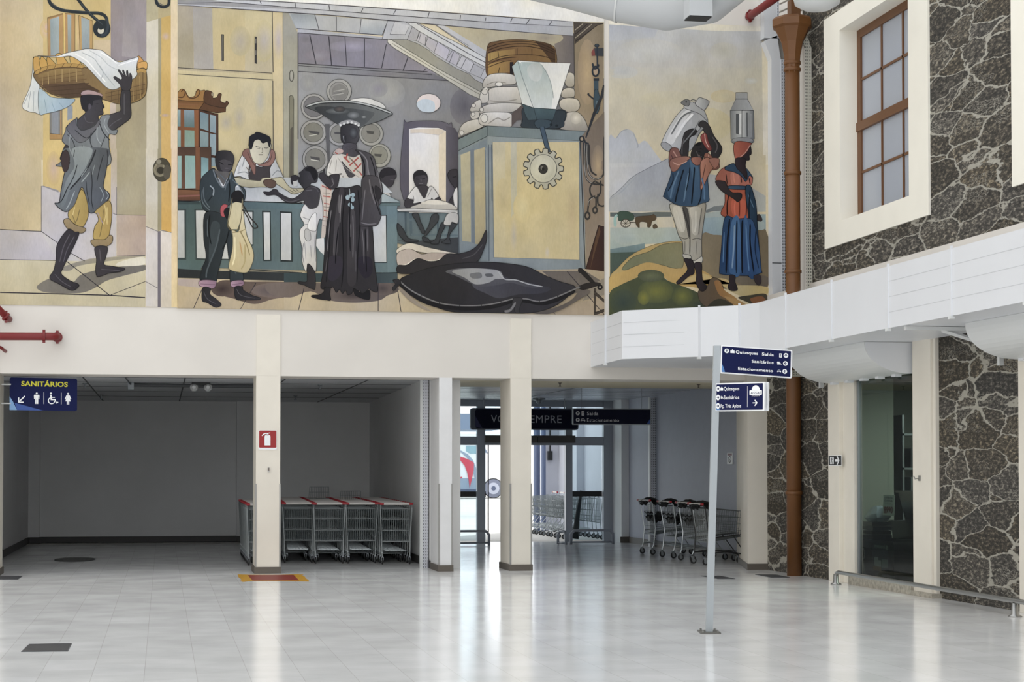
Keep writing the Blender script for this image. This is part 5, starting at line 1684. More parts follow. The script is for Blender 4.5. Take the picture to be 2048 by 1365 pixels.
# --- cream cable tray next to the downpipe
v = empty('cable_tray', (9.65, 26.15, 4), 'cream perforated cable tray between the brown downpipe and upper stone wall', 'cable tray')
rebase(MB().box(9.60, 26.0, ZT, 9.615, 26.34, 8.05).add([(9.60,26.0,8.05),(9.60,26.34,8.05),(9.5,26.34,8.35),(9.5,26.0,8.35)], [(0,1,2,3)]), v.location).build('side_plate', M_cream, v)
M_perf2 = perf_mat('perforated_cream', 'c6c3b6', '45443f', 0, .05, .034)
rebase(MB().box(9.615, 26.0, ZT, 9.715, 26.02, 8.05).add([(9.615,26.0,8.05),(9.715,26.0,8.05),(9.61,26.0,8.35),(9.5,26.0,8.35)], [(0,1,2,3)]), v.location).build('perforated_face', M_perf2, v)
# corrugated cream louvre above the downpipe
v = empty('louvre_panel', (9.8, 27.0, 8.6), 'cream corrugated louvre panel above the downpipe capital', 'panel')
for k in range(6):
    z = 8.52+k*.13
    rebase(MB().extr([(9.62, 27.2, z), (9.95, 26.5, z+.1), (9.95, 26.5, z+.2), (9.62, 27.2, z+.1)], (.05, .05, 0)), v.location).build('slat', M_cream, v)
# white rounded fabric air sock end
sk = MB(); lathe(sk, [(.02,-.28),(.2,-.27),(.33,-.2),(.36,-.08),(.36,.5)], (0,0,0), 24)
o = sk.build('air_diffuser', M_whitem, smooth=True); o.location = onY(1634, -22, 22.6); o.scale = (.9, .9, 1.0); tag(o, 'white rounded air diffuser hanging at the top edge above the cream tray', 'air diffuser')
# --- large round grey air duct overhead
v = empty('air_duct', onY(1300, -10, 22.5), 'large round pale grey ventilation duct crossing overhead', 'duct')
o = v.location
c = [onY(1040, -85, 22.9), onY(1150, -62, 22.8), onY(1250, -40, 22.6), onY(1335, -26, 22.4), onY(1400, -38, 22.0), onY(1460, -90, 21.4), onY(1500, -170, 20.9)]
R = .56
M_duct = mat('duct_sheet', 'c2c5c8', .4, .15)
rebase(MB().tube(c, R, 40, True, [.50,.52,.55,.56,.56,.56,.56]), o).build('duct_tube', M_duct, v, smooth=True)
rebase(MB().tube([c[2]+(c[2]-c[1]).normalized()*t for t in (-.012,.012)], .562, 40, False), o).build('seam_ring', M_whitem, v, smooth=True)
a = onY(1372, 36, 21.5); b = onY(1418, 5, 21.5)
rebase(MB().box(a.x, 21.35, a.z, b.x, 21.6, b.z+.06), o).build('outlet_box', M_duct, v)
rebase(MB().box(a.x+.01, 21.36, a.z-.012, b.x-.01, 21.6, a.z+.0), o).build('grille', M_black, v)
# --- red fire pipes
def red_pipe(label, path, r, flange=None, collars=()):
    v = empty('fire_pipe', path[-1], label, 'pipe', 'red fire sprinkler pipes')
    rebase(MB().tube(path, r, 14), path[-1]).build('pipe', M_red, v, smooth=True)
    for p, dr in collars:
        p = Vector(p); dr = Vector(dr).normalized()
        rebase(MB().tube([p-dr*.018, p+dr*.018], r+.02, 14), path[-1]).build('coupling', M_red, v)
        for sg in (1, -1):
            rebase(MB().box(p.x-.02, p.y-.025, p.z+sg*(r+.02)-.02, p.x+.02, p.y+.025, p.z+sg*(r+.02)+.02), path[-1]).build('clamp_bolt', M_red, v)
A = onY(-60, 673, 27.66); B = onY(102, 673.5, 27.66)
red_pipe('thick horizontal red fire pipe elbowing into the wall beside the restroom opening', [A, B, B+Vector((.06,.02,0)), B+Vector((.085,.08,0)), B+Vector((.085,.34,0))], .058, collars=[(onY(88, 673, 27.66), (1,0,0)), (B+Vector((.085,.12,0)), (0,1,0))])
A = onY(-20, 600, 27.5); B = onY(12, 634, 27.8)
red_pipe('short slanting red pipe above the thick horizontal one at left edge', [A, B, B+Vector((.03,.2,-.02))], .05, collars=[(B, (1,0,-1))])
A = onY(-20, 690, 27.7); B = onY(2, 696, 27.7)
red_pipe('thin red pipe below the thick one at left edge', [A, B, onY(11, 703, 27.98)], .025)
A = onY(1600, -38, 25.2); B = onY(1500, 32, 27.92)
red_pipe('slanting red pipe entering the cream wall near the top of the corner', [A, B, B+Vector((0,.07,-.0))], .062, collars=[(B, (-1,2.0,-1))])
# --- roller shutter boxes under the duct
def roller(label, y0, y1, x0=8.86, z1=3.235, z0=2.84, xb=9.47):
    v = empty('shutter_box', ((x0+xb)/2, (y0+y1)/2, z0), label, 'shutter box', 'rounded shutter boxes above the shop fronts')
    pr = [(xb, z1)]; n = 12
    pr += [(x0, z1)]
    for k in range(n+1):
        a = math.pi/2*k/n; pr.append((xb-.06-(xb-.06-x0)*math.cos(a), z1-.02-(z1-.02-z0)*math.sin(a)))
    pr.append((xb, z0))
    m_ = MB(); m_.extr([(x, y1, z) for x, z in pr], (0, y0-y1, 0)); rebase(m_, v.location).build('housing', M_whitem, v)
    for k in range(5):
        y = y0+.35+k*(y1-y0-.6)/4
        rebase(MB().box(xb-.13, y-.06, z0-.03, xb-.04, y+.06, z0+.005), v.location).build('bottom_clip', M_white, v)
    m_ = MB(); m_.extr([(x+.01, y0-.004, z-.005) for x, z in pr], (0, .003, 0)); rebase(m_, v.location).build('end_plate', M_white, v)
roller('white quarter-round shutter box above the shop window', 21.7, 24.5, 8.8, z1=3.238, z0=2.84)
roller('white quarter-round shutter box at the right edge of the view', 15.5, 18.75, 8.8, z1=3.238, z0=2.84)
# --- brackets under the duct
for y, lab in ((19.25, 'white triangular steel bracket under the duct against bare stone'), (25.0, 'white triangular bracket under the duct left of the shutter box')):
    v = empty('wall_bracket', (9.45, y, 2.85), lab, 'bracket', 'triangular brackets carrying the white duct')
    rebase(MB().box(9.44, y-.03, 2.8, 9.495, y+.03, 3.235), v.location).build('wall_plate', M_whitem, v)
    rebase(MB().box(8.3, y-.03, 3.19, 9.45, y+.03, 3.235), v.location).build('horizontal_arm', M_whitem, v)
    rebase(MB().tube([(9.45, y, 3.0), (8.75, y, 3.2)], .028, 4), v.location).build('brace', M_whitem, v)
tr = empty('cable_tray', (9.3, 26.0, 3.05), 'short horizontal perforated tray above the lower brown downpipe', 'cable tray')
rebase(MB().box(8.75, 25.6, 3.0, 9.45, 25.9, 3.09), tr.location).build('tray_body', perf_mat('perforated_tray2', 'b9b7aa', '504e48', 0, .035, .04), tr)
# --- perforated uprights
def upright(label, x0, x1, y, z1, m, rx0):
    v = empty('perforated_upright', ((x0+x1)/2, y, 0), label, 'upright', 'perforated cable uprights')
    rebase(MB().box(x0, y, .0, x1, y+.04, z1), v.location).build('perforated_face', m, v)
    rebase(MB().box(rx0, y, 0, x0, y+.1, z1), v.location).build('side_flange', M_whitem, v)
pa = onY(848, 1100, 29.1); pb = onY(862.5, 1100, 29.1)
upright('white perforated upright at the right end of the shopping cart bay', pa.x-.02, min(pb.x, 4.26), 29.1, 3.1, M_perf, onY(840, 1100, 29.1).x)
pa = onY(1306, 1000, 36.1); pb = onY(1319, 1000, 36.1)
upright('white perforated upright in the lobby behind the loose carts', pa.x-.04, min(pb.x, 10.04), 36.1, 3.1, M_perf, pa.x-.07)
v = empty('pull_switch', onY(862, 904, 28.95), 'small yellow and grey pull switch beside the perforated upright', 'switch'); o = v.location
rebase(MB().tube([onY(862, 904, 28.95), onY(866, 904, 28.95)], .035, 10), o).build('yellow_base', mat('yellow_plastic', 'c9a52a', .5), v)
rebase(MB().tube([onY(866, 904, 28.9), onY(870, 904, 28.6)], .02, 8), o).build('plunger', M_alu, v)
# --- hooks
def hook(p, label, nrm):
    v = empty('wall_hook', p, label, 'hook', 'small metal wall hooks'); n_ = Vector(nrm)
    s_ = Vector((0,0,1)).cross(n_)*.02
    MB().box(-.012, -.012, -.035, .012, .012, .035).build('plate', M_steel2, v)
    MB().tube([n_*.01+Vector((0,0,.0)), n_*.06+Vector((0,0,-.01)), n_*.08+Vector((0,0,.03))], .008, 6).build('prong', M_steel2, v)
hook(Vector(onY(537, 940, W-.03)), 'small metal hook below the fire extinguisher sign', (0,-1,0))
hook(Vector(onX(1839, 957, PX-.012)), 'small metal hook on the pilaster right of the shop window', (-1,0,0))
# --- bay ceiling fittings
def sprinkler(px, py, lab):
    p = onZ(px, py-4, CB); v = empty('sprinkler_head', p, lab, 'sprinkler', 'ceiling sprinkler heads')
    lathe(mb := MB(), [(.045, 0), (.045, -.012), (.015, -.02), (.012, -.07), (.03, -.075), (.03, -.085)], (0,0,0), 10); mb.build('body', M_alu, v)
sprinkler(170, 771, 'sprinkler head nearest the blue restroom sign'); sprinkler(203, 794, 'rear sprinkler head to the right of the restroom sign')
sprinkler(640, 774, 'sprinkler head over the carts nearest the opening'); sprinkler(591, 796, 'rear sprinkler head over the carts')
p = onZ(402, 765, CB); v = empty('emergency_light', p, 'twin-head emergency light on the bay ceiling', 'emergency light')
MB().box(-.16, -.03, -.05, .16, .03, 0).build('bar', M_black, v)
for s_ in (-1, 1):
    lathe(mb := MB(), [(.03,-.04),(.07,.04),(.065,.05)], (s_*.12, -.04, -.09), 12, 'Y'); mb.build('lamp_head', M_whitem, v)
p = onZ(262, 766, CB); v = empty('ceiling_conduit', p, 'thin dark conduit running along the bay ceiling', 'conduit')
rebase(MB().tube([onZ(262, 770, CB-.03), onZ(520, 773, CB-.03)], .03, 8), p).build('conduit_pipe', M_groove, v)
rebase(MB().tube([onZ(246, 750, CB-.03), onZ(262, 770, CB-.03)], .012, 6), p).build('cable', M_groove, v)
rebase(MB().box(p.x-.05, p.y-.05, CB-.12, p.x+.05, p.y+.05, CB), p).build('junction_box', M_alu, v)
p = onZ(1078, 797, EC); v = empty('ceiling_camera', p, 'small dome fitting on the lobby ceiling behind the second column', 'ceiling fitting')
lathe(mb := MB(), [(.14, 0), (.14, -.03), (.08, -.05), (.06, -.1), (.02, -.12)], (0,0,0), 16); mb.build('dome', M_alu, v)
p = onZ(1120, 766, LZ); v = empty('sprinkler_head', p, 'sprinkler head under the cream lobby beam', 'sprinkler', 'ceiling sprinkler heads')
lathe(mb := MB(), [(.04, 0), (.012, -.02), (.012, -.06), (.03, -.065)], (0,0,0), 10); mb.build('body', M_base, v)
p = onZ(1397, 769, LZ); v = empty('sprinkler_head', p, 'sprinkler head under the beam above the loose carts', 'sprinkler', 'ceiling sprinkler heads')
lathe(mb := MB(), [(.04, 0), (.012, -.02), (.012, -.06), (.03, -.065)], (0,0,0), 10); mb.build('body', M_base, v)
# --- floor items
def floor_grille(pts, lab):
    q = [onZ(*p) for p in pts]; c = sum(q, Vector())/4
    v = empty('floor_grille', c, lab, 'floor grille', 'dark rectangular floor grilles')
    cc = [a-c for a in q]
    MB().extr([(a.x, a.y, .001) for a in cc], (0, 0, .004)).build('frame', M_groove, v)
    m_ = MB(); n = 14
    for k in range(n):
        t0, t1 = (k+.1)/n, (k+.75)/n
        e = [cc[0].lerp(cc[1], t0), cc[0].lerp(cc[1], t1), cc[3].lerp(cc[2], t1), cc[3].lerp(cc[2], t0)]
        m_.extr([(a.x*.97, a.y*.97, .005) for a in e], (0, 0, .003))
    m_.build('bars', mat('grille_dark', '3c3d40', .5), v)
floor_grille([(42,1305),(58,1290),(144,1288.5),(136,1304)], 'dark grey floor grille in the left foreground')
floor_grille([(-14,1160),(-10,1153),(45,1153.5),(36,1160)], 'dark grey floor grille cut by the left edge of the view')
floor_grille([(1401,1153),(1436,1159),(1471,1159),(1441,1153)], 'dark grey floor grille behind the signpost')
floor_grille([(1510,1150),(1542,1156),(1580,1156),(1552,1150.5)], 'dark grey floor grille in front of the brown downpipe')
c = onZ(150, 1120); v = empty('manhole_cover', c, 'round worn cover set in the bay floor', 'manhole cover')
m_ = MB(); m_.add([(.34*math.cos(2*math.pi*k/28), .8*math.sin(2*math.pi*k/28), .004) for k in range(28)], [tuple(range(28))]); m_.build('cover', mat('worn_cover', '6d6d6b', .5, noise=.6, nscale=22), v)
m_ = MB(); m_.add([(.36*r*math.cos(2*math.pi*k/28), .84*r*math.sin(2*math.pi*k/28), .003+(r<1)*.003) for r in (1, .92) for k in range(28)], [(k, (k+1)%28, 28+(k+1)%28, 28+k) for k in range(28)]); m_.build('rim', M_groove, v)
# painted floor marking for extinguisher
c = onZ(548, 1157); v = empty('floor_marking', c, 'red rectangle edged with yellow tape on the floor at the column foot', 'floor marking')
yl = [(475,1149.5),(500,1150.5),(560,1150.5),(590,1149.5),(600,1148.5),(597,1150),(608,1150),(604,1152),(611,1155),(610,1157),(617,1161),(618,1164),(560,1163),(500,1163),(486,1165),(480,1163),(484,1161),(477,1155)]
MB().extr([onZ(*p)-c+Vector((0,0,.001)) for p in yl], (0,0,.0015)).build('yellow_tape', mat('yellow_tape', 'c08f22', .5, noise=.15, nscale=8), v)
MB().extr([onZ(*p)-c+Vector((0,0,.003)) for p in [(496,1151.5),(587,1151),(598,1162),(505,1162.3)]], (0,0,.0015)).build('red_field', mat('red_field', '7e1f14', .5), v)
# --- guard rail along the shop
v = empty('guard_rail', (9.2, 21, 0), 'low stainless guard rail on the floor in front of the shop window', 'rail')
q = [(9.22, 23.8, .0), (9.22, 23.8, .12), (9.22, 23.77, .16), (9.22, 23.7, .175), (9.1, 18.2, .175), (9.0, 12.0, .175)]
rebase(MB().tube(q, .028, 12), v.location).build('tube', M_steel2, v, smooth=True)
for x, y in ((9.22, 23.8), (9.1, 18.2)):
    lathe(mb := MB(), [(.075, 0), (.075, .012), (.04, .03), (.035, .15)], (x-9.2, y-21, 0), 16); mb.build('post_foot', M_steel2, v, smooth=True)

# ================================================================ signs
def arrow(S_, mb, cx, cy, s, ang, d, w=.16):
    base = [(-.5,-w/2),(.12,-w/2),(-.14,-.34),(-.02,-.44),(.5,0),(-.02,.44),(-.14,.34),(.12,w/2),(-.5,w/2)]
    a = math.radians(ang); ca, sa = math.cos(a), math.sin(a)
    S_.poly(mb, [(cx+s*(x*ca-y*sa), cy+s*(x*sa+y*ca)) for x, y in base], d)
def man_icon(S_, mb, cx, y0, h, d, skirt=False):
    k = h
    S_.poly(mb, circ(cx, y0+.92*k, .085*k, 12), d)
    if not skirt:
        S_.poly(mb, [(cx-.2*k,y0+.8*k),(cx+.2*k,y0+.8*k),(cx+.24*k,y0+.72*k),(cx+.22*k,y0+.42*k),(cx+.15*k,y0+.42*k),(cx+.13*k,y0+.7*k),(cx+.13*k,y0),(cx+.02*k,y0),(cx+.015*k,y0+.4*k),(cx-.015*k,y0+.4*k),(cx-.02*k,y0),(cx-.13*k,y0),(cx-.13*k,y0+.7*k),(cx-.15*k,y0+.42*k),(cx-.22*k,y0+.42*k),(cx-.24*k,y0+.72*k)], d)
    else:
        S_.poly(mb, [(cx-.13*k,y0+.8*k),(cx+.13*k,y0+.8*k),(cx+.27*k,y0+.48*k),(cx+.2*k,y0+.44*k),(cx+.13*k,y0+.62*k),(cx+.22*k,y0+.27*k),(cx+.1*k,y0+.27*k),(cx+.1*k,y0),(cx+.02*k,y0),(cx+.01*k,y0+.27*k),(cx-.01*k,y0+.27*k),(cx-.02*k,y0),(cx-.1*k,y0),(cx-.1*k,y0+.27*k),(cx-.22*k,y0+.27*k),(cx-.13*k,y0+.62*k),(cx-.2*k,y0+.44*k),(cx-.27*k,y0+.48*k)], d)
def wheel_icon(S_, mb, cx, y0, h, d):
    k = h; n = 20; o_ = []; i_ = []
    for j in range(n+1):
        a = math.radians(110+250*j/n); o_.append((cx+.3*k*math.cos(a), y0+.3*k+.3*k*math.sin(a))); i_.append((cx+.22*k*math.cos(a), y0+.3*k+.22*k*math.sin(a)))
    for j in range(n): S_.poly(mb, [o_[j], o_[j+1], i_[j+1], i_[j]], d)
    S_.poly(mb, circ(cx-.05*k, y0+.92*k, .08*k, 12), d)
    S_.poly(mb, [(cx-.12*k,y0+.8*k),(cx+.0*k,y0+.8*k),(cx+.02*k,y0+.62*k),(cx+.28*k,y0+.62*k),(cx+.28*k,y0+.54*k),(cx+.04*k,y0+.54*k),(cx+.05*k,y0+.44*k),(cx+.32*k,y0+.44*k),(cx+.42*k,y0+.18*k),(cx+.54*k,y0+.22*k),(cx+.57*k,y0+.14*k),(cx+.38*k,y0+.06*k),(cx+.26*k,y0+.34*k),(cx-.08*k,y0+.34*k)], d)
def circ_arrow(S_, mbw, mbn, cx, cy, r, ang, d):
    S_.poly(mbw, circ(cx, cy, r, 22), d); arrow(S_, mbn, cx, cy, r*1.35, ang, d+.001, .18)
def car_icon(S_, mb, cx, cy, s, d):
    S_.poly(mb, [(cx-.5*s,cy-.25*s),(cx-.5*s,cy+.08*s),(cx-.38*s,cy+.12*s),(cx-.28*s,cy+.36*s),(cx+.28*s,cy+.36*s),(cx+.38*s,cy+.12*s),(cx+.5*s,cy+.08*s),(cx+.5*s,cy-.25*s),(cx+.33*s,cy-.25*s),(cx+.33*s,cy-.12*s),(cx-.33*s,cy-.12*s),(cx-.33*s,cy-.25*s)], d)
def car_win(S_, mb, cx, cy, s, d): S_.poly(mb, [(cx-.28*s,cy+.1*s),(cx-.2*s,cy+.28*s),(cx+.2*s,cy+.28*s),(cx+.28*s,cy+.1*s)], d)
def door_icon(S_, mbw, mbn, cx, cy, s, d):
    S_.poly(mbw, [(cx-.32*s,cy-.5*s),(cx+.32*s,cy-.5*s),(cx+.32*s,cy+.5*s),(cx-.32*s,cy+.5*s)], d)
    run_icon(S_, mbn, cx, cy, s*.8, d+.001)
def run_icon(S_, mb, cx, cy, s, d):
    S_.poly(mb, circ(cx+.06*s, cy+.4*s, .09*s, 10), d)
    S_.poly(mb, [(cx-.1*s,cy+.28*s),(cx+.08*s,cy+.3*s),(cx+.26*s,cy+.12*s),(cx+.2*s,cy+.06*s),(cx+.08*s,cy+.14*s),(cx+.04*s,cy-.02*s),(cx+.18*s,cy-.2*s),(cx+.14*s,cy-.46*s),(cx+.05*s,cy-.46*s),(cx+.06*s,cy-.2*s),(cx-.06*s,cy-.08*s),(cx-.14*s,cy-.26*s),(cx-.32*s,cy-.28*s),(cx-.32*s,cy-.19*s),(cx-.18*s,cy-.17*s),(cx-.06*s,cy+.16*s),(cx-.14*s,cy+.18*s),(cx-.2*s,cy+.04*s),(cx-.27*s,cy+.08*s)], d)
def bags_icon(S_, mb, cx, cy, s, d):
    for x, k in ((-.3, .8), (.0, 1.0), (.32, .75)): S_.poly(mb, [(cx+(x-.17)*s,cy-.4*s),(cx+(x+.17)*s,cy-.4*s),(cx+(x+.14)*s,cy+(-.4+.7*k)*s),(cx+(x+.07)*s,cy+(-.4+.7*k)*s),(cx+(x+.05)*s,cy+(-.3+.75*k)*s),(cx+(x-.05)*s,cy+(-.3+.75*k)*s),(cx+(x-.07)*s,cy+(-.4+.7*k)*s),(cx+(x-.14)*s,cy+(-.4+.7*k)*s)], d)
def trio_icon(S_, mb, cx, cy, s, d):
    man_icon(S_, mb, cx-.4*s, cy-.5*s, s, d); man_icon(S_, mb, cx, cy-.5*s, s, d, True); wheel_icon(S_, mb, cx+.38*s, cy-.5*s, s*.8, d)
def el(name, m, par, fn, *a, **k):
    q_ = MB(); fn(q_, *a, **k); return q_.build(name, m, par)
def e_text(S_, par, m, *a, **k): return el('lettering', m, par, lambda q: S_.text(q, *a, **k))
def e_icon(S_, par, m, m2, kind, *a):
    q1, q2 = MB(), MB()
    {'arrow': lambda: circ_arrow(S_, q1, q2, *a), 'door': lambda: door_icon(S_, q1, q2, *a), 'car': lambda: (car_icon(S_, q1, *a), car_win(S_, q2, a[0], a[1], a[2], a[3]+.001)),
     'bags': lambda: bags_icon(S_, q1, *a), 'trio': lambda: trio_icon(S_, q1, *a)}[kind]()
    nm = {'arrow': 'arrow_disc', 'door': 'exit_pictogram', 'car': 'car_pictogram', 'bags': 'kiosk_pictogram', 'trio': 'restroom_pictogram'}[kind]
    o1 = q1.build(nm, m, par)
    if q2.v: q2.build('cutout', m2, o1)
def quad_on(pts, Y): return [onY(*p, Y) for p in pts]
# --- restroom sign
Y = 28.25; O = onY(19, 820.5, Y); U = onY(154, 823, Y)-O; wid = U.length; hgt = (onY(19, 755, Y)-O).length
v = empty('restroom_sign', O, 'dark blue hanging sign reading SANITÁRIOS in yellow with restroom symbols', 'sign'); 
S_ = Sign((0,0,0), U)
S_.slab(mb := MB(), rrect(0, 0, wid, hgt, .03), -.03, 0); mb.build('sign_board', M_navy, v)
mb = MB(); S_.text(mb, 'SANITÁRIOS', .23*wid/1.35*1.0, hgt*.745, hgt*.15, .002, bold=.003, w=.69*wid); mb.build('lettering', mat('sign_yellow', 'd3cf2c', .5), v)
S_.poly(mb := MB(), [(0, 0), (.11*wid, 0), (.055*wid, .24*hgt), (0, .42*hgt)], .001); mb.build('light_blue_corner', mat('sign_light_blue', '7ba3d0', .5), v)
S_.poly(mb := MB(), [(.11*wid, .0), (.5*wid, 0), (.075*wid, .22*hgt)], .001); mb.build('blue_corner', mat('sign_blue', '274a94', .5), v)
a = (.175*wid, .33*hgt); k = .055*wid
el('arrow', M_signwhite, v, lambda q: S_.poly(q, [(a[0]-k*.9,a[1]-k*.95),(a[0]-k*.9,a[1]+k*.5),(a[0]-k*.6,a[1]+k*.5),(a[0]-k*.6,a[1]-k*.35),(a[0]+k*.8,a[1]+k*1.05),(a[0]+k*1.02,a[1]+k*.83),(a[0]-k*.38,a[1]-k*.62),(a[0]+k*.55,a[1]-k*.62),(a[0]+k*.55,a[1]-k*.95)], .002))
el('man_pictogram', M_signwhite, v, lambda q: man_icon(S_, q, .40*wid, .2*hgt, .35*hgt, .002))
el('wheelchair_pictogram', M_signwhite, v, lambda q: wheel_icon(S_, q, .62*wid, .2*hgt, .36*hgt, .002))
el('woman_pictogram', M_signwhite, v, lambda q: man_icon(S_, q, .865*wid, .2*hgt, .36*hgt, .002, True))
for x in (.505, .765): el('divider', M_signwhite, v, lambda q: S_.poly(q, [(x*wid-.003,.2*hgt),(x*wid+.003,.2*hgt),(x*wid+.003,.56*hgt),(x*wid-.003,.56*hgt)], .002))
for z in (.2, .78): MB().tube([(-.12, .02, z*hgt), (.02, .0, z*hgt)], .012, 6).build('bracket_arm', M_whitem, v)
# --- exit direction sign hanging in the lobby
Y = 33.; O = onY(1145, 850, Y); U = onY(1302.5, 850.5, Y)-O; wid = U.length; hgt = .31
v = empty('direction_sign', O, 'narrow dark blue hanging sign pointing to Saída and Estacionamento', 'sign'); S_ = Sign((0,0,0), U)
S_.slab(mb := MB(), rrect(0, 0, wid, hgt, .02), -.05, 0); mb.build('frame', M_alu, v)
S_.slab(mb := MB(), rrect(.02, .02, wid-.02, hgt-.02, .01), .0, .004); mb.build('sign_board', M_navydk, v)
M_gw = mat('sign_grey_white', 'c5c8cc', .5)
for yy, t, wd in ((.215, 'Saída', .215), (.09, 'Estacionamento', .62)):
    e_icon(S_, v, M_gw, M_navydk, 'arrow', .1, yy, .038, 90, .006); e_text(S_, v, M_gw, t, .28, yy-.035, .07, .006, w=wd)
e_icon(S_, v, M_gw, M_navydk, 'door', .2, .215, .085, .006); e_icon(S_, v, M_gw, M_navydk, 'car', .2, .085, .09, .006)
S_.poly(mb := MB(), [(wid-.02,.02),(wid-.02,.12),(wid-.09,.02)], .006); mb.build('blue_corner', mat('sign_blue', '274a94', .5), v)
for x in (.18, wid-.18): MB().tube([S_.P(x, hgt, -.02), S_.P(x, EC-O.z, -.02)], .005, 5).build('hanger_wire', M_alu, v)
# --- welcome back sign
Y = 38.0; O = onY(941, 860, Y); U = Vector((1,0,0)); wid = onY(1157, 860, Y).x-O.x; hgt = .47
v = empty('welcome_sign', O, 'dark hanging sign with large letters VOLTE SEMPRE over the glass exit', 'sign'); S_ = Sign((0,0,0), U)
S_.slab(mb := MB(), rrect(0, 0, wid, hgt, .06), -.1, 0); mb.build('frame', mat('dark_frame', '5a5f68', .5, .2), v)
S_.slab(mb := MB(), rrect(.1, .03, wid-.02, hgt-.03, .05), 0, .006); mb.build('sign_board', M_navydk, v)
x = onY(982, 850, Y).x-O.x; wt = onY(1123, 850, Y).x-O.x-x
for t_, a_, b_ in (('VOLTE', 0, .43), ('SEMPRE', .475, .525)): e_text(S_, v, mat('sign_dim_white', 'a9acb2', .5), t_, x+a_*wt, .155, .17, .009, w=b_*wt)
S_.poly(mb := MB(), [(.1,.06),(.26,.03),(.16,.2),(.1,.3)], .008); mb.build('corner_motif', mat('motif_indigo', '1c1f4a', .5), v)
for x in (.3, wid-.3): MB().tube([S_.P(x, hgt, -.05), S_.P(x, EC-O.z, -.05)], .012, 5).build('hanger_rod', M_alu, v)
# --- fire extinguisher sign
O = onY(518, 896, W-.026); v = empty('extinguisher_sign', O, 'square red sign with white fire extinguisher symbol on the column', 'sign'); S_ = Sign((0,0,0), (1,0,0)); s = .265
S_.slab(mb := MB(), rrect(-.01, -.03, s+.005, s+.005, .006), 0, .003); mb.build('backing', M_signwhite, v)
S_.slab(mb := MB(), rrect(0, 0, s, s, .015), .003, .005); mb.build('red_face', mat('sign_red', '98191b', .45), v)
mb = MB(); S_.poly(mb, [(.085,.035),(.175,.035),(.175,.17)]+[(.13+.045*math.cos(math.radians(a)), .17+.035*math.sin(math.radians(a))) for a in range(0, 181, 20)][1:]+[(.085,.17)], .007)
S_.poly(mb, [(.118,.19),(.142,.19),(.142,.225),(.118,.225)], .007)
arc = [(.13+.075*math.cos(math.radians(a))-.02, .16+.068*math.sin(math.radians(a))) for a in range(75, 165, 12)]; arc2 = [(.13+.06*math.cos(math.radians(a))-.02, .16+.052*math.sin(math.radians(a))) for a in range(75, 165, 12)]
S_.poly(mb, arc+arc2[::-1], .007); S_.poly(mb, [(.1,.222),(.165,.235),(.165,.222),(.1,.21)], .0072); mb.build('extinguisher_symbol', M_signwhite, v)
# --- exit arrow sign on pilaster
O = onX(1658, 931, PX-.001); v = empty('exit_sign', O, 'small black sign with running figure and arrow on the cream pilaster', 'sign'); S_ = Sign((0,0,0), (0,-1,0)); ww = O.y-onX(1683, 931, PX).y; hh = .13
S_.slab(mb := MB(), rrect(-.01, -.01, ww+.01, hh+.01, .004), 0, .002); mb.build('backing', M_signwhite, v)
S_.slab(mb := MB(), rrect(0, 0, ww, hh, .004), .002, .004); mb.build('sign_face', M_black, v)
mb = MB(); mn = MB(); S_.poly(mb, [(.12*ww,.015),(.42*ww,.015),(.42*ww,hh-.015),(.12*ww,hh-.015)], .006); 
arrow(S_, mb, .7*ww, hh/2, .35*ww, 0, .006, .2); mb.build('arrow', M_signwhite, v); run_icon(S_, mn, .27*ww, hh/2, .12, .008); mn.build('running_figure', M_black, v)
# --- no smoking sign
O = onX(1454.5, 929, 10.04); v = empty('no_smoking_sign', O, 'small white prohibition notice on the lobby wall behind the signpost', 'sign'); S_ = Sign((0,0,0), (0,-1,0)); ww = .32; hh = .205
S_.slab(mb := MB(), rrect(0, 0, ww, hh, .004), 0, .003); mb.build('notice_sheet', M_signwhite, v)
S_.poly(mb := MB(), [(.03, hh-.05),(ww-.03,hh-.05),(ww-.03,hh-.012),(.03,hh-.012)], .005); mb.build('header_band', mat('notice_maroon', '6e2430', .5), v)
mb = MB(); n = 24
for j in range(n):
    a0, a1 = 2*math.pi*j/n, 2*math.pi*(j+1)/n; S_.poly(mb, [(ww/2+.09*math.cos(a0), .085+.06*math.sin(a0)), (ww/2+.09*math.cos(a1), .085+.06*math.sin(a1)), (ww/2+.065*math.cos(a1), .085+.043*math.sin(a1)), (ww/2+.065*math.cos(a0), .085+.043*math.sin(a0))], .005)
S_.poly(mb, [(ww/2-.06,.12),(ww/2-.045,.13),(ww/2+.06,.05),(ww/2+.045,.04)], .006); mb.build('prohibition_ring', mat('notice_dark', '37323f', .5), v)
# --- signpost
base = onZ(1418, 1266); v = empty('signpost', base, 'slim grey signpost leaning slightly, with two dark blue direction boards', 'signpost')
lean = (onY(1434, 692, base.y)-base); L_ = lean.length; up = lean.normalized()
rtv = Vector((RT.x, RT.y, 0)).normalized(); fwv = Vector((FW.x, FW.y, 0)).normalized()
M_post = mat('signpost_grey', 'a3a9ad', .4, .3)
hw = .034
pts = [rtv*a+fwv*b for a, b in ((-hw,-hw),(hw,-hw),(hw,hw),(-hw,hw))]
MB().add([p for p in pts]+[p+lean for p in pts], [(3,2,1,0),(4,5,6,7),(0,1,5,4),(1,2,6,5),(2,3,7,6),(3,0,4,7)]).build('post', M_post, v)
pts = [rtv*a+fwv*b for a, b in ((-.1,-.16),(.1,-.16),(.1,.16),(-.1,.16))]
MB().extr([p+Vector((0,0,.0)) for p in pts], (0,0,.012)).build('base_plate', mat('base_plate', '6b6a66', .5, .5), v)
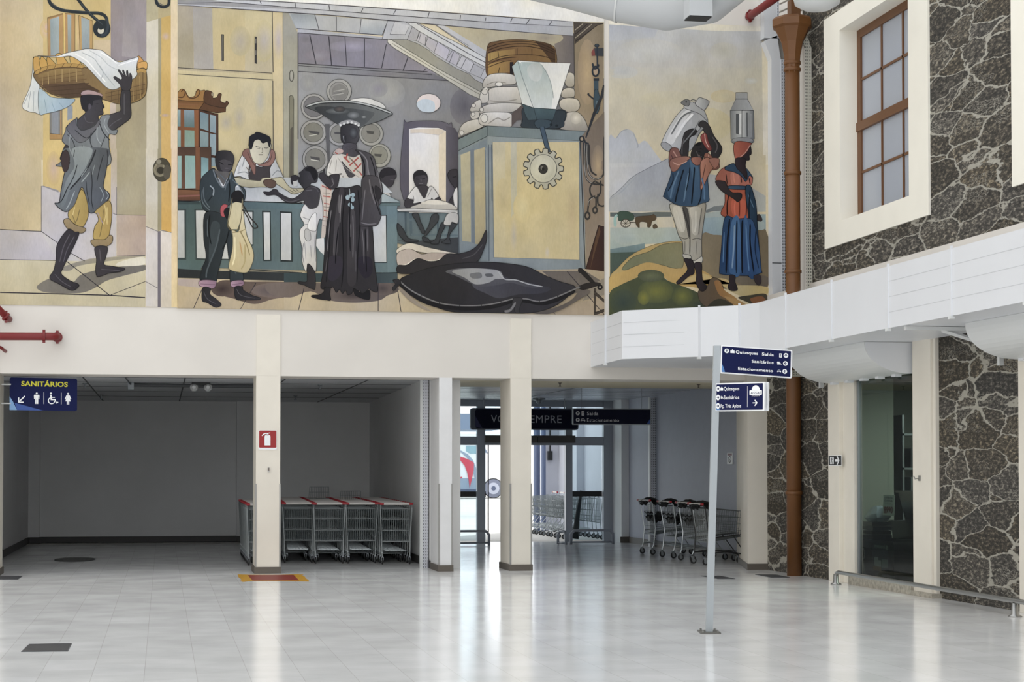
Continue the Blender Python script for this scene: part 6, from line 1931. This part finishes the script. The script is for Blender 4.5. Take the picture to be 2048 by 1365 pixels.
for a, b in ((-.07,-.12),(.07,-.12),(.07,.12),(-.07,.12)): lathe(mb := MB(), [(.012,.012),(.012,.03)], tuple(rtv*a+fwv*b), 6); mb.build('anchor_bolt', M_steel2, v)
# board A
sc1 = 1/ (F/ (base.dot(FW)))      # metres per pixel at the post
U = (rtv - up*rtv.dot(up)*1.0 + Vector((0,0,-.040))).normalized(); Vv = up
O = up*((1268-749.5)*sc1*1.0) + rtv*.036 - fwv*.036
wa, ha = 143*sc1, 56.5*sc1
S_ = Sign(O, U, Vv)
S_.slab(mb := MB(), rrect(0, 0, wa, ha, .01), -.03, .0); mb.build('board_frame', M_signwhite, v)
bd = MB(); S_.slab(bd, rrect(.012, .012, wa-.014, ha-.012, .006), 0, .004); bA = bd.build('direction_board', M_navy, v)
mb = MB(); mn = MB(); q = wa/1090.   # zoom units -> metres
def zx(x): return (x-305)*q
rows = {1: ha-(215-100)*q, 2: ha-(345-100)*q+.004, 3: ha-(475-100)*q+.006}
rows = {1: ha*.735, 2: ha*.455, 3: ha*.165}
hc = 46*q
W_, N_ = M_signwhite, M_navy
e_icon(S_, bA, W_, N_, 'arrow', zx(393), rows[1]+.02, 36*q, 90, .006); e_icon(S_, bA, W_, N_, 'bags', zx(480), rows[1]+.02, 70*q, .006)
e_text(S_, bA, W_, 'Quiosques', zx(530), rows[1]+.002, hc, .006, bold=.0008, w=340*q); e_text(S_, bA, W_, 'Saída', zx(932), rows[1], hc, .006, bold=.0008, w=180*q)
e_icon(S_, bA, W_, N_, 'door', zx(1215), rows[1]+.012, 62*q, .006); e_icon(S_, bA, W_, N_, 'arrow', zx(1297), rows[1]+.016, 36*q, 90, .006)
e_text(S_, bA, W_, 'Sanitários', zx(778), rows[2], hc, .006, bold=.0008, w=335*q); e_icon(S_, bA, W_, N_, 'trio', zx(1195), rows[2]+.014, 48*q, .006); e_icon(S_, bA, W_, N_, 'arrow', zx(1292), rows[2]+.014, 36*q, 180, .006)
e_text(S_, bA, W_, 'Estacionamento', zx(573), rows[3], hc, .006, bold=.0008, w=535*q); e_icon(S_, bA, W_, N_, 'car', zx(1200), rows[3]+.014, 58*q, .006); e_icon(S_, bA, W_, N_, 'arrow', zx(1286), rows[3]+.016, 36*q, 90, .006)
S_.poly(mb := MB(), [(.013,.013),(.045,.013),(.03,.06),(.013,.095)], .005); mb.build('blue_corner', mat('sign_mid_blue', '4a7cb8', .5), bA)
# board B, turned towards the right
ang = math.radians(56)
U = (rtv*math.cos(ang)-fwv*math.sin(ang)+Vector((0,0,-.02))).normalized()
O = up*((1268-826)*sc1)-fwv*.04+rtv*.0
wb = 83*sc1/math.cos(ang)*.97; hb = 56*sc1
S_ = Sign(O, U, Vector((up.x*.3, up.y*.3, up.z)))
S_.slab(mb := MB(), rrect(0, 0, wb, hb, .01), -.018, .0); mb.build('board_frame', M_signwhite, v)
Vd = -S_.N*.04; S2 = Sign(O+Vd+U*.004, U, S_.V); S2.slab(mb := MB(), rrect(0, 0, wb, hb, .01), -.018, .0); mb.build('rear_board', M_signwhite, v)
bd = MB(); S_.slab(bd, rrect(.015, .012, wb-.02, hb-.012, .006), 0, .004); bB = bd.build('direction_board', M_navy, v)
for yy, t, x0, x1 in ((.80, 'Quiosques', .18, .50), (.49, 'Sanitários', .18, .50), (.19, 'Pç. Três Apitos', .115, .54)):
    e_icon(S_, bB, W_, N_, 'arrow', .06*wb, yy*hb, .028, 0, .006); e_text(S_, bB, W_, t, x0*wb, yy*hb-.018, .036, .006, bold=.0008, w=(x1-x0)*wb)
e_icon(S_, bB, W_, N_, 'bags', .135*wb, .80*hb, .045, .006); e_icon(S_, bB, W_, N_, 'trio', .14*wb, .49*hb, .03, .006)
el('divider', W_, bB, lambda q: S_.poly(q, [(.665*wb,.13*hb),(.672*wb,.13*hb),(.672*wb,.87*hb),(.665*wb,.87*hb)], .006))
el('arrow', W_, bB, lambda q: arrow(S_, q, .825*wb, .28*hb, .2*hb*1.3, 0, .006, .12))
lg = el('logo_plate', W_, bB, lambda q: S_.poly(q, rrect(.71*wb, .55*hb, .96*wb, .72*hb, .008), .006)); e_text(S_, lg, N_, 'ASSAÍ', .735*wb, .585*hb, .024, .008, w=.2*wb)
el('logo_dome', W_, bB, lambda q: S_.poly(q, [(.755*wb,.73*hb)]+[(.835*wb-.08*wb*math.cos(math.radians(a)), .73*hb+.16*hb*math.sin(math.radians(a))) for a in range(0, 181, 15)], .006))
e_text(S_, bB, W_, 'ATACADISTA', .755*wb, .505*hb, .011, .006, w=.16*wb)
S_.poly(mb := MB(), [(.016,.013),(.07,.013),(.016,.09)], .005); mb.build('blue_corner', mat('sign_mid_blue', '4a7cb8', .5), bB)

# ================================================================ glass exit
DY = 39.1
dx = lambda px: onY(px, 1000, DY).x
M_frame = mat('door_frame_grey', '9a9fa8', .4, .15)
v = empty('glass_entrance', (7.5, DY, 0), 'grey aluminium framed glass exit with transom at the back of the lobby', 'glass entrance')
o = v.location
def pt(mb, name, m, par=v, org=None): return rebase(mb, org or o).build(name, m, par)
zt, zb = onY(1062, 874, DY).z, onY(1062, 891, DY).z
for a, b in ((dx(954), dx(970)), (dx(1131), dx(1144.5)), (dx(1207), dx(1226))): pt(MB().box(a, DY-.03, 0, b, DY+.12, EC-.002), 'frame_post', M_frame)
pt(MB().box(4.75, DY-.02, zb, 10.04, DY+.14, zt), 'header_beam', M_frame)
pt(MB().box(4.75, DY, EC-.14, 10.04, DY+.12, EC-.002), 'top_beam', M_frame)
G = glass_mat('door_glass', 'e9f1f4', .02)
for a, b in ((4.8, dx(954)), (dx(970), dx(1131)), (dx(1144.5), dx(1207))): pt(MB().box(a, DY+.05, zt, b, DY+.06, EC-.14), 'transom_pane', G)
bz0, bz1 = onY(980, 994.5, DY).z, onY(980, 983.5, DY).z
for a, b, lab in ((5.4, dx(974), 'l'), (dx(1144.5), dx(1207), 'r')):
    p_ = pt(MB().box(a, DY+.15, .03, b, DY+.165, zb), 'door_leaf', G)
    MBx = MB().box(a, DY+.14, bz0, b, DY+.149, bz1); rebase(MBx, o).build('safety_band', M_black, p_)
pt(MB().box(dx(978), DY+.13, .03, dx(980), DY+.17, zb), 'leaf_edge_seal', M_black)
for a, b in ((968.5, 1071), (1072.5, 1147)):
    pt(MB().box(dx(a), DY-.2, onY(1000, 886, DY).z, dx(b), DY-.02, onY(1000, 871.5, DY).z), 'operator_box', mat('operator_brown', '4a453f', .5))
def floor_rail(label, path):
    v_ = empty('door_guard_rail', path[0], label, 'rail', 'bent tube guards at the glass exit')
    rebase(MB().tube(path, .03, 10), path[0]).build('tube', M_frame, v_, smooth=True)
    rebase(MB().tube([Vector(path[1])*1.0+Vector((0,0,-.17)), Vector(path[-2])*1.0+Vector((0,0,-.17))], .02, 8), path[0]).build('lower_tube', M_frame, v_, smooth=True)
r = lambda a, b, y, z=.3: [(a, y, 0), (a+(.0), y, z-.08), (a+(.07 if b > a else -.07), y, z), (b-(.07 if b > a else -.07), y, z), (b, y, z-.08), (b, y, 0)]
ry = 37.6
X = lambda px: onY(px, 1080, ry).x
floor_rail('tubular guard rail on the floor left of the exit passage', r(X(978), 4.9, ry))
floor_rail('tubular guard rail on the floor right of the exit passage', r(X(1142), X(1226), ry))
floor_rail('short tubular guard at the centre door post', [(X(1122), ry+.3, 0), (X(1122), ry+.3, .2), (X(1124), ry+.2, .28), (X(1130), ry, .28), (X(1131), ry-.05, .2), (X(1131), ry-.05, 0)])
# ================================================================ bus outside
BY = 100.0
v = empty('bus', (17, BY, 0), 'white bus with red swoosh parked far outside the exit', 'bus'); o = v.location
bxl = onY(780, 980, BY).x; bxr = onY(1062, 980, BY).x
bz = lambda y: onY(950, y, BY).z; bx = lambda x: onY(x, 950, BY).x
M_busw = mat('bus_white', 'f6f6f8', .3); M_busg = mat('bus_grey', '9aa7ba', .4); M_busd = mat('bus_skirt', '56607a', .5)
pr = [(bxl, bz(987)), (bx(965), bz(987)), (bx(1040), bz(985)), (bx(1046), bz(960)), (bx(1040), bz(900)), (bx(1020), bz(868)), (bxl, bz(868))]
m_ = MB(); m_.extr([(x, BY+2.5, z) for x, z in pr], (0, -2.5, 0)); rebase(m_, o).build('body', M_busw, v)
m_ = MB(); m_.box(bxl, BY-.02, bz(984), bx(955), BY-.001, bz(957)); rebase(m_, o).build('lower_panel', M_busg, v)
m_ = MB(); m_.box(bxl, BY-.04, bz(990), bx(962), BY-.003, bz(979)); rebase(m_, o).build('skirt', M_busd, v)
def flat(pts, y, name, m, par=v, org=o):
    mb = MB(); mb.extr([(bx(a), y, bz(b)) for a, b in pts][::-1], (0, .012, 0)); return rebase(mb, org).build(name, m, par)
flat([(914,900),(922,902),(935,909),(946,921),(953,940),(955,958),(949,958),(944,930),(935,917),(925,908)], BY-.035, 'grey_stripe', M_busg)
flat([(901,911),(915,913),(930,917),(945,924),(947.5,927),(947,942),(943,960),(939,977),(937,960),(934,945),(929,932),(921,922),(912,915)], BY-.06, 'red_swoosh', mat('bus_red', 'd6455a', .4))
flat([(917,955.5),(924,954),(924,957),(917,958)], BY-.05, 'marker_lamp', mat('bus_red', 'd6455a', .4))
flat([(932,892),(953,892),(953,908),(940,908),(932,903)], BY-.03, 'side_window', mat('bus_glass', '8fb2bd', .2))
flat([(958,890),(968,893),(976,908),(962,903)], BY-.03, 'front_quarter_window', mat('bus_glass2', '6c7a92', .2))
flat([(898,901),(904,901),(906.5,904),(906,909),(898,909)], BY-.06, 'mirror', mat('bus_glass2', '6c7a92', .2))
wc = (bx(986.5), BY, bz(977.5)); wr = .52
for wx in (wc[0], wc[0]-7.5):
    m_ = MB(); lathe(m_, [(wr+.05, -.03), (wr+.05, .0)], (wx, BY, wc[2]), 24, 'Y'); rebase(m_, o).build('wheel_arch', M_black, v)
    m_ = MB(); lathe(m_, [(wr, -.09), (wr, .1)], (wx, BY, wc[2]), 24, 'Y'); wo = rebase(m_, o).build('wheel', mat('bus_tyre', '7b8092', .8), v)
    m_ = MB(); lathe(m_, [(.33, -.11), (.33, -.09)], (wx, BY, wc[2]), 20, 'Y'); rebase(m_, o).build('rim', mat('bus_rim', 'b9bece', .5), wo)
    m_ = MB(); lathe(m_, [(.13, -.13), (.13, -.11)], (wx, BY, wc[2]), 14, 'Y'); rebase(m_, o).build('hub', M_busd, wo)
# small wall box and cable outside
v = empty('cable_box', (10.25, 44.2, 2.2), 'small black cable box on the outdoor wall', 'cable box')
a = onY(1100, 912, 46.54); MB().box(-.06, -.06, -.12, .06, .06, .12).build('box', M_black, v); v.location = a
MB().tube([(0, 0, .1), (0, 0, 2.0)], .02, 6).build('cable', M_black, v)
v = empty('drain_pipe_group', (9.9, 46.4, 0), 'pair of blue grey vertical pipes at the end of the outdoor wall', 'pipe')
v.name = 'drain_pipe'
for k, r_ in ((0, .09), (.3, .06)):
    MB().tube([(-.25+k*.4, -.1-k, 0), (-.25+k*.4, -.1-k, 5.0)], r_, 10).build('pipe', mat('blue_grey_pipe', '5d6a88', .5), v)
# ================================================================ shopping carts
def wire(mb, a, b, r=.003): mb.tube([a, b], r, 4, False)
def cart_meshes(black=False):
    """cart nose towards +Y, origin on floor under the handle; returns dict name -> (mesh builder, material)"""
    P = {}
    fr = MB(); T = .0115
    for s in (-1, 1):
        fr.tube([(s*.265, -.03, 1.02), (s*.268, .02, .96), (s*.245, .09, .5), (s*.235, .06, .2), (s*.23, .03, .125)], T, 7)
        fr.tube([(s*.235, .05, .2), (s*.2, .5, .22), (s*.17, .82, .16), (s*.165, .84, .125)], T, 7)
        fr.tube([(s*.24, .085, .45), (s*.19, .86, .52)], .009, 6)
        fr.tube([(s*.17, .8, .17), (s*.2, .55, .5)], .009, 6)
    fr.tube([(-.2, .5, .22), (.2, .5, .22)], .009, 6); fr.tube([(-.17, .83, .15), (.17, .83, .15)], .009, 6)
    P['frame'] = fr
    # tapered basket
    bk = MB(); zb0, zb1, zt0, zt1 = .385, .50, .955, .88
    def pt_(s, t, u):   # s side -1..1, t 0 rear..1 front, u 0 bottom..1 top
        wb, wt = .235-.055*t, .25-.045*t
        y = .10+.78*t+.06*t*u; z = (zb0+(zb1-zb0)*t)*(1-u)+(zt0+(zt1-zt0)*t)*u
        return (s*(wb*(1-u)+wt*u), y, z)
    for u in (0, .25, .5, .75, 1):
        r = .005 if u in (0, 1) else .0032
        for s in (-1, 1): wire(bk, pt_(s, 0, u), pt_(s, 1, u), r)
        wire(bk, pt_(-1, 1, u), pt_(1, 1, u), r)
    n = 20
    for k in range(n+1):
        for s in (-1, 1): wire(bk, pt_(s, k/n, 0), pt_(s, k/n, 1), .0026)
    for k in range(9): s = -1+2*k/8; wire(bk, pt_(s, 1, 0), pt_(s, 1, 1), .0026)
    for k in range(11): s = -1+2*k/10; wire(bk, pt_(s, 0, 0), pt_(s, 1, 0), .003)
    for k in range(13): wire(bk, pt_(-1, k/12, 0), pt_(1, k/12, 0), .003)
    P['basket'] = bk
    gt = MB()
    for k in range(13): s = -.94+1.88*k/12; wire(gt, (s*.232, .098, .385), (s*.24, .075, .935), .003)
    for z, r in ((.385, .009), (.57, .0055), (.755, .0055), (.935, .006)): gt.tube([(-.235, .09-(z-.46)*.03, z), (.235, .09-(z-.46)*.03, z)], r, 5)
    P['rear_gate'] = gt
    lr = MB()
    for k in range(6): s = -.14+.28*k/5; lr.tube([(s*1.1, .1, .235), (s*.9, .62, .225)], .004, 5)
    for y in (.12, .3, .48, .62): lr.box(-.17, y-.02, .228, .17, y+.02, .234)
    P['lower_rack'] = lr
    hd = MB(); hd.tube([(-.215, -.03, 1.02), (.215, -.03, 1.02)], .019, 10); P['handle'] = hd
    return P
def caster(mb_f, mb_w):
    mb_f.box(-.018, -.02, .07, -.013, .02, .125); mb_f.box(.013, -.02, .07, .018, .02, .125); mb_f.box(-.018, -.022, .118, .018, .022, .13)
    lathe(mb_f, [(.022, -.0135), (.03, -.012), (.03, .012), (.022, .0135)], (0, .012, .055), 12, 'X')
    lathe(mb_w, [(.052, -.011), (.055, -.006), (.055, .006), (.052, .011)], (0, .012, .055), 16, 'X')
def build_cart(label, group, black=False, prefix='shopping_cart'):
    root = empty(prefix, (0,0,0), label, 'shopping cart', group)
    M1 = M_black if black else M_steel; P = cart_meshes()
    for nm, mb in P.items():
        m_ = {'frame': M1, 'basket': mat('dark_wire', '5b6062', .4, .5) if black else M_bask_shade, 'rear_gate': M_steel, 'lower_rack': M1 if black else M_steel, 'handle': mat('handle_white', 'd3cfcb', .5)}[nm]
        mb.build(nm, m_, root)
    for s in (-1, 1):
        MB().box(s*.215, -.05, 1.002, s*.28, -.01, 1.04).build('handle_grip', M_redg, root, bevel=.008)
    for x, y in ((-.23, .03), (.23, .03), (-.165, .84), (.165, .84)):
        f, w_ = MB(), MB(); caster(f, w_); c_ = f.build('caster', M_alu, root); c_.location = (x, y, 0)
        w_.build('wheel', M_rubber, c_)
    return root
def dup(root, loc, rz, label, group=None):
    r = root.copy(); COL.objects.link(r); r.location = loc; r.rotation_euler = (0,0,rz); r['label'] = label
    if group: r['group'] = group
    for ch in list(root.children):
        c_ = ch.copy(); COL.objects.link(c_); c_.parent = r
        for g_ in ch.children:
            d_ = g_.copy(); COL.objects.link(d_); d_.parent = c_
    return r
ORD = ['front', 'second', 'third', 'fourth', 'fifth', 'sixth', 'seventh', 'eighth', 'ninth', 'tenth', 'eleventh', 'twelfth', 'thirteenth', 'fourteenth', 'fifteenth', 'hindmost']
rowdesc = ['row half hidden behind the cream column', 'row just right of the cream column', 'second visible row from the column', 'third visible row from the column', 'row nearest the perforated upright']
proto = build_cart('silver shopping cart, front one of the '+rowdesc[0], 'nested shopping carts in the bay')
fronts = [((491+512)/2+4, 1131), (597, 1127), (659, 1128.5), (724, 1128), (793, 1130)]
first = True; raised = []
for ri, (px, py) in enumerate(fronts):
    p = onZ(px, py); n = 16 if ri else 10
    if ri == 0: p = onZ(526, 1132)
    for k in range(n):
        x = p.x + .018*k; y = p.y + .44*k + .03
        if ri == 0: x = p.x+.004*k
        lab = 'silver shopping cart, %s in the %s' % ('front one' if k == 0 else ORD[k]+' from the front', rowdesc[ri])
        if first: r_ = proto; r_.location = (x, y, 0); r_['label'] = lab; first = False
        else: r_ = dup(proto, (x, y, 0), random.uniform(-.01, .01), lab)
        r_.rotation_euler.z += -.03
        if (ri, k) in ((2, 9), (3, 7)): raised.append(r_)
for r_, h in zip(raised, (.24, .17)):
    m_ = MB()
    for k in range(12): x = -.2+.4*k/11; wire(m_, (x, .1, .93), (x*.92, .0, 1.03+h), .004)
    for t in (0, .35, .7, 1): m_.tube([(-.2+.016*t, .1-.1*t, .93+t*(.1+h)), (.2-.016*t, .1-.1*t, .93+t*(.1+h))], .005, 5)
    m_.build('child_seat_back', M_steel, r_)
# loose carts by the lobby wall, handles towards the hall
ys = [(33.0, 0), (31.6, 1), (30.4, 2)]
labs = ['loose silver cart with black child seat, farthest from the column pier', 'loose silver cart with black seat cover, second from the far end', 'loose silver cart with black seat cover, beside the black framed cart']
M_cloth = mat('black_fabric', '151617', .9, bump=.5, nscale=14)
def seat(root, s=1):
    m_ = MB(); n = 9
    vs = []; 
    for i in range(n+1):
        for j in range(n+1):
            x = -.2+.4*i/n; y = .06+.26*j/n; z = .80-.10*math.sin(math.pi*j/n)+.02*math.sin(i*1.9+j*1.3)
            vs.append((x, y, z))
    fs = [(i*(n+1)+j, (i+1)*(n+1)+j, (i+1)*(n+1)+j+1, i*(n+1)+j+1) for i in range(n) for j in range(n)]
    m_.add(vs, fs); m_.add([(a, b, c-.07-.02*math.sin(a*30)) for a, b, c in vs], [f[::-1] for f in fs]); m_.build('child_seat', M_cloth, root, smooth=True)
    m_ = MB(); vs = []
    for i in range(13):
        a = math.pi*i/12
        for j in range(7): t = -.17+.34*j/6; vs.append((t*(1-.1*math.sin(a)), .0+.14*math.cos(a)+.08, .98+.1*math.sin(a)*(1-.5*abs(t/.2)**2)+.01*math.sin(j*2+i)))
    m_.add(vs, [(i*7+j, (i+1)*7+j, (i+1)*7+j+1, i*7+j+1) for i in range(12) for j in range(6)]); m_.add([(a, b, c-.05) for a, b, c in vs], [(i*7+j, i*7+j+1, (i+1)*7+j+1, (i+1)*7+j) for i in range(12) for j in range(6)]); m_.build('seat_hood', M_cloth, root, smooth=True)
for (y, i) in ys:
    r_ = dup(proto, (8.98, y, 0), -math.pi/2+.1, labs[i], 'loose shopping carts by the lobby wall')
    r_.scale = (1.2, 1.0, 1.0)
    seat(r_)
bc = build_cart('loose cart with black frame and dark wire basket, nearest the pier', 'loose shopping carts by the lobby wall', True)
bc.location = (8.86, 29.25, 0); bc.rotation_euler = (0, 0, -math.pi/2+.1); seat(bc); bc.scale = (1.15, 1, 1)
for c_ in list(bc.children):
    if c_.name.startswith('child_seat'): bpy.data.objects.remove(c_)
# carts outside, noses to the left
for k in range(7):
    y = 40.3+k*.85
    dup(proto, (9.92, y, 0), math.pi/2, 'shopping cart parked outside along the wall, %s' % (ORD[k]+' from the glass exit' if k else 'nearest the glass exit'), 'shopping carts parked outdoors')
v = empty('umbrella_bag', (9.3, 40.1, 0), 'dark pole-like bag leaning on the outdoor carts behind the right door', 'bag')
MB().tube([(-.05, 0, .02), (.0, 0, .5), (.1, .0, 1.12)], .06, 8, True, [.09, .06, .03]).build('bag_body', M_black, v, smooth=True)
# ================================================================ shop display
ld = bpy.data.lights.new('shop_fill', 'AREA'); lo = bpy.data.objects.new('shop_fill', ld); COL.objects.link(lo)
ld.energy = 260; ld.size = .8; lo.location = (11.2, 22.6, 2.9)  # unseen fill light, added to brighten the shop interior
o_ = MB().box(10.8, 22.2, 2.91, 11.6, 23.0, 2.95).build('added_ceiling_panel', M_whitem); tag(o_, 'flat panel added on the shop ceiling above the fill light', 'added panel')  # panel added with the fill light, gives no light itself
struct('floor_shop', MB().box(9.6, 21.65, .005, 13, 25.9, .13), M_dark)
def tub(label, x, y, z, w, d, h, m=None, stickers=()):
    v = empty('plastic_tub', (x, y, z), label, 'plastic tub', 'black tubs behind the shop window')
    f = MB(); k = .8
    lo_ = [(-w/2*k,-d/2*k,0),(w/2*k,-d/2*k,0),(w/2*k,d/2*k,0),(-w/2*k,d/2*k,0)]; hi = [(-w/2,-d/2,h),(w/2,-d/2,h),(w/2,d/2,h),(-w/2,d/2,h)]
    ins = [(a*.93, b*.93, h) for a, b, _ in hi]; inb = [(a*.93, b*.93, .03) for a, b, _ in lo_]
    f.add(lo_+hi+ins+inb, [(3,2,1,0),(0,1,5,4),(1,2,6,5),(2,3,7,6),(3,0,4,7),(4,5,9,8),(5,6,10,9),(6,7,11,10),(7,4,8,11),(8,9,13,12),(9,10,14,13),(10,11,15,14),(11,8,12,15),(12,13,14,15)])
    f.build('tub_body', m or M_black, v, bevel=.008)
    MB().box(-w/2-.02, -d/2-.02, h-.03, w/2+.02, -d/2, h).box(-w/2-.02, d/2, h-.03, w/2+.02, d/2+.02, h).box(-w/2-.02, -d/2, h-.03, -w/2, d/2, h).box(w/2, -d/2, h-.03, w/2+.02, d/2, h).build('rim', m or M_black, v)
    return v
M_blk2 = mat('dark_glossy_plastic', '202225', .22)
t1 = tub('large black tub with labels at the bottom of the shop window display', 9.93, 23.42, .13, .56, 1.25, .5, M_blk2)
t2 = tub('black tub at the right rear of the shop window display', 10.42, 23.3, .13, .42, 1.9, .75, M_blk2)
t3 = tub('topmost black tub with wide rim under the price tag', 10.35, 22.95, .89, .6, 1.3, .42, M_blk2)
for k in range(4):
    o_ = MB().box(9.72, 23.68+.03*(k%2), .635+k*.06, 10.0, 24.08-.03*(k%2), .688+k*.06).build('folded_pack', mat('pack_dark%d' % (k % 2), ['1e222c', '2a2b2d'][k % 2], .35)); tag(o_, 'dark folded pack, %s of the stack on the labelled tub' % ['lowest', 'second', 'third', 'topmost'][k], 'pack', 'folded packs in the shop window')
m_ = MB(); vs = []; rnd = random.Random(3)
lathe(m_, [(.16, 0), (.2, .06), (.19, .12), (.12, .2), (.05, .24)], (0,0,0), 9); m_.v = [(x*1.0+rnd.uniform(-.02,.02), y*1.3+rnd.uniform(-.02,.02), z+rnd.uniform(-.015,.015)) for x, y, z in m_.v]
o_ = m_.build('wrapped_bundle', mat('pale_wrap', '8d99a4', .3)); o_.location = (9.87, 23.88, .872); o_.scale = (.85, .85, .9); tag(o_, 'pale blue grey wrapped bundle on top of the folded packs', 'bundle')
# stickers on the tub front (face towards -X)
S_ = Sign((9.668, 23.75, .16), (0, -1, 0)); 
def stick(name, pts, m, d=.002, par=t1):
    mb = MB(); S_.poly(mb, pts, d); rebase(mb, par.location).build(name, m, par)
stick('round_sticker', circ(-.15, .26, .075, 18, .085), mat('sticker_white', 'b9bcbd', .5), .01)
stick('round_sticker_center', circ(-.15, .26, .05, 18, .06), M_blk2, .012)
stick('label', [(.2,.05),(.75,.05),(.75,.46),(.2,.46)], mat('label_navy', '151c33', .5), .01)
stick('label_photo', [(.26,.12),(.5,.1),(.5,.2),(.4,.2),(.4,.24),(.26,.24)], mat('sticker_white', 'b9bcbd', .5), .012)
stick('label_photo', [(.52,.1),(.74,.1),(.74,.22),(.52,.22)], mat('sticker_grey', '9aa0a4', .5), .012)
stick('label_orange', [(.22,.05),(.52,.05),(.5,.11),(.22,.11)], mat('label_orange', '9a6a3a', .5), .013)
mb = MB(); S_.text(mb, 'metasul', .27, .37, .05, .013, bold=.002, w=.36); S_.poly(mb, circ(.7, .38, .035, 14), .013); rebase(mb, t1.location).build('label_lettering', mat('sticker_white', 'b9bcbd', .5), t1)
# price tag
pa = onX(1765, 1031, 9.62); pb = onX(1788, 1033, 9.62); S2 = Sign(pa, (0,-1,0), Vector((0,-.12,1))); w_ = pa.y-pb.y; h_ = onX(1768, 990, 9.62).z-pa.z
v = empty('price_tag', pa, 'white price tag with red figures hanging inside the shop window', 'price tag')
S2.O = Vector((0,0,0))
S2.slab(mb := MB(), rrect(0, 0, w_, h_, .004), -.003, 0); mb.build('tag_card', M_signwhite, v)
mb = MB(); S2.text(mb, 'OFERTA', .12*w_, .82*h_, .09*h_, .003, bold=.0008, w=.72*w_); S2.text(mb, 'CAIXA', .12*w_, .68*h_, .09*h_, .003, bold=.001, w=.72*w_); S2.text(mb, 'unidade', .2*w_, .55*h_, .05*h_, .003, w=.5*w_); mb.build('black_lettering', M_black, v)
mb = MB(); S2.text(mb, '8990', .12*w_, .12*h_, .32*h_, .003, bold=.004, w=.76*w_); mb.build('red_figures', mat('price_red', '8e1420', .5), v)
MB().tube([(0.0, -w_/2, h_), (.0, -w_/2, 2.87-pa.z)], .002, 4).build('thread', M_alu, v)
# shelf unit in the dark rear of the shop
v = empty('display_shelf', (11.4, 24.9, .13), 'dark shelving unit at the back of the shop', 'shelf'); o = v.location
for z in (.6, 1.1, 1.6, 2.1): rebase(MB().box(10.6, 24.7, z, 12.2, 25.3, z+.03), o).build('shelf_board', M_alu, v)
for x in (10.6, 12.17): rebase(MB().box(x, 24.7, .13, x+.03, 25.3, 2.4), o).build('upright', M_alu, v)
k = 0
for z, nm in ((.63, 'lowest'), (1.13, 'second'), (1.63, 'top')):
    for j in range(3):
        h = .2+.08*((j+int(z*10)) % 3); c_ = ['3d4c5a', '6b6f72', '2a2c30'][(j+k) % 3]
        ob = MB().box(10.75+j*.45, 24.75, z, 11.08+j*.45, 25.1, z+h).build('boxed_item', mat('boxed_'+c_, c_, .5), bevel=.005); tag(ob, 'boxed item on the %s used shelf, %s one in the dark shop' % (nm, ['left', 'middle', 'right'][j]), 'box', 'boxed items on the shop shelves')
    k += 1
